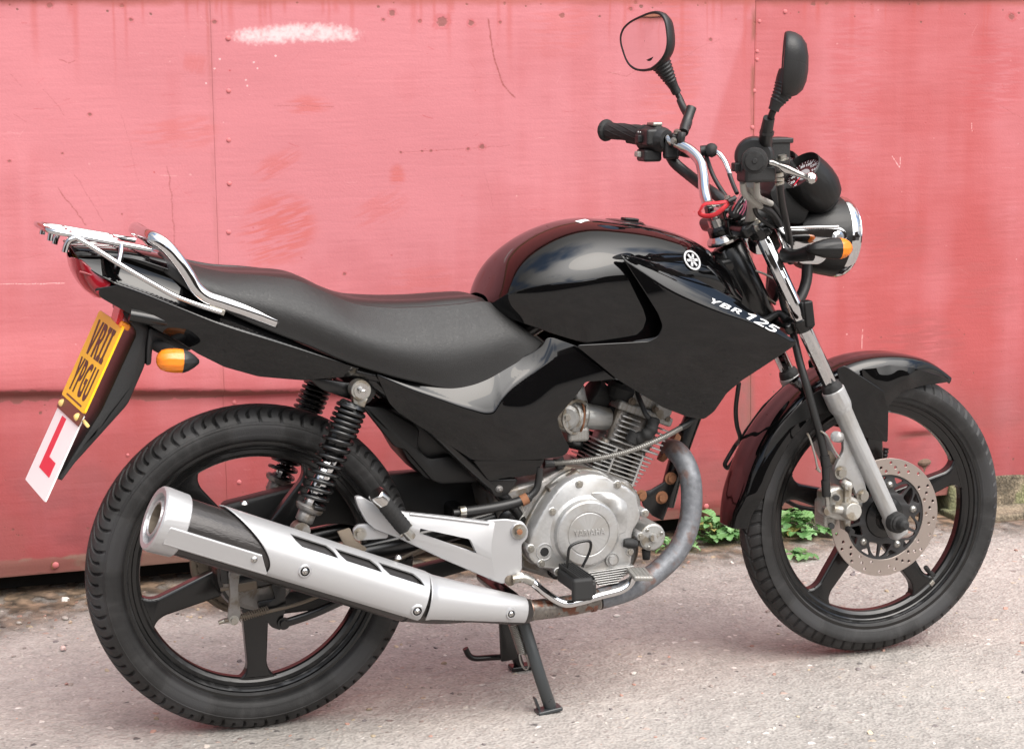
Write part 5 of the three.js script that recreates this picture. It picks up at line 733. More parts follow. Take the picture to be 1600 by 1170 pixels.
  add('base_flange', (() => { const g = rbox([0, 0, 0], [0.115, 0.010, 0.128], 0.004); g.rotateZ(ang); const p = pt(-0.012, -0.080); g.translate(p.x, p.y, 0); return g; })(), M.castAlu, cylP);
  add('head_core', merged([cyl(pt(-0.003, -0.002), pt(-0.003, 0.066), 0.050, 0.048, 40), ...[[-0.038, 0.045], [0.034, 0.045]].map(([u, z]) => cyl(pt(u, 0, z), pt(u, 0.07, z), 0.012))]), M.darkAlu, head);
  for (let k = 0; k < 6; k++) { const h = 0.0035 + 0.0098 * k; if (k === 0) fin(-0.046, 0.062, h, 0.066, 0.0038, 'fin', head); else { fin(-0.046 + 0.001 * k, 0.006 - 0.001 * k, h, 0.066, 0.0030, 'fin', head, 0.006); fin(0.036 + 0.002 * k, 0.062 + 0.001 * k, h, 0.066, 0.0030, 'fin', head, 0.006); } }
  add('head_cover', (() => { const g = merged([rbox([0.006, 0.0705, 0], [0.120, 0.018, 0.125], 0.005), rbox([0.012, 0.094, 0], [0.092, 0.036, 0.112], 0.013), lathe([[0, 0.008], [0.016, 0.008], [0.019, 0.004], [0.019, -0.01]], [0.038, 0.088, 0.056], [0, 0, 1], 28, 0.4), lathe([[0, 0.004], [0.008, 0.004], [0.009, 0], [0.009, -0.01]], [-0.012, 0.094, 0.058], [0, 0, 1], 24, 0.4)]); g.rotateZ(ang); g.translate(J.x, J.y, 0); return g; })(), M.castAlu, head);
  for (const [u, h] of [[0.022, 0.086], [-0.030, 0.084], [0.052, 0.075]]) { const p = pt(u, h, 0.060); add('head_bolt', hexBolt(p, [0, 0, 1], 0.0055), M.dirtySteel, head); }
  add('exhaust_flange', lathe([[0, 0.006], [0.031, 0.006], [0.033, 0], [0.033, -0.006], [0, -0.006]], [.8343,.4705,.012], [0.8, -0.62, 0.3], 32), M.rust, head);
  add('spark_plug_cap', merged([sweep([[.7686,.546,.088],[.7621,.53,.094],[.7528,.5195,.094],[.7416,.5113,.086],[.7316,.5038,.075]], (t) => 0.0125 - 0.003 * Math.abs(t - 0.45) + 0.0012 * Math.sin(t * 26), { seg: 18, n: 60 }), sweep([[.7348,.5195,.08],[.725,.5023,.078]], 0.013)]), M.rubber, head);
  add('ignition_lead', sweep([[.7486,.5936,.05],[.7488,.5726,.075],[.7526,.5546,.088],[.7624,.5443,.09]], 0.0050), M.hose, head);
  // carburettor
  const carb = P('carburettor'), K = [.6034,.5552,.06];
  add('float_body', merged([cyl([.642,.5422,0], [.6027,.5556,.062], 0.030), lathe([[0, 0.006], [0.018, 0.006], [0.024, 0.003], [0.028, -0.003], [0.028, -0.012]], [.5958,.5574,.07], [-0.15, 0, 1], 36, 0.4), rbox([.6239,.5203,.04], [0.045, 0.03, 0.05], 0.008)]), M.castAlu, carb);
  add('carburettor_throat', merged([cyl([.6306,.5531,.03], [.6994,.5396,.03], 0.027, 0.022), lathe([[0.024, 0], [0.032, 0.001], [0.032, 0.006], [0.024, 0.007]], [.6333,.5534,.04], sub([.6994,.5396,.03], [.6306,.5531,.03]), 36)]), M.castAlu, carb);
  add('throttle_wheel', merged([lathe([[0.029, 0], [0.034, 0.001], [0.034, 0.005], [0.029, 0.006]], [.6157,.5559,.062], [0.35, 0, 1], 36), hexBolt([.5944,.5587,.077], [0, 0, 1], 0.0055)]), M.zinc, carb);
  add('rust_ring', hoop(Array.from({ length: 18 }, (_, k) => { const t = k / 18 * 6.283, p = [.6301,.5507,.045]; return [p[0] + 0.004 * Math.cos(t), p[1] + 0.030 * Math.cos(t), p[2] + 0.030 * Math.sin(t)]; }), 0.0022, { n: 40, seg: 6 }), M.rust, carb);
  add('carburettor_top', merged([cyl([.6372,.5627,.03], [.627,.6098,.04], 0.019, 0.016), cyl([.6173,.6029,.055], [.6233,.6132,.06], 0.006), sweep([[.6002,.5669,.055],[.595,.5797,.055],[.6029,.589,.055],[.6212,.6027,.055]], 0.0055)]), M.castAlu, carb);
  add('intake_rubber', merged([cyl([.6688,.5908,0], [.7022,.5684,0], 0.034, 0.028), cyl([.7021,.5532,0], [.7385,.538,0], 0.030, 0.034), lathe([[0.026, -0.02], [0.034, -0.012], [0.034, 0.008], [0.026, 0.016]], [.7343,.5898,.02], [0.3, 1, 0.1], 32)]), M.rubber, carb);
  add('drain_tubes', merged([sweep([[.6098,.515,.06],[.6149,.5047,.06],[.6267,.5013,.06]], 0.004), sweep([[.6227,.4944,-.02],[.6561,.4843,-.02],[.6829,.4746,-.02],[.7032,.4654,-.02]], 0.012)]), M.rubber, carb);
  // hoses and cables around the engine
  add('ribbed_cable', sweep([[.5544,.4772,.1],[.5874,.4801,.115],[.6402,.4847,.122],[.7046,.495,.124],[.773,.5136,.118],[.8214,.5308,.108]], (t) => 0.0050 + 0.0009 * Math.cos(t * 2 * Math.PI * 78), { n: 620, seg: 10 }), M.springSteel, engine);
  add('cable_ferrule', merged([sweep([[.816,.5287,.108],[.8321,.5363,.108],[.8481,.5464,.108]], 0.0068), sweep([[.5391,.4784,.1],[.5544,.4772,.1],[.5673,.4775,.1]], (t) => 0.009 - 0.003 * t), sweep([[.5673,.4885,.1],[.5724,.4685,.1]], 0.010)]), M.hose, engine);
  add('breather_hose', sweep([[.3544,.4028,.115],[.3717,.4025,.115],[.4004,.4037,.115],[.4443,.4072,.115],[.4848,.4136,.115],[.5051,.4217,.115],[.518,.4341,.115],[.5232,.4533,.115],[.5247,.4752,.115]], (t) => t < 0.12 ? 0.0062 : t < 0.62 ? 0.0095 : 0.0068, { n: 120 }), M.hose, engine);
  add('hose_clamp', merged([sweep([[.4873,.4133,.115],[.5,.4184,.115]], 0.0108, { n: 4 })]), M.rust, engine); add('hose_collar', sweep([[.3668,.4029,.115],[.3779,.4032,.115]], 0.0108, { n: 4 }), M.zinc, engine);
  add('clip_wire', sweep([[.4832,.4084,.13],[.4857,.4008,.13],[.4894,.3907,.13],[.483,.3864,.13],[.4792,.3818,.13],[.4843,.3887,.13],[.492,.3978,.13],[.4946,.405,.13]], 0.0010, { seg: 5 }), M.zinc, engine);
  add('sensor_tag', merged([cyl([.4986,.3469,.135], [.4985,.3347,.135], 0.0035), cyl([.4926,.3267,.13], [.4985,.3273,.135], 0.005)]), M.cream, engine);
}
// ---------------------------------------------------------------- exhaust
const exhaust = P('exhaust');
{
  add('header_pipe', sweep([[.8303,.4714,.015],[.833,.4708,.04],[.8383,.4579,.068],[.8444,.427,.088],[.8433,.3775,.1],[.8296,.3263,.11],[.8011,.2855,.12],[.7575,.2536,.128],[.6997,.2284,.136],[.6308,.2174,.144]], (t) => 0.0185 + 0.0025 * smooth(0.02, 0.15, t), { n: 140, seg: 28 }), mat('pipeSteel', { color: 0xffffff, roughness: 0.5, metalness: 0.3, map: (() => { const t = tex(512, 128, (u, v) => { const x = u * 0.8, n = fbm(u * 44, v * 7, 4, 44, 7), m = fbm(u * 130 + 3, v * 20, 3, 130, 20), k = 0.75 * smooth(0.50, 0.74, n + 0.26 * smooth(0.44, 0.54, x) * smooth(0.68, 0.60, x) + 0.30 * smooth(0.05, 0.0, x) - 0.06), g = 0.40 + 0.14 * (m - 0.5); return [lerp(g * 0.98, 0.37 + 0.16 * (m - 0.5), k), lerp(g, 0.27 + 0.14 * (m - 0.5), k), lerp(g * 1.04, 0.24 + 0.12 * (m - 0.5), k)]; }, true); t.repeat.set(1 / 0.8, 1 / 0.13); return t; })(), bumpMap: castBump, bumpScale: 0.0003 }), exhaust);
  add('pipe_joint', sweep([[.6209,.2164,.146],[.6131,.2157,.146]], 0.0212, { n: 3, seg: 28 }), mat('pipeRust', { color: lin(0.15, 0.065, 0.045), roughness: 0.7, metalness: 0.35, bumpMap: castBump, bumpScale: 0.0006 }), exhaust);
  add('link_pipe', merged([sweep([[.6292,.2186,.148],[.5838,.2133,.148],[.5324,.2111,.148],[.4737,.2121,.152]], (t) => 0.0195, { n: 30, seg: 28 }), sweep([[.4934,.212,.15],[.4883,.2118,.15]], 0.0212, { n: 3, seg: 28 })]), mat('pipeGrey', { color: 0xffffff, map: (() => { const t = tex(256, 128, (u, v) => { const n = fbm(u * 14, v * 7, 4, 14, 7), k = smooth(0.52, 0.66, n), g = 0.44 + 0.2 * (fbm(u * 40, v * 20, 3, 40, 20) - 0.5); return [lerp(g, 0.40, k), lerp(g * 0.95, 0.26, k), lerp(g * 0.9, 0.2, k)]; }, true); t.repeat.set(1 / 0.2, 1 / 0.13); return t; })(), roughness: 0.5, metalness: 0.55, roughnessMap: wearRough, bumpMap: castBump, bumpScale: 0.0003 }), exhaust);
  const A = V([-.1832,.4511,.2]), B = V([.2535,.2653,.166]), C = V([.4775,.2117,.152]), ax = sub(B, A).normalize(), L = A.distanceTo(B);
  const rad = (t) => lerp(0.0505, 0.0475, t);
  add('muffler_body', merged([lathe([[0, 0], [0.0505, 0], [0.0508, 0.004], [0.0472, L - 0.012], [0.045, L]], A, ax, 64, 0.5), sweep([addv(B, ax, -0.006), addv(B, ax, 0.03).lerp(C, 0.12), B.clone().lerp(C, 0.55), C, addv(C, sub(C, B).normalize(), 0.012)], (t) => lerp(0.0470, 0.0200, Math.pow(t, 0.85)), { n: 40, seg: 48 })]), mat('mufflerBlack', { color: lin(0.040, 0.037, 0.036), roughness: 0.48, metalness: 0.45, roughnessMap: wearRough, bumpMap: grainBump, bumpScale: 0.0003 }), exhaust);
  // heat-tinted band next to the tip
  add('heat_band', lathe([[0.0513, 0.010], [0.0515, 0.014], [0.0513, 0.020]], A, ax, 64), mat('heatTint', { color: lin(0.16, 0.10, 0.075), roughness: 0.45, metalness: 0.6 }), exhaust);
  const bx = ax.clone().negate(), T0 = addv(A, ax, 0.022);
  add('end_cap', lathe([[0.0505, 0], [0.0542, 0.001], [0.0560, 0.003], [0.0580, 0.040], [0.0572, 0.0465], [0.0545, 0.0495], [0.0500, 0.0500], [0.0455, 0.0485], [0.0435, 0.0440], [0.0430, 0.0385], [0.0345, 0.0380], [0.0330, 0.0440], [0.0315, 0.0478], [0.0295, 0.0480], [0.0280, 0.0450], [0.0275, -0.03]], T0, bx, 72, 0.45), M.silverPaint, exhaust);
  add('outlet', merged([lathe([[0.0272, -0.04], [0.0272, 0.046], [0.0255, 0.0465], [0.0250, 0.02], [0.0250, -0.04], [0, -0.04]], T0, bx, 40, 0.5)]), M.dirtySteel, exhaust);
  // heat shields follow the silencer's outer side; slots cut through
  const n1 = new THREE.Vector3(0, 0, 1).addScaledVector(ax, -ax.z).normalize(), n2 = ax.clone().cross(n1).negate(); if (n2.y < 0) n2.negate();
  const on = (p, r, f) => p.clone().addScaledVector(n1, r * Math.cos(f)).addScaledVector(n2, r * Math.sin(f));
  const G = [], nu = 70, nv = 44; for (let i = 0; i <= nu; i++) { G.push([]); for (let j = 0; j <= nv; j++) { const v = j / nv, f = lerp(-0.60, 1.92, v), st = 0.185 - 0.098 * smooth(0.10, 0.92, v) - 0.006 * smooth(0.9, 1, v), d = lerp(st, L + 0.012, i / nu), t = d / L; G[i].push(on(addv(A, ax, d), rad(t) + 0.0062 - 0.002 * smooth(0.06, 0, v), f)); } }
  const shellG = sheet(G, { thick: 0.0028 });
  const clean = (g) => { const q = g.index ? g.toNonIndexed() : g; return q; };
  let sh = new Brush(clean(shellG)); sh.updateMatrixWorld(); const ev = new Evaluator(); ev.attributes = ['position', 'normal', 'uv']; ev.useGroups = false;
  for (const [d0, d1] of [[0.212, 0.284], [0.300, 0.372], [0.388, 0.460]]) {
    const f0 = 0.70, f1 = 1.08, sk = 0.017, out = (d, f, r) => on(addv(A, ax, d), r, f), p = [[d0 + sk, f0], [d1 + sk, f0], [d1 - sk * 0.4, f1], [d0 - sk * 0.4, f1]], v = [];
    for (const r of [0.040, 0.075]) for (const [d, f] of p) v.push(out(d, f, r));
    const idx = [0, 1, 2, 0, 2, 3, 4, 6, 5, 4, 7, 6, 0, 5, 1, 0, 4, 5, 1, 6, 2, 1, 5, 6, 2, 7, 3, 2, 6, 7, 3, 4, 0, 3, 7, 4];
    let g = new THREE.BufferGeometry(); g.setAttribute('position', new THREE.Float32BufferAttribute(v.flatMap((q) => [q.x, q.y, q.z]), 3)); g.setAttribute('uv', new THREE.Float32BufferAttribute(new Array(16).fill(0), 2)); g.setIndex(idx); g = g.toNonIndexed(); g.computeVertexNormals();
    { const q = g.attributes.position, c0 = new THREE.Vector3(); for (let i = 0; i < 8; i++) c0.add(v[i]); c0.divideScalar(8); const a = new THREE.Vector3().fromBufferAttribute(q, 0), n = new THREE.Vector3().fromBufferAttribute(g.attributes.normal, 0); if (n.dot(a.sub(c0)) < 0) { const x = []; for (let i = 0; i < q.count; i += 3) x.push(i, i + 2, i + 1); g.setIndex(x); g = g.toNonIndexed(); g.computeVertexNormals(); } }
    const b = new Brush(g); b.updateMatrixWorld(); sh = ev.evaluate(sh, b, SUBTRACTION); sh.updateMatrixWorld();
  }
  const hs = new THREE.BufferGeometry(); for (const k of ['position', 'normal', 'uv']) hs.setAttribute(k, sh.geometry.attributes[k]); if (sh.geometry.index) hs.setIndex(sh.geometry.index);
  add('heat_shield', hs.index ? hs.toNonIndexed() : hs, M.silverPaint, exhaust);
  const bend = sub(C, B).normalize(), G2 = [], m2 = bend.clone().cross(n1).negate(); if (m2.y < 0) m2.negate(); const m1 = m2.clone().cross(bend); if (m1.z < 0) m1.negate();
  for (let i = 0; i <= 40; i++) { G2.push([]); for (let j = 0; j <= 36; j++) { const t = lerp(0.105, 0.985, i / 40), f = lerp(-0.62, 1.9, j / 36), p = B.clone().lerp(C, t), r = lerp(0.0505, 0.0272, Math.pow(t, 0.9)) + 0.002 * smooth(0.16, 0.105, t); G2[i].push(p.clone().addScaledVector(m1, r * Math.cos(f)).addScaledVector(m2, r * Math.sin(f))); } }
  add('front_heat_shield', sheet(G2, { thick: 0.0028 }), M.silverPaint, exhaust);
  for (const [px, t, f] of [[0, 0.245, -0.03], [0, 0.475, -0.20]]) { const p = on(addv(A, ax, t), rad(t / L) + 0.0055, f), d = on(new THREE.Vector3(), 1, f); add('bolt_recess', lathe([[0.0085, 0.003], [0.0105, 0.0028], [0.0125, 0.0008], [0.0132, -0.002]], p, d, 28, 0.6), M.silverPaint, exhaust); add('recess_floor', lathe([[0, 0.0012], [0.0088, 0.0012]], p, d, 24), M.frameBlack, exhaust); add('shield_bolt', domeBolt(addv(p, d, 0.0008), d, 0.0068), M.satinChrome, exhaust); }
  { const p = B.clone().lerp(C, 0.83).addScaledVector(m1, 0.0295), d = m1; add('bolt_recess', lathe([[0.0072, 0.0045], [0.0092, 0.0042], [0.0112, 0.001], [0.0118, -0.003]], p, d, 28, 0.6), M.silverPaint, exhaust); add('shield_bolt', domeBolt(addv(p, d, 0.0018), d, 0.0064), M.satinChrome, exhaust); }
  add('shield_bolt', domeBolt([-.0441,.4643,.165], [0.1, 1, 0.1], 0.0075), M.satinChrome, exhaust); add('shield_bolt', domeBolt([.235,.3387,.16], [0.1, 1, 0.1], 0.0075), M.satinChrome, exhaust);
  // channel strip from the cap to the shield
  const GS = []; for (let i = 0; i <= 30; i++) { GS.push([]); for (let j = 0; j <= 8; j++) { const v = j / 8, d = lerp(-0.010, lerp(0.160, 0.182, v), i / 30); GS[i].push(on(addv(A, ax, d), rad(clamp(d / L)) + 0.0058 - 0.0018 * Math.sin(v * Math.PI), lerp(0.02, -0.50, v))); } }
  add('trim_strip', merged([sheet(GS, { thick: 0.003 }), sweep(GS.filter((r, i) => i % 5 === 0).map((r) => r[0]), 0.0030, { seg: 8 }), sweep(GS.filter((r, i) => i % 5 === 0).map((r) => r[8]), 0.0034, { seg: 8 })]), M.silverPaint, exhaust);
  add('strip_bolt', domeBolt(on(addv(A, ax, 0.150), rad(0.32) + 0.005, -0.14), on(new THREE.Vector3(), 1, -0.14), 0.0072), M.satinChrome, exhaust);
  add('hanger_bracket', merged([ext([[.1294,.3911],[.1532,.3961],[.1622,.3728],[.1844,.3552],[.1659,.3308],[.1485,.3503]], 0.128, 0.134, 0.001, { round: 0.003 })]), M.dirtySteel, exhaust);
}
// ---------------------------------------------------------------- footrests, pedal, stand
{
  const br = P('footrest_bracket');
  add('bracket_plate', ext([[.1617,.4544],[.1736,.4546],[.1829,.4479],[.2041,.4343],[.2542,.4181],[.3367,.4026],[.4169,.3859],[.4481,.3868],[.4807,.3791],[.4919,.3634],[.4893,.3477],[.4778,.3378],[.4786,.2861],[.443,.265],[.4155,.2763],[.3232,.3242],[.2388,.3717],[.1972,.391],[.1808,.4079],[.166,.4376]], 0.128, 0.142, 0.0035, { round: 0.006, bs: 4, holes: [[[.2798,.3901],[.3811,.3593],[.3955,.3264],[.3868,.326],[.277,.3735]]], holeRound: 0.006 }), M.silverPaint, br);
  add('bracket_flare', skin([[.4113,.3859,.138],[.4461,.3871,.146],[.4776,.3802,.149],[.4871,.3649,.15],[.4845,.3505,.15],[.4734,.3403,.149],[.4742,.29,.149],[.441,.268,.146],[.41,.28,.138]], [[.4354,.3309,.146],[.4568,.3298,.1495]], { thick: 0.006, round: 0.006 }), M.silverPaint, br);
  add('bracket_rim', sweep([[.2631,.4143,.1425],[.3359,.3996,.1425],[.4148,.383,.1425]], 0.0026, { seg: 8 }), M.silverPaint, br);
  add('rear_tab', ext([[.1594,.3918],[.1691,.4004],[.199,.4002],[.2261,.3763],[.2236,.3693],[.1684,.3696],[.1602,.3775]], 0.122, 0.130, 0.0015, { round: 0.007 }), M.silverPaint, br);
  add('bracket_bolt', hexBolt([.1719,.3829,.131], [0, 0, 1], 0.0085), M.zinc, br);
  add('bracket_boss', lathe([[0, 0.003], [0.0140, 0.003], [0.016, 0.001], [0.016, -0.006]], [.4708,.3652,.15], [0, 0, 1], 32), M.silverPaint, br); add('bracket_bolt', hexBolt([.4698,.3659,.153], [0, 0, 1], 0.0098), M.zinc, br); add('bolt_end', cyl([.4703,.3651,.155], [.4651,.3691,.17], 0.0055), M.rust, br);
  add('pivot_bolt', cyl([.4574,.2685,.135], [.4516,.2734,.152], 0.010), M.dirtySteel, br);
  const pg = P('pillion_footrest'), a = V([.2486,.3917,.158]), b = V([.1983,.4582,.172]), d = sub(b, a).normalize();
  add('rubber_pad', sweep([addv(a, d, 0.002), b], 0.0185, { straight: true, seg: 6, flat: [1, 0.85], up: [0, 0, 1] }), M.rubber, pg); for (let k = 1; k < 7; k++) add('pad_rib', sweep([addv(a, d, 0.009 * k), addv(a, d, 0.009 * k + 0.002)], 0.0193, { straight: true, seg: 6, flat: [1, 0.85], up: [0, 0, 1] }), M.rubber, pg);
  add('end_cap', sweep([addv(b, d, -0.012), addv(b, d, 0.006), addv(b, d, 0.010)], (t) => t > 0.8 ? 0.017 : 0.0205, { straight: true, seg: 6, flat: [1, 0.85], up: [0, 0, 1] }), M.satinChrome, pg);
  add('clevis', merged([sweep([addv(a, d, -0.022), addv(a, d, 0.004)], 0.012, { straight: true, seg: 8, flat: [1, 0.8], up: [0, 0, 1] }), cyl([.2421,.3762,.15], [.2631,.3981,.15], 0.004)]), M.zinc, pg);
  const rp = P('rider_footrest');
  add('rubber_pad', merged([rbox([.5559,.2794,.225], [0.034, 0.026, 0.120], 0.006), ...[0, 1, 2, 3, 4, 5].map((k) => rbox(addv([.556,.2951,.225], [-0.0125 + 0.005 * k, 0.0035, 0], 1), [0.0026, 0.006, 0.116], 0.001)), rbox([.5433,.2823,.287], [0.040, 0.042, 0.014], 0.006)]), M.rubber, rp);
  add('footrest_bar', merged([cyl([[.5559,.2794,.225][0], [.5559,.2794,.225][1], 0.10], [.5559,.2794,.225], 0.010), cyl([[.5559,.2794,.225][0], [.5559,.2794,.225][1] - 0.012, -0.16], [[.5559,.2794,.225][0], [.5559,.2794,.225][1] - 0.012, 0.12], 0.011)]), M.frameBlack, rp);
  add('guard_loop', sweep([[.5453,.2935,.2],[.548,.314,.2],[.5519,.3379,.2],[.5607,.3444,.2],[.5886,.3479,.2],[.5937,.3438,.2],[.5924,.3293,.2],[.577,.299,.2]], 0.0027, { n: 60 }), M.frameBlack, rp);
  const pd = P('brake_pedal');
  add('pedal_arm', sweep([[.4712,.2795,.15],[.4911,.2698,.158],[.5137,.2485,.165],[.5517,.2243,.172],[.58,.2259,.175],[.625,.2337,.175],[.6665,.2407,.175],[.6818,.2506,.176],[.6888,.2641,.178]], 0.0078, { n: 90 }), M.chrome, pd);
  add('pedal_pivot', merged([cyl([.4816,.2684,.12], [.466,.2814,.165], 0.010), sweep([[.4526,.2778,.16],[.4753,.278,.16],[.4929,.2689,.16]], 0.0085)]), M.zinc, pd);
  { const g = merged([rbox([0, 0, 0], [0.040, 0.010, 0.044], 0.004), ...[0, 1, 2, 3].map((k) => rbox([-0.012 + 0.008 * k, 0.0052, 0], [0.0030, 0.0016, 0.036], 0.0007))]); g.rotateZ(-0.12); g.rotateX(0.22); const p = [.7026,.2672,.176]; g.translate(...p); add('pedal_pad', g, M.castAlu, pd); }
  const st = P('centre_stand'), F = [.5392,.1256], FL = [.5733,-.1376];
  add('stand_leg', merged([sweep([[.4805,.2223,.1], [.4952,.1623,.115], [.5168,.0715,.135], [F[0], 0.010, F[1]]], (t) => 0.0115 + 0.001 * t, { flat: [1, 0.85] }), rbox([F[0] - 0.004, 0.005, F[1]], [0.050, 0.008, 0.030], 0.003, [0, 0, 0.12]), rbox([F[0] - 0.026, 0.018, F[1] - 0.004], [0.004, 0.028, 0.014], 0.0015, [0, 0, 0.35])]), mat('standGrey', { color: lin(0.030, 0.034, 0.036), roughness: 0.55, roughnessMap: wearRough }), st);
  add('stand_leg', merged([sweep([[.5011,.1934,-.1], [.5273,.1258,-.12], [FL[0] - 0.005, 0.010, FL[1]]], 0.0115, { flat: [1, 0.85] }), rbox([FL[0], 0.006, FL[1]], [0.05, 0.010, 0.03], 0.003), cyl([.4804,.216,.1], [[.4804,.216,.1][0], [.4804,.216,.1][1], -0.10], 0.014)]), M.frameBlack, st);
  add('gusset', ext([[.5003,.132],[.5311,.1261],[.5371,.0489],[.5034,.0474]], -0.066, -0.058, 0.002, { round: 0.003 }), M.frameBlack, st);
  add('foot_tang', sweep([[.5332,.0428,-.1],[.4993,.0453,-.1],[.4589,.0485,-.1],[.4495,.0548,-.1],[.4417,.0703,-.1]], 0.0062, { n: 40 }), M.frameBlack, st);
  { const h = [], p0 = V([.4779,.1723,.095]), p1 = V([.4931,.1156,.105]), dx = sub(p1, p0).normalize(), k1 = new THREE.Vector3(0, 0, 1), k2 = dx.clone().cross(k1); for (let k = 0; k <= 300; k++) { const t = k / 300, q = t * 17 * 2 * Math.PI; h.push(p0.clone().lerp(p1, t).addScaledVector(k1, 0.0098 * Math.cos(q)).addScaledVector(k2, 0.0098 * Math.sin(q))); } add('stand_spring', sweep(h, 0.0018, { n: 360, seg: 6 }), M.springSteel, st); add('spring_hook', hoop([[.4837,.1156,.11],[.4927,.1146,.11],[.5015,.0909,.11],[.4975,.0838,.11],[.4899,.0897,.11]], 0.0018, { n: 40, seg: 6 }), M.springSteel, st); }
}

// ---------------------------------------------------------------- fork, brake, steering
{
  const fk = P('front_fork'), up = V([.9823,.9095,.092]), lo = V([1.2998,.2854,.092]), d = sub(lo, up).normalize(), at = (t, z) => { const p = addv(up, d, t); p.z = z; return p; }, L = up.distanceTo(lo), s0 = sub(V([1.1528,.5855,.092]), up).dot(d);
  for (const z of [0.092, -0.092]) {
    add('fork_tube', cyl(at(0, z), at(s0 + 0.03, z), 0.0150, 0.0150, 40), M.chrome, fk);
    add('fork_cap', merged([cyl(at(-0.010, z), at(0.002, z), 0.0155, 0.0155, 32), cyl(at(-0.016, z), at(-0.008, z), 0.009)]), M.zinc, fk);
    add('dust_seal', lathe([[0.0148, -0.010], [0.0180, -0.008], [0.0205, -0.001], [0.0212, 0.006], [0.0148, 0.006]], at(s0, z), d, 40, 0.5), M.rubber, fk);
    add('fork_slider', lathe([[0.0152, 0.004], [0.0222, 0.005], [0.0234, 0.007], [0.0236, 0.042], [0.0226, 0.047], [0.0196, 0.056], [0.0186, 0.10], [0.0176, 0.25], [0.0168, L - s0 - 0.03], [0.0175, L - s0 + 0.008], [0.012, L - s0 + 0.016], [0, L - s0 + 0.017]], at(s0, z), d, 48, 0.4), M.forkPaint, fk);
    add('axle_lug', merged([rbox(at(L - 0.004, z), [0.036, 0.052, 0.034], 0.009, [0, 0, 0.46])]), M.forkPaint, fk);
  }
  const A = [1.2906,.3013,.112]; add('axle_cap', lathe([[0, 0.034], [0.006, 0.0335], [0.0105, 0.029], [0.0125, 0.022], [0.0130, 0.016], [0.0175, 0.014], [0.0185, 0.010], [0.0205, 0.009], [0.0215, 0.000], [0.0215, -0.008]], A, [0.05, 0, 1], 36, 0.4), M.rubber, fk);
  add('front_axle', cyl([A[0], A[1], -0.125], [A[0], A[1], 0.11], 0.0085), M.zinc, fk);
  add('lug_boss', merged([cyl([1.1632,.4831,.1], [1.1448,.489,.118], 0.011), cyl([1.1585,.4846,.085], [1.1632,.4831,.1], 0.009)]), M.forkPaint, fk);
  add('fork_reflector', merged([rbox([1.0855,.7347,.105], [0.020, 0.052, 0.022], 0.004, [0, 0, 0.14])]), M.satinBlack, fk);
  add('lower_clamp', merged([lathe([[0.0152, -0.013], [0.0195, -0.012], [0.0195, 0.012], [0.0152, 0.013]], at(sub(V([1.0843,.7143,.092]), up).dot(d), 0.092), d, 32, 0.5), lathe([[0.0152, -0.013], [0.0195, -0.012], [0.0195, 0.012], [0.0152, 0.013]], at(sub(V([1.0843,.7143,.092]), up).dot(d), -0.092), d, 32, 0.5), rbox(addv(at(sub(V([1.0843,.7143,.092]), up).dot(d), 0), [-0.012, -0.006, 0]), [0.040, 0.024, 0.17], 0.008, [0, 0, 0.46])]), M.frameBlack, fk);
  // upper yoke
  add('upper_yoke', merged([ext([[.9388,.9217],[.994,.9362],[1.0567,.9429],[1.0808,.9269],[1.0643,.8996],[1.0224,.8885],[.9668,.878],[.9501,.8874]], -0.030, 0.030, 0.005, { round: 0.01 }), rbox(addv(at(0.006, 0), [-0.014, 0.001, 0]), [0.052, 0.028, 0.205], 0.010, [0, 0, 0.46]), cyl(at(-0.006, 0.092), at(0.024, 0.092), 0.0225, 0.0225, 32), cyl(at(-0.006, -0.092), at(0.024, -0.092), 0.0225, 0.0225, 32), rbox([.9724,.9175,.045], [0.04, 0.02, 0.05], 0.008, [0, 0, 0.3])]), M.frameBlack, fk);
  const sx = V([.9416,.9128,0]), sd = sub([.9656,.8578,0], [.9388,.9217,0]).normalize();
  add('steering_nut', merged([orient(new THREE.CylinderGeometry(0.0175, 0.0175, 0.016, 6).toNonIndexed(), addv(sx, sd, 0.0), sd), lathe([[0, -0.020], [0.010, -0.020], [0.011, -0.008], [0.019, -0.008], [0.020, 0.010], [0, 0.010]], sx, sd, 32, 0.5)]), M.satinChrome, fk);
  add('bearing_cup', lathe([[0.020, 0.002], [0.024, 0.004], [0.026, 0.012], [0.0345, 0.020], [0.0365, 0.024], [0.0360, 0.029], [0.030, 0.031]], addv(sx, sd, 0.013), sd, 48, 0.4), M.satinChrome, fk);
  add('collar', cyl(addv(sx, sd, 0.008), addv(sx, sd, 0.03), 0.026, 0.027, 32), M.frameBlack, fk);
  for (const [p, r] of [[[1.0321,.922,.085], 0.0065], [[.996,.9121,.1], 0.0055], [[.9731,.9062,.108], 0.0055]]) add('pinch_bolt', hexBolt(p, [0.4, 0.2, 0.9], r), M.zinc, fk);
  // brake caliper with bracket and line
  const cp = P('brake_caliper');
  add('caliper_bracket', ext([[1.175,.5232],[1.1948,.4699],[1.2253,.3957],[1.2379,.3486],[1.2192,.3396],[1.2056,.3671],[1.1965,.3888],[1.1819,.3978],[1.1675,.399],[1.1572,.4142],[1.164,.4306],[1.1779,.4516]], 0.080, 0.092, 0.003, { round: 0.006 }), M.forkPaint, cp);
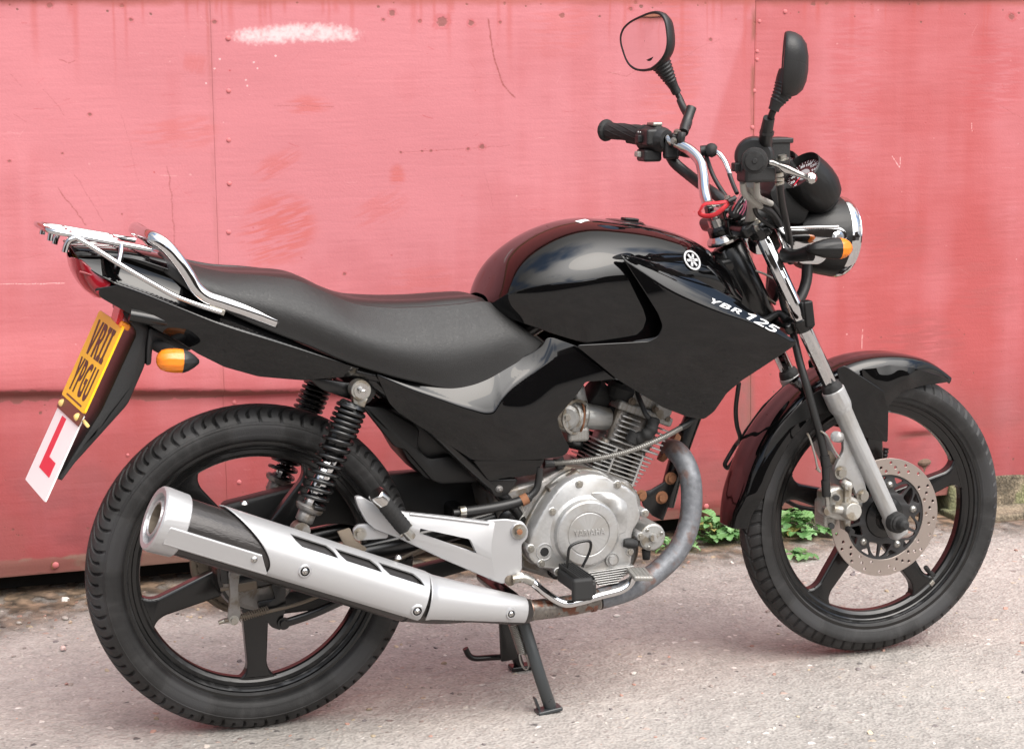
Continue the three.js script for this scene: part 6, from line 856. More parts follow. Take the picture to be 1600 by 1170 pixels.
  add('caliper_body', merged([ext([[1.134,.3725],[1.1553,.3812],[1.1738,.3823],[1.1915,.3612],[1.2134,.3502],[1.2141,.3199],[1.1926,.3086],[1.1493,.3163],[1.1348,.3268]], 0.060, 0.100, 0.006, { round: 0.008, bs: 3 }), rbox([1.1564,.3226,.06], [0.028, 0.055, 0.05], 0.008), ext([[1.1736,.3953],[1.1909,.3913],[1.1891,.3417],[1.1745,.3495]], 0.085, 0.108, 0.003, { round: 0.004 }), sweep([[1.1474,.3405,.108],[1.1704,.3359,.108],[1.1906,.3329,.108]], 0.0085), ext([[1.1781,.3138],[1.1954,.3123],[1.1931,.2888],[1.1815,.2898]], 0.075, 0.098, 0.003, { round: 0.004 })]), M.caliper, cp);
  add('piston_cap', lathe([[0, 0.018], [0.0165, 0.018], [0.0180, 0.0165], [0.0188, 0.012], [0.0188, -0.01]], [1.1848,.3347,.108], [0, 0, 1], 40, 0.4), M.caliper, cp);
  for (const [p, r, m] of [[[1.1708,.41,.094], 0.0095, 'zinc'], [[1.221,.3575,.094], 0.0095, 'zinc'], [[1.1519,.3631,.112], 0.0065, 'zinc']]) add('caliper_bolt', hexBolt(p, [0, 0, 1], r), M[m], cp);
  add('pin_boot', merged([cyl([1.1792,.3876,.09], [1.177,.3864,.115], 0.0085), cyl([1.1786,.3856,.112], [1.1756,.3862,.12], 0.0078)]), M.caliper, cp);
  add('bleed_cap', merged([sweep([[1.1571,.3614,.1],[1.1479,.3656,.122]], 0.0058), sweep([[1.1857,.2947,.1],[1.1859,.291,.118]], 0.0066), sweep([[1.1536,.3019,.09],[1.1452,.3054,.108]], 0.0062)]), M.rubber, cp);
  add('banjo', merged([lathe([[0, -0.006], [0.010, -0.006], [0.010, 0.006], [0, 0.006]], [1.1389,.3369,.1], [0, 0, 1], 28), sweep([[1.1389,.3369,.1],[1.1401,.3524,.1],[1.1368,.3749,.1]], 0.0058)]), M.zinc, cp);
  add('brake_hose', sweep([[1.1369,.3723,.1],[1.1348,.4049,.1],[1.1313,.4441,.1],[1.1216,.4897,.098],[1.1067,.5416,.095],[1.093,.5929,.09],[1.0834,.6366,.08],[1.0782,.6737,.07],[1.0756,.7101,.055],[1.0661,.7438,.045],[1.0613,.7727,.04]], 0.0078, { n: 120 }), M.hose, cp);
  add('hose_sleeve', merged([sweep([[1.1312,.448,.1],[1.1344,.427,.1]], 0.0098, { n: 6 }), sweep([[1.1335,.3985,.1],[1.137,.3657,.1]], 0.0088, { n: 6 })]), M.hose, cp);
  add('hose_guide', merged([sweep([[1.0879,.4978,.108],[1.0937,.4871,.108],[1.1056,.4515,.108],[1.1117,.4278,.108],[1.1175,.4183,.108],[1.1089,.4254,.108]], 0.0022, { seg: 8, n: 40 }), sweep([[1.116,.5009,.108],[1.1303,.4908,.108],[1.1494,.4572,.108],[1.1611,.4421,.108]], 0.0022, { seg: 8, n: 40 })]), M.zinc, cp);
  add('rusty_stay', merged([ext([[1.1414,.4571],[1.163,.449],[1.1778,.4282],[1.1694,.4184],[1.1489,.437]], 0.066, 0.072, 0.001, { round: 0.004 })]), M.dirtySteel, cp);
  add('speedometer_cable', merged([sweep([[1.0003,.5844,-.02],[1.0034,.526,-.04],[1.0114,.4907,-.05],[1.0237,.4629,-.06],[1.033,.4401,-.1],[1.0158,.4145,-.1],[1.0087,.4002,-.1],[1.0146,.393,-.1],[1.0165,.4089,-.08],[1.0402,.4518,-.07],[1.0594,.4922,-.06]], 0.0046, { n: 110 }), sweep([[1.3738,.4116,-.08],[1.3644,.3571,-.08],[1.3504,.3188,-.07]], (t) => 0.0062 + 0.0008 * Math.cos(t * 90), { n: 140 }), sweep([[1.1353,.3215,-.09],[1.1698,.3021,-.09],[1.2171,.2906,-.08],[1.2721,.284,-.07]], 0.0045)]), M.hose);
}
// ---------------------------------------------------------------- handlebar and controls
{
  const hb = P('handlebar');
  const Lp = [[.849,1.0808,-.372],[.8731,1.0779,-.317],[.898,1.0751,-.263],[.9235,1.0656,-.216],[.9413,1.0546,-.185],[.9557,1.0422,-.16],[.9643,1.0224,-.135],[.961,.9953,-.112],[.9529,.9662,-.088],[.9491,.9376,-.058]], cen = [.9525,.9275,0];
  const half = [...Lp.slice(0, 10), [cen[0] - 0.003, Lp[9][1] - 0.004, -0.03]], low = (p) => [p[0] - 0.012 * Math.abs(p[2]) / 0.37, p[1] - 0.032 * Math.pow(Math.abs(p[2]) / 0.37, 0.8), Math.abs(p[2])], other = half.map(low).reverse();
  add('bar_tube', sweep([...half, [half[10][0], half[10][1], 0], ...other], 0.0112, { n: 300, seg: 24 }), M.chrome, hb);
  // clamps over the bar
  for (const z of [0.034, -0.034]) { const p = V([half[10][0] + 0.012, half[10][1] - 0.004, z]); add('bar_clamp', merged([rbox([p.x, p.y + 0.004, z], [0.058, 0.022, 0.022], 0.004, [0, 0, 0.22]), rbox([p.x + 0.004, p.y - 0.024, z], [0.046, 0.034, 0.022], 0.004, [0, 0, 0.22])]), M.frameBlack, hb); for (const k of [-0.020, 0.020]) add('clamp_bolt', hexBolt([p.x + k - 0.002, p.y + 0.0155 + k * 0.22, z], [-0.2, 1, 0], 0.0062, 0.008), M.zinc, hb); }
  const gd = sub(Lp[2], Lp[0]).normalize();
  const gripPts = (k) => { const f = (p) => k > 0 ? p : low(p); return [V(f(Lp[0])), V(f(Lp[2]))]; };
  for (const k of [1, -1]) {
    const [a, b] = gripPts(k), dir = sub(b, a).normalize(), L = a.distanceTo(b);
    const g = lathe([[0, -0.004], [0.004, -0.004], [0.005, -0.002], [0.0165, -0.002], [0.0172, 0.003], [0.0225, 0.0045], [0.0235, 0.008], [0.0225, 0.012], [0.0178, 0.015], [0.0170, 0.03], [0.0168, L - 0.006], [0.0190, L - 0.004], [0.0190, L + 0.004], [0.012, L + 0.004]], a, dir, 48, 0.5);
    const p = P('grip'); add('grip_sleeve', g, M.rubber, p);
    const ribs = []; for (let r = 0; r < 9; r++) { const pts = []; for (let t = 0; t <= 10; t++) { const q = t / 10, f = r / 9 * 6.283 + q * 1.5 * k, n1 = new THREE.Vector3(0, 1, 0).addScaledVector(dir, -dir.y).normalize(), n2 = dir.clone().cross(n1); pts.push(addv(a, dir, lerp(0.02, L - 0.012, q)).addScaledVector(n1, 0.0168 * Math.cos(f)).addScaledVector(n2, 0.0168 * Math.sin(f))); } ribs.push(sweep(pts, 0.0012, { seg: 5, n: 12 })); }
    add('grip_ribs', merged(ribs), M.rubber, p);
    if (k < 0) continue;
  }
  // left switch cluster
  const sw = P('switch_housing'), c = V([.9111,1.0651,-.24]), R = (x, y, z) => { const q = new THREE.Vector3(0, 0, 1).lerp(gd, 0.9).normalize(); return c.clone().addScaledVector(new THREE.Vector3(1, 0, 0), x).addScaledVector(new THREE.Vector3(0, 1, 0), y).addScaledVector(gd, z); };
  add('housing', merged([lathe([[0.012, -0.036], [0.024, -0.035], [0.0265, -0.031], [0.0275, 0.010], [0.025, 0.024], [0.021, 0.033], [0.012, 0.034]], c, gd, 28, 0.5), rbox(R(-0.004, -0.034, -0.012), [0.040, 0.026, 0.046], 0.006), rbox(R(-0.012, 0.004, 0), [0.034, 0.034, 0.052], 0.006), rbox(R(0.016, -0.018, 0.028), [0.026, 0.044, 0.016], 0.005)]), M.switchPlastic, sw);
  add('dip_switch', rbox(R(-0.028, 0.0, -0.010), [0.012, 0.016, 0.018], 0.003), M.plastic, sw); add('horn_button', merged([rbox(R(-0.022, -0.032, -0.018), [0.014, 0.012, 0.020], 0.003)]), M.wireGrey, sw); add('choke_button', merged([rbox(R(0.002, 0.030, -0.004), [0.022, 0.008, 0.034], 0.003)]), M.zinc, sw);
  for (const z of [-0.012, -0.006]) add('switch_mark', rbox(R(-0.0285, 0.014, z), [0.002, 0.003, 0.002], 0.0006), M.whiteInk, sw);
  add('lever_perch', merged([rbox(V([.9399,1.0632,-.198]), [0.030, 0.030, 0.026], 0.007), rbox(V([.9324,1.0447,-.21]), [0.03, 0.04, 0.02], 0.006), cyl([.9404,1.0573,-.18], [.9446,1.0805,-.18], 0.0085)]), M.switchPlastic, sw); add('perch_bolt', hexBolt([.9377,1.0791,-.19], [-0.3, 1, 0.2], 0.006), M.zinc, sw); add('perch_bolt', hexBolt([.9271,1.0627,-.182], [-0.8, 0.1, 0.6], 0.005), M.zinc, sw);
  add('clutch_lever', merged([sweep([[.9413,1.039,-.185],[.9764,1.0353,-.19],[.9757,1.0329,-.22],[.9559,1.0425,-.29],[.9274,1.054,-.36],[.9105,1.0588,-.39]], 0.0075, { flat: [1, 0.7] }), sweep([[.9816,1.0412,-.17],[.995,1.0424,-.165],[1.0013,1.0411,-.16]], 0.011)]), M.plastic, sw);
  add('wiring_sleeve', sweep([[.9391,1.0318,-.235],[.9492,1.0149,-.225],[.9669,.9933,-.2],[.9772,.9722,-.15],[.9853,.9555,-.1],[.9996,.9377,-.07]], (t) => 0.0095 + 0.002 * smooth(0, 0.2, t), { n: 50 }), M.hose, sw);
  // right hand: throttle, brake master cylinder and lever
  const th = P('throttle_housing'), [ra, rb] = gripPts(-1), rd = sub(rb, ra).normalize(), hc = addv(ra, rd, 0.125);
  add('housing', merged([lathe([[0.012, -0.020], [0.030, -0.019], [0.0345, -0.014], [0.0360, -0.004], [0.0355, 0.020], [0.032, 0.030], [0.012, 0.032]], hc, rd, 36, 0.5), rbox([.8906,1.019,.27], [0.062, 0.028, 0.042], 0.006), rbox([.8659,1.0307,.26], [0.014, 0.022, 0.03], 0.004)]), M.switchPlastic, th);
  add('kill_switch', rbox([.8544,1.0322,.26], [0.012, 0.016, 0.018], 0.003), M.plastic, th);
  add('throttle_cable', merged([sweep([[.8735,1.0045,.25],[.886,.9844,.23],[.9165,.9675,.2],[.9639,.9472,.15]], 0.0062), sweep([[.9019,1.0049,.25],[.9134,.9777,.23],[.9388,.9668,.2],[.9812,.9551,.15]], 0.0058), sweep([[.905,1.002,.22],[.9176,.9817,.2],[.9586,.9453,.12],[.9718,.9176,.08]], (t) => 0.014 - 0.004 * t)]), M.wireGrey, th);
  add('cable_sheath', merged([sweep([[.9535,.9518,.16],[.9865,.9373,.14],[1.0103,.9192,.12],[1.0353,.9025,.09],[1.0646,.8682,.05]], 0.0068), sweep([[.9374,.9643,.16],[.957,.9346,.14],[.99,.9138,.12],[1.0271,.9028,.09]], 0.0042), sweep([[.9926,.9534,.13],[1.0244,.9295,.1],[1.0511,.9016,.07],[1.0722,.8536,.03]], 0.0055)]), M.hose, th);
  const mc = P('brake_master_cylinder');
  add('reservoir', merged([rbox([.9539,1.057,.22], [0.042, 0.052, 0.045], 0.006), rbox([.9536,1.0769,.22], [0.050, 0.010, 0.052], 0.003), sweep([[.9235,1.0334,.25],[.9481,1.0276,.24],[.9677,1.0196,.23]], 0.011)]), M.switchPlastic, mc);
  add('brake_lever', ext([[.8971,1.0455],[.906,1.0464],[.9188,1.0404],[.9381,1.0353],[.9588,1.0255],[.9783,1.0181],[.9798,1.0076],[.9629,1.0127],[.9422,1.0191],[.9293,1.0217],[.9164,1.0324],[.8984,1.0374]], 0.292, 0.305, 0.0035, { round: 0.004 }), M.satinChrome, mc);
  add('lever_tip', lathe([[0, 0.0105], [0.006, 0.009], [0.0098, 0.0045], [0.0105, 0], [0.0098, -0.0045], [0.006, -0.009], [0, -0.0105]], [.9873,1.0108,.298], [0.9, -0.4, 0], 28, 3), M.satinChrome, mc);
  add('lever_bolt', hexBolt([.943,1.0442,.27], [-0.2, 1, 0.1], 0.0085), M.zinc, mc);
  add('brake_line', sweep([[.9522,1.0158,.24],[.9588,.9939,.23],[.9785,.9619,.2],[1.0075,.9222,.16],[1.0419,.8804,.11],[1.0608,.8335,.08]], 0.0068), M.hose, mc); add('line_fitting', merged([sweep([[.9508,1.0182,.24],[.9522,1.0111,.24]], 0.0085, { n: 3 }), sweep([[.9523,1.0088,.24],[.9523,1.0029,.24]], 0.009, { n: 3 }), sweep([[.9524,1.0017,.24],[.9537,.997,.24]], 0.0085, { n: 3 })]), M.caliper, mc);
  add('clutch_cable', merged([sweep([[.9933,1.0458,-.18],[.9928,1.0232,-.16],[.992,.9923,-.13],[.9994,.9615,-.1],[1.0114,.9367,-.08]], 0.0045), sweep([[1.0133,.9971,-.1],[1.0124,.9776,-.08],[1.0115,.9609,-.06]], 0.0045)]), M.hose, hb);
  add('cable_elbow', sweep([[1.0005,1.0419,-.14],[1.0058,1.0358,-.13],[1.0126,1.0218,-.12],[1.0151,1.0068,-.11],[1.0147,.9957,-.1]], 0.0052), M.chrome, hb);
  add('elbow_boot', sweep([[.9852,1.0406,-.15],[.9943,1.0432,-.145],[1.0034,1.0419,-.14]], (t) => 0.009 + 0.006 * Math.sin(t * 3.1), { n: 16 }), M.rubber, hb);
  add('key_barrel', merged([cyl([.963,.9281,.05], [.9414,.9368,.075], 0.014, 0.013)]), M.plastic, hb);
  add('pink_wires', merged([sweep([[.9507,.9601,.1],[.9482,.9444,.1],[.9402,.9336,.1]], 0.0014, { seg: 6 }), sweep([[.951,.9604,.105],[.9498,.9434,.105],[.9432,.9314,.105]], 0.0014, { seg: 6 })]), M.wirePink, hb);
  add('red_tie', merged([hoop([[.8893,.9355,.03],[.8951,.948,.035],[.9152,.952,.05],[.9348,.9532,.06],[.9241,.9413,.06],[.9086,.9288,.05],[.8952,.9269,.035],[.8894,.9305,.03]], 0.0030, { n: 90, flat: [0.6, 1.5], seg: 8 }), sweep([[.9321,.9521,.06],[.9456,.9603,.06]], 0.0030)]), M.redStrap, hb);
  add('tie_clip', sweep([[.9339,.9546,.062],[.9501,.9615,.062]], 0.0055, { n: 4 }), M.hose, hb);
}
// mirrors
{
  const head = (m, centre, nrm, upv, w, h, stem) => {
    const n = V(nrm).normalize(), u = V(upv).addScaledVector(n, -V(upv).dot(n)).normalize(), s = u.clone().cross(n), C = V(centre);
    const at = (a, b, c) => C.clone().addScaledVector(s, a).addScaledVector(u, b).addScaledVector(n, c);
    const out = (f) => { const c = Math.cos(f), q = Math.sin(f), k = Math.pow(Math.pow(Math.abs(c), 2.9) + Math.pow(Math.abs(q), 2.9), -1 / 2.9); const low = q < 0 ? 1 + 0.16 * -q * (1 - Math.abs(c)) : 1; return [c * k * w * (1 + 0.10 * q), q * k * h * low]; };
    const N = 72, rings = [[0.90, 0.000], [0.945, 0.002], [0.975, 0.003], [1.0, 0.0012], [1.015, -0.004], [0.99, -0.014], [0.90, -0.026], [0.70, -0.036], [0.4, -0.041], [0.02, -0.043]], G = rings.map(([k, c]) => { const r = []; for (let i = 0; i <= N; i++) { const [a, b] = out(i / N * 2 * Math.PI); r.push(at(a * k, b * k - (1 - k) * 0.012, c)); } return r; });
    add('shell', sheet(G), M.plastic, m);
    const g = [], Gm = [[0.925, 0.0012], [0.5, 0.0014], [0.01, 0.0015]].map(([k, c]) => { const r = []; for (let i = 0; i <= N; i++) { const [a, b] = out(i / N * 2 * Math.PI); r.push(at(a * k, b * k, c)); } return r; }); add('glass', sheet(Gm), M.mirror, m);
    const st = stem.map(V); add('neck', sweep(st.slice(0, 4), (t) => lerp(0.024, 0.010, smooth(0, 0.85, t)) + (t > 0.25 && t < 0.62 ? 0.0011 * Math.sin(t * 95) : 0), { n: 70, seg: 24 }), M.plastic, m);
    add('stem_rod', sweep(st.slice(3), 0.0062, { n: 40 }), M.satinBlack, m);
  };
  const l = P('mirror'); head(l, [.9261,1.2649,-.33], [-0.927, 0.0, 0.375], [-0.30, 1, -0.20], 0.070, 0.054, [[.9472,1.2383,-.325], [.9649,1.2091,-.322], [.9841,1.177,-.322], [.9959,1.1569,-.322], [1.0016,1.1422,-.315], [1.0023,1.1265,-.3], [1.0074,1.1134,-.285]]);
  add('stem_base', merged([sweep([[1.0064,1.1269,-.27],[.9918,1.101,-.26],[.9721,1.077,-.235]], 0.0105, { n: 10 }), sweep([[.9987,1.1423,-.315],[1.0009,1.1265,-.3],[1.0037,1.1109,-.28]], (t) => 0.0068 + 0.0025 * t, { n: 20 }), sweep([[.9918,1.0983,-.26],[.9831,1.0882,-.25]], 0.0116, { n: 4 })]), M.switchPlastic, l);
  const r = P('mirror'); head(r, [.9137,1.2187,.33], [-0.90, 0.06, -0.43], [0.26, 1, 0.06], 0.066, 0.053, [[.9279,1.1973,.33], [.9144,1.1705,.33], [.8994,1.146,.328], [.896,1.1348,.325], [.8948,1.1257,.32], [.8963,1.1118,.31]]);
  add('stem_base', merged([sweep([[.8924,1.1211,.315],[.8951,1.0968,.3],[.9079,1.0693,.27]], (t) => 0.0105 + 0.002 * t, { n: 16 }), sweep([[.8964,1.0979,.3],[.8962,1.0911,.298]], 0.0132, { n: 4 })]), M.switchPlastic, r);
}
// instruments, headlamp, front indicators
{
  const ins = P('instrument_cluster'), face = V([1.1051,.9995,0]), nd = sub([1.0906,1.0251,0], [1.18,.944,0]).normalize().add(new THREE.Vector3(0, 0, 0.16)).normalize();
  const pod = (z, r, name) => { const c = V([face.x, face.y, z]), prof = [[r * 0.90, 0.002], [r * 0.96, 0.013], [r * 1.0, 0.016], [r * 1.03, 0.013], [r * 1.04, 0.006], [r * 1.05, 0.002], [r * 1.09, -0.012], [r * 1.10, -0.030], [r * 1.04, -0.052], [r * 0.88, -0.071], [r * 0.60, -0.084], [r * 0.3, -0.090], [0, -0.091]]; add('pod', lathe(prof, c, nd, 56, 0.35), M.satinBlack, ins); add('dial_face', lathe([[0, 0.001], [r * 0.88, 0.001]], c, nd, 48), M.dial, ins);
    const q = new THREE.Quaternion().setFromUnitVectors(new THREE.Vector3(0, 0, 1), nd), put = (g) => { g.applyQuaternion(q); g.translate(c.x, c.y, c.z); return g; };
    const marks = []; for (let k = 0; k < 25; k++) { const a = 4.0 - k * 0.19; marks.push(put(new THREE.BoxGeometry(k % 2 ? 0.004 : 0.007, 0.0011, 0.0006).translate(r * 0.76, 0, 0.0018).rotateZ(a).toNonIndexed())); } add('dial_marks', merged(marks), M.whiteInk, ins);
    const nums = []; for (let k = 0; k < 9; k++) { const a = 4.0 - k * 0.57, t = new TextGeometry(String(k * 20), { font: FONT, size: 0.0068, depth: 0.0005, curveSegments: 3, bevelEnabled: false }); t.computeBoundingBox(); t.translate(-(t.boundingBox.max.x) / 2, -0.0034, 0.0018); t.translate(r * 0.57 * Math.cos(a), r * 0.57 * Math.sin(a), 0); nums.push(put(t.index ? t.toNonIndexed() : t)); } add('dial_numerals', merged(nums), M.whiteInk, ins);
    add('dial_centre', lathe([[0, 0.0030], [r * 0.30, 0.0030], [r * 0.32, 0.0015]], c, nd, 32), M.dialGrey, ins); add('needle', put(new THREE.BoxGeometry(r * 0.7, 0.002, 0.001).translate(r * 0.28, 0, 0.0042).rotateZ(4.0)), M.redFilm, ins); };
  pod(0.045, 0.0455); pod(-0.052, 0.0455);
  add('bracket', merged([ext([[1.0274,.9683],[1.0506,.9988],[1.0787,.9793],[1.1215,.9377],[1.1051,.9054],[1.0883,.9035],[1.056,.911]], -0.05, 0.05, 0.006, { round: 0.008 }), rbox([1.074,1.0092,0], [0.05, 0.03, 0.06], 0.008, [0, 0, 0.7])]), M.satinBlack, ins);
  const hl = P('headlight'), T = V([1.2171,.9531,0]), B = V([1.2016,.7915,0]), C = T.clone().add(B).multiplyScalar(0.5).add(new THREE.Vector3(-0.013, 0, 0)), up = sub(T, B).normalize(), f = new THREE.Vector3(up.y, -up.x, 0), R = T.distanceTo(B) / 2;
  add('bucket', lathe([[0, -0.105], [R * 0.35, -0.104], [R * 0.62, -0.094], [R * 0.82, -0.070], [R * 0.93, -0.040], [R * 0.975, -0.012], [R * 0.985, -0.001]], C, f, 72, 0.5), M.satinBlack, hl);
  add('chrome_rim', lathe([[R * 0.965, -0.002], [R * 0.995, -0.001], [R * 1.008, 0.005], [R * 1.0, 0.013], [R * 0.96, 0.019], [R * 0.90, 0.020]], C, f, 96, 0.5), M.chrome, hl);
  add('lens', lathe([[R * 0.91, 0.020], [R * 0.75, 0.026], [R * 0.4, 0.030], [0, 0.031]], C, f, 64, 1), M.clearLens, hl); add('reflector_bowl', lathe([[R * 0.9, 0.024], [R * 0.7, -0.01], [R * 0.4, -0.04], [0, -0.05]], C, f, 64, 1), M.chrome, hl);
  const br = P('headlight_bracket');
  for (const k of [1, -1]) {
    const g1 = ext([[1.0205,.9028],[1.0534,.9028],[1.1533,.9017],[1.1675,.8937],[1.172,.8785],[1.1624,.8639],[1.1374,.8549],[1.121,.8355],[1.11,.8298],[1.0711,.8327],[1.0585,.8432],[1.0485,.8671]], 0.100, 0.1032, 0.0008, { round: 0.008 }), g2 = ext([[1.0144,.9039],[1.0281,.9034],[1.0564,.8444],[1.062,.8354],[1.0482,.8373],[1.0371,.8501]], 0.097, 0.110, 0.002, { round: 0.002 }), g3 = sweep([[1.0195,.903,.105],[1.0661,.9031,.105],[1.1494,.902,.105]], 0.0028, { seg: 8 }), g4 = lathe([[0, 0.005], [0.007, 0.005], [0.012, 0.002], [0.0135, 0]], [1.1506,.8806,.1035], [0, 0, 1], 28);
    for (const q of [merged([g1, g2, g3, g4])]) add('side_plate', k > 0 ? q : mirrorZ(q), M.chrome, br);
    const ind = P('front_indicator'), c = V([1.1078,.8682,.185]), d = new THREE.Vector3(0.985, -0.02, 0.05).normalize(); if (k < 0) { c.z *= -1; d.z *= -1; }
    const hz = merged([lathe([[0, -0.066], [0.005, -0.064], [0.0125, -0.050], [0.0180, -0.030], [0.0205, -0.010], [0.0205, 0.000], [0, 0]], c, d, 36, 0.9)]);
    add('housing', hz, M.satinBlack, ind);
    add('stalk', sweep([addv(c, d, -0.040).add(new THREE.Vector3(-0.012, -0.008, -0.012 * k)), addv(c, d, -0.055).add(new THREE.Vector3(-0.012, -0.016, -0.04 * k)), addv(c, d, -0.058).add(new THREE.Vector3(-0.012, -0.018, -0.08 * k))], (t) => 0.0165 - 0.004 * Math.sin(t * 3.1), { n: 24, flat: [1, 0.9] }), M.satinBlack, ind);
    add('lens', lathe([[0.0204, 0], [0.0204, 0.004], [0.0185, 0.012], [0.0140, 0.020], [0.0080, 0.0255], [0, 0.027]], c, d, 36, 0.8), M.amber, ind);
    add('bulb_reflector', lathe([[0.004, 0.001], [0.017, 0.002], [0.013, 0.010], [0, 0.016]], c, d, 24, 0.8), M.orangeFlat, ind);
  }
  add('horn', merged([lathe([[0, 0.012], [0.02, 0.012], [0.038, 0.004], [0.042, 0], [0.042, -0.008], [0.02, -0.02], [0, -0.02]], [1.0831,.7845,-.02], [0.9, -0.1, 0.3], 36), rbox([1.0685,.8109,-.02], [0.01, 0.06, 0.02], 0.003)]), M.satinBlack);
  add('headlight_loom', merged([sweep([[1.1233,.8325,.03],[1.1159,.7892,.04],[1.0944,.7531,.05],[1.0694,.7289,.05]], 0.011), sweep([[1.0645,.7177,.06],[1.0577,.7284,.04],[1.0306,.7158,.03],[1.0005,.7187,.02]], 0.0075)]), M.hose);
  add('wire_stay', merged([sweep([[1.0022,.8177,.02],[1.0344,.8061,.02],[1.0556,.795,.02]], 0.0022, { seg: 6 }), sweep([[.9963,.8495,.02],[1.0278,.7785,.02],[1.0364,.7628,.02],[1.0591,.7451,.02]], 0.0030, { seg: 6 })]), M.zinc);
}
// badge and model lettering lie on the bodywork
{
  const put = (g, p, n, x) => { const N = V(n).normalize(), X = V(x).addScaledVector(N, -V(x).dot(N)).normalize(), Y = N.clone().cross(X), m = new THREE.Matrix4().makeBasis(X, Y, N); m.setPosition(V(p)); g.applyMatrix4(m); return g; };
  const c0 = [.8353,.8498,.1], hit = (() => { const rc = new THREE.Raycaster(new THREE.Vector3(c0[0], c0[1], 1), new THREE.Vector3(0, 0, -1)), o = tank.children[0]; o.updateMatrixWorld(true); const h = rc.intersectObject(o); return h[0]; })(), c = hit.point, bars = []; for (let k = 0; k < 3; k++) for (const s of [-1, 1]) { bars.push(new THREE.BoxGeometry(0.0012, 0.027, 0.0009).translate(s * 0.0019, 0, 0).rotateZ(k * Math.PI / 3).toNonIndexed()); bars.push(new THREE.BoxGeometry(0.0030, 0.0085, 0.0009).translate(0, s * 0.0092, 0).rotateZ(k * Math.PI / 3).toNonIndexed()); }
  const badge = merged([lathe([[0.0160, 0], [0.0160, 0.0012], [0.0166, 0.0016], [0.0192, 0.0016], [0.0198, 0.0010], [0.0198, 0]], [0, 0, 0], [0, 0, 1], 48, 0.4), ...bars.map((b) => b.translate(0, 0, 0.0010))]); badge.scale(1.05, 1.05, 1);
  add('tank_badge', put(badge, addv(c, hit.face.normal, 0.0008), hit.face.normal.z < 0 ? hit.face.normal.clone().negate() : hit.face.normal, [1, -0.38, 0.1]), M.whiteInk, tank);
  const zf = cowlG.userData.z, line = (str, x0, y0, x1, y1, size, slant) => { const d = new THREE.Vector2(x1 - x0, y1 - y0), L = d.length(); d.normalize(); let t = new TextGeometry(str, { font: FONT, size: 1, depth: 0.0009, curveSegments: 5, bevelEnabled: false }); t.computeBoundingBox(); const w = t.boundingBox.max.x; t = t.index ? t.toNonIndexed() : t; const p = t.attributes.position; for (let i = 0; i < p.count; i++) { const a = p.getX(i) / w * L + slant * p.getY(i) * size, b = p.getY(i) * size, z = p.getZ(i), x = x0 + d.x * a - d.y * b, y = y0 + d.y * a + d.x * b; p.setXYZ(i, x, y, zf(x, y) + 0.0004 + z); } t.computeVertexNormals(); return t; };
  const a = [[.8381,.7794],[.9073,.7504],[.91,.7478],[.9817,.7109]];
  add('model_lettering', line('YBR', a[0][0], a[0][1], a[1][0], a[1][1], 0.0095, 1.0), M.whiteInk, cowl); add('model_lettering', line('125', a[2][0], a[2][1], a[3][0], a[3][1], 0.0150, 1.1), M.whiteInk, cowl);
}
// everything hangs on the motorcycle's own base point
bike.position.set(0.65, 0, 0); for (const c of bike.children) c.position.x -= 0.65;

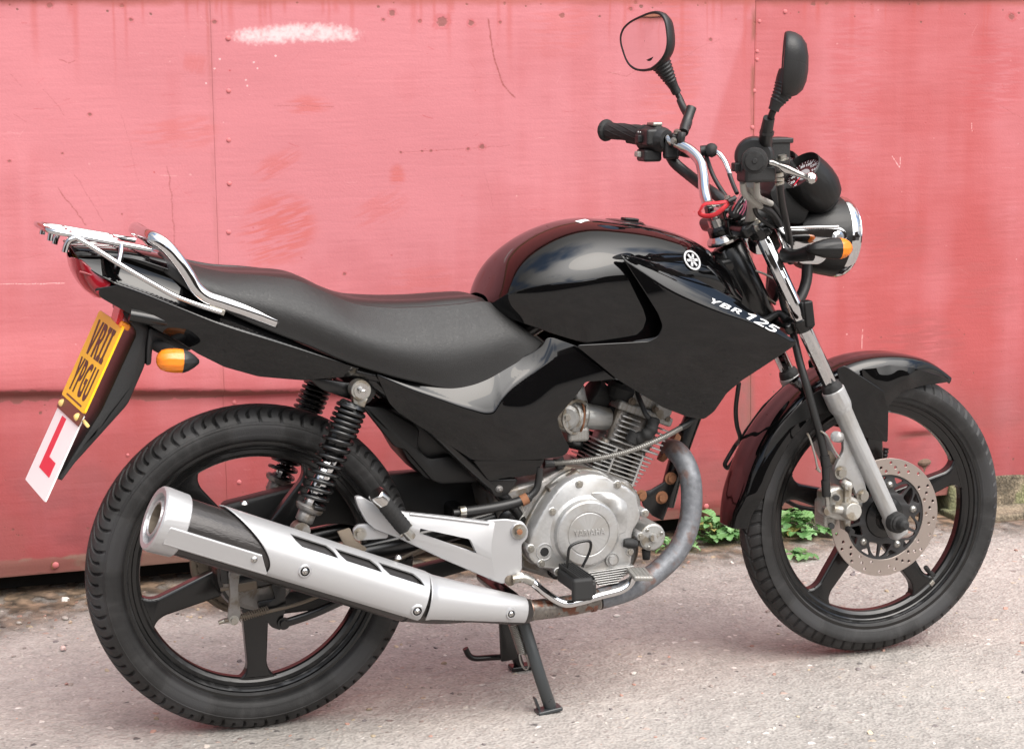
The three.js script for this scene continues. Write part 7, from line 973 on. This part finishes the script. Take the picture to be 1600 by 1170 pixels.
// ================================================================ small things along the wall
// weeds with lobed leaves
{
  mat('leafGreen', { color: lin(0.15, 0.33, 0.10), roughness: 0.55, transmission: 0.35, thickness: 0 }, true); mat('leafPale', { color: lin(0.24, 0.44, 0.18), roughness: 0.5, transmission: 0.35, thickness: 0 }, true); mat('leafDark', { color: lin(0.08, 0.21, 0.055), roughness: 0.55, transmission: 0.3, thickness: 0 }, true); mat('leafYellow', { color: lin(0.34, 0.30, 0.08), roughness: 0.6, transmission: 0.3, thickness: 0 }, true); mat('stemGreen', { color: lin(0.12, 0.19, 0.06), roughness: 0.7 });
  const leaf = (seed) => {                                     // about 1 long, lobed and folded, base at the origin, along +x
    const r = rng(seed), N = 15, G = [], lob = Array.from({ length: N + 1 }, (_, i) => 0.78 + 0.34 * (i % 3 === 0 ? 0 : 1) * (0.55 + 0.6 * r()));
    for (let i = 0; i <= N; i++) { const t = i / N, w = 0.40 * Math.pow(Math.sin(Math.PI * Math.min(1, Math.pow(t, 0.80) * 0.97 + 0.03)), 0.62) * lob[i] * (i === N ? 0.12 : 1), row = []; for (const s of [-1, -0.5, 0, 0.5, 1]) row.push(new THREE.Vector3(t + 0.06 * Math.abs(s) * (lob[i] - 0.9), 0.10 * Math.abs(s) * w / 0.4 + 0.16 * t * (1 - t) * 2 - 0.22 * t * t + 0.03 * Math.sin(i * 2.1 + s * 2), w * s)); G.push(row); }
    return sheet(G);
  };
  const forms = [11, 12, 13, 14, 15].map(leaf), mats = [M.leafGreen, M.leafGreen, M.leafPale, M.leafGreen, M.leafDark];
  const weed = (name, label, cx, cz, spots, seed, grp) => {
    const o = group(name); tag(o, label, 'weed', grp); o.position.set(cx, 0, cz); const r = rng(seed), stems = [];
    for (const [n, px, pz, rx, rz, hy, sz] of spots) for (let i = 0; i < n; i++) {
      const a = r() * 6.283, q = Math.sqrt(r()), x = px + rx * q * Math.cos(a), z = pz + rz * q * Math.sin(a), y = 0.006 + hy * (1 - 0.75 * q * q) * (0.35 + 0.65 * r()), s = sz * (0.65 + 0.6 * r());
      const l = new THREE.Mesh(forms[(r() * 5) | 0], r() < 0.02 ? M.leafYellow : mats[(r() * 5) | 0]); l.name = numbered('leaf'); l.castShadow = l.receiveShadow = true; const out = Math.atan2(-(z - pz), x - px) + (r() - 0.5) * 1.6; l.position.set(x, y, z); l.rotation.set((r() - 0.5) * 0.7, out, (r() - 0.25) * 0.7, 'YZX'); l.scale.set(s, s, s * (0.85 + 0.3 * r())); o.add(l);
      if (i % 2 === 0) stems.push(sweep([[px + 0.2 * (x - px), 0, pz + 0.2 * (z - pz)], [lerp(px, x, 0.7), y * 0.8, lerp(pz, z, 0.7)], [x, y, z]], 0.0010, { seg: 5, n: 6 }));
    }
    mesh('stem', merged(stems), M.stemGreen, o); return o;
  };
  const A = [1.4021,-.9545], B = [1.6185,-.9285], C = [1.4829,-.7292], D = [1.2446,-.9029];
  weed('leafy_weed', 'bushy green weed at the wall foot behind the front mudguard tip', A[0], A[1], [[52, -0.01, 0, 0.055, 0.050, 0.080, 0.036], [40, 0.050, 0.01, 0.050, 0.045, 0.070, 0.036]], 31, 'weeds along the foot of the wall');
  weed('leafy_weed', 'broad green weed seen through the front wheel by the caliper', B[0], B[1], [[50, -0.035, 0, 0.055, 0.050, 0.075, 0.038], [50, 0.05, 0.0, 0.060, 0.045, 0.065, 0.036]], 47, 'weeds along the foot of the wall');
  weed('leafy_weed', 'small low weed sprig lying forward of the others inside the front wheel', C[0], C[1], [[9, -0.01, 0, 0.03, 0.02, 0.016, 0.033], [6, 0.04, 0.005, 0.022, 0.015, 0.012, 0.030]], 53, 'weeds along the foot of the wall');
  weed('leafy_weed', 'sparse flat weed beside the exhaust header bend', D[0], D[1], [[14, 0.0, 0, 0.05, 0.035, 0.03, 0.034], [9, 0.075, -0.03, 0.03, 0.02, 0.025, 0.030]], 59, 'weeds along the foot of the wall');
}
// stones
{
  mat('stoneWhite', { color: lin(0.58, 0.54, 0.50), roughness: 0.85, bumpMap: castBump, bumpScale: 0.0006 }); mat('stoneGrey', { color: lin(0.32, 0.29, 0.26), roughness: 0.85, bumpMap: castBump, bumpScale: 0.0005 }); mat('stoneBuff', { color: lin(0.40, 0.30, 0.22), roughness: 0.85, bumpMap: castBump, bumpScale: 0.0005 }); mat('stonePink', { color: lin(0.62, 0.46, 0.42), roughness: 0.6, bumpMap: castBump, bumpScale: 0.0005 }); mat('stoneRed', { color: lin(0.34, 0.20, 0.17), roughness: 0.85 });
  const stone = (label, [x, z], sx, sy, sz, m, seed, sharp = 0) => { const g0 = new THREE.IcosahedronGeometry(1, sharp ? 1 : 3), g = mergeVertices((() => { g0.deleteAttribute('normal'); g0.deleteAttribute('uv'); return g0; })(), 1e-4), p = g.attributes.position; for (let i = 0; i < p.count; i++) { const a = p.getX(i), b = p.getY(i), c = p.getZ(i), k = 1 + (sharp ? 0.5 : 0.28) * (fbm(a * 1.3 + seed, b * 1.3 + c * 1.9 + seed, 3) - 0.5) * 2; p.setXYZ(i, a * k * sx, b * k * sy, c * k * sz); } g.computeVertexNormals(); const uv = []; for (let i = 0; i < p.count; i++) uv.push(p.getX(i), p.getZ(i)); g.setAttribute('uv', new THREE.Float32BufferAttribute(uv, 2)); const o = mesh('stone', sharp ? toCreasedNormals(g, 0.4) : g, m); o.position.set(x, sy * 0.62, z); o.rotation.y = seed; tag(o, label, 'stone', 'loose stones on the ground'); };
  stone('white angular stone nearest the wall left of the rear tyre', [-.2512,-.9834], 0.0095, 0.0080, 0.008, M.stoneWhite, 3, 1);
  stone('smooth flat grey pebble below the white stone left of the rear tyre', [-.2665,-.8396], 0.0105, 0.0045, 0.007, M.stoneGrey, 5);
  stone('buff chip of stone touching the flat grey pebble', [-.259,-.8048], 0.0048, 0.0040, 0.004, M.stoneBuff, 7, 1);
  stone('oval grey pebble near the left edge of the ground', [-.3674,-.8356], 0.0065, 0.0050, 0.005, M.stoneGrey, 9);
  stone('round mottled pebble standing alone left of the rear tyre', [-.2952,-.6066], 0.0078, 0.0062, 0.006, M.stonePink, 11);
  stone('white flake of stone at the left edge of the frame', [-.3995,-.8851], 0.010, 0.0022, 0.007, M.stoneWhite, 13, 1);
  stone('pink and white rounded stone resting on the concrete kerb', [[2.2383,-.9316][0], [2.2383,-.9316][1]], 0.011, 0.0085, 0.009, M.stonePink, 15);
  stone('small red brown stone left of the rear tyre', [-.314,-.3684], 0.0042, 0.0030, 0.004, M.stoneRed, 17, 1);
  stone('white pebble embedded in front of the centre stand', [.8985,-.421], 0.0085, 0.0030, 0.006, M.stoneWhite, 19);
  stone('pale oval pebble right of the centre stand foot', [.7756,-.0299], 0.0080, 0.0030, 0.006, M.stoneWhite, 23);
}
// concrete plinth and kerb slab at the wall's right-hand foot
{
  mat('oldConcrete', { color: lin(0.30, 0.26, 0.205), roughness: 0.95, map: (() => { const t = tex(512, 512, (u, v) => { const a = fbm(u * 9, v * 9, 5, 9, 9), b = fbm(u * 80, v * 80, 3, 80, 80), m = smooth(0.5, 0.68, fbm(u * 5 + 3, v * 5, 4, 5, 5)), k = 0.55 + 0.75 * (a - 0.2) * 0.9 + 0.5 * (b - 0.5); return [k * lerp(1, 0.86, m), k * lerp(0.97, 0.92, m), k * lerp(0.92, 0.76, m)]; }, true); return per(t, 0.35); })(), bumpMap: per(tex(256, 256, grey((u, v) => fbm(u * 40, v * 40, 4, 40, 40))), 0.2), bumpScale: 0.003 });
  const rough = (g, k, seed) => { const p = g.attributes.position, n = g.attributes.normal; for (let i = 0; i < p.count; i++) { const d = k * (fbm(p.getX(i) * 38 + seed, p.getY(i) * 38 + p.getZ(i) * 51 + seed, 3) - 0.5) * 2; p.setXYZ(i, p.getX(i) + n.getX(i) * d, p.getY(i) + n.getY(i) * d, p.getZ(i) + n.getZ(i) * d); } g.computeVertexNormals(); const uv = g.attributes.uv; for (let i = 0; i < p.count; i++) uv.setXY(i, p.getX(i) + 0.3 * p.getZ(i), p.getY(i) + p.getZ(i)); return g; };
  const X = [2.0966,-1.0111], pl = mesh('concrete_plinth', rough(new RoundedBoxGeometry(1.5, 0.125, 0.10, 8, 0.008), 0.003, 4), M.oldConcrete); pl.position.set(X[0] + 0.75, 0.043, -1.012); pl.rotation.y = -0.0234; tag(pl, 'stained concrete plinth under the wall behind the front wheel', 'plinth');
  const kb = mesh('kerb_slab', rough(new RoundedBoxGeometry(1.6, 0.03, 0.13, 8, 0.006), 0.002, 9), M.oldConcrete); kb.position.set(X[0] + 0.78, 0.004, -0.915); kb.rotation.y = -0.03; tag(kb, 'low flat concrete kerb slab in front of the plinth', 'kerb');
  mat('rustyIron', { color: lin(0.16, 0.105, 0.075), roughness: 0.85, metalness: 0.2, bumpMap: castBump, bumpScale: 0.0012 });
  const b = [2.0224,-1.0001], po = mesh('iron_post', lathe([[0, 0.168], [0.008, 0.167], [0.019, 0.162], [0.0235, 0.157], [0.0225, 0.151], [0.015, 0.147], [0.0125, 0.139], [0.0125, 0.06], [0.014, 0.03], [0.016, -0.02], [0, -0.02]], [0, 0, 0], [0, 1, 0], 28, 0.6), M.rustyIron); po.position.set(b[0], 0, b[1]); po.rotation.set(0.04, 0, 0.03); tag(po, 'rusty mushroom headed iron post seen through the front wheel', 'post');
}

renderer.render(scene, camera);
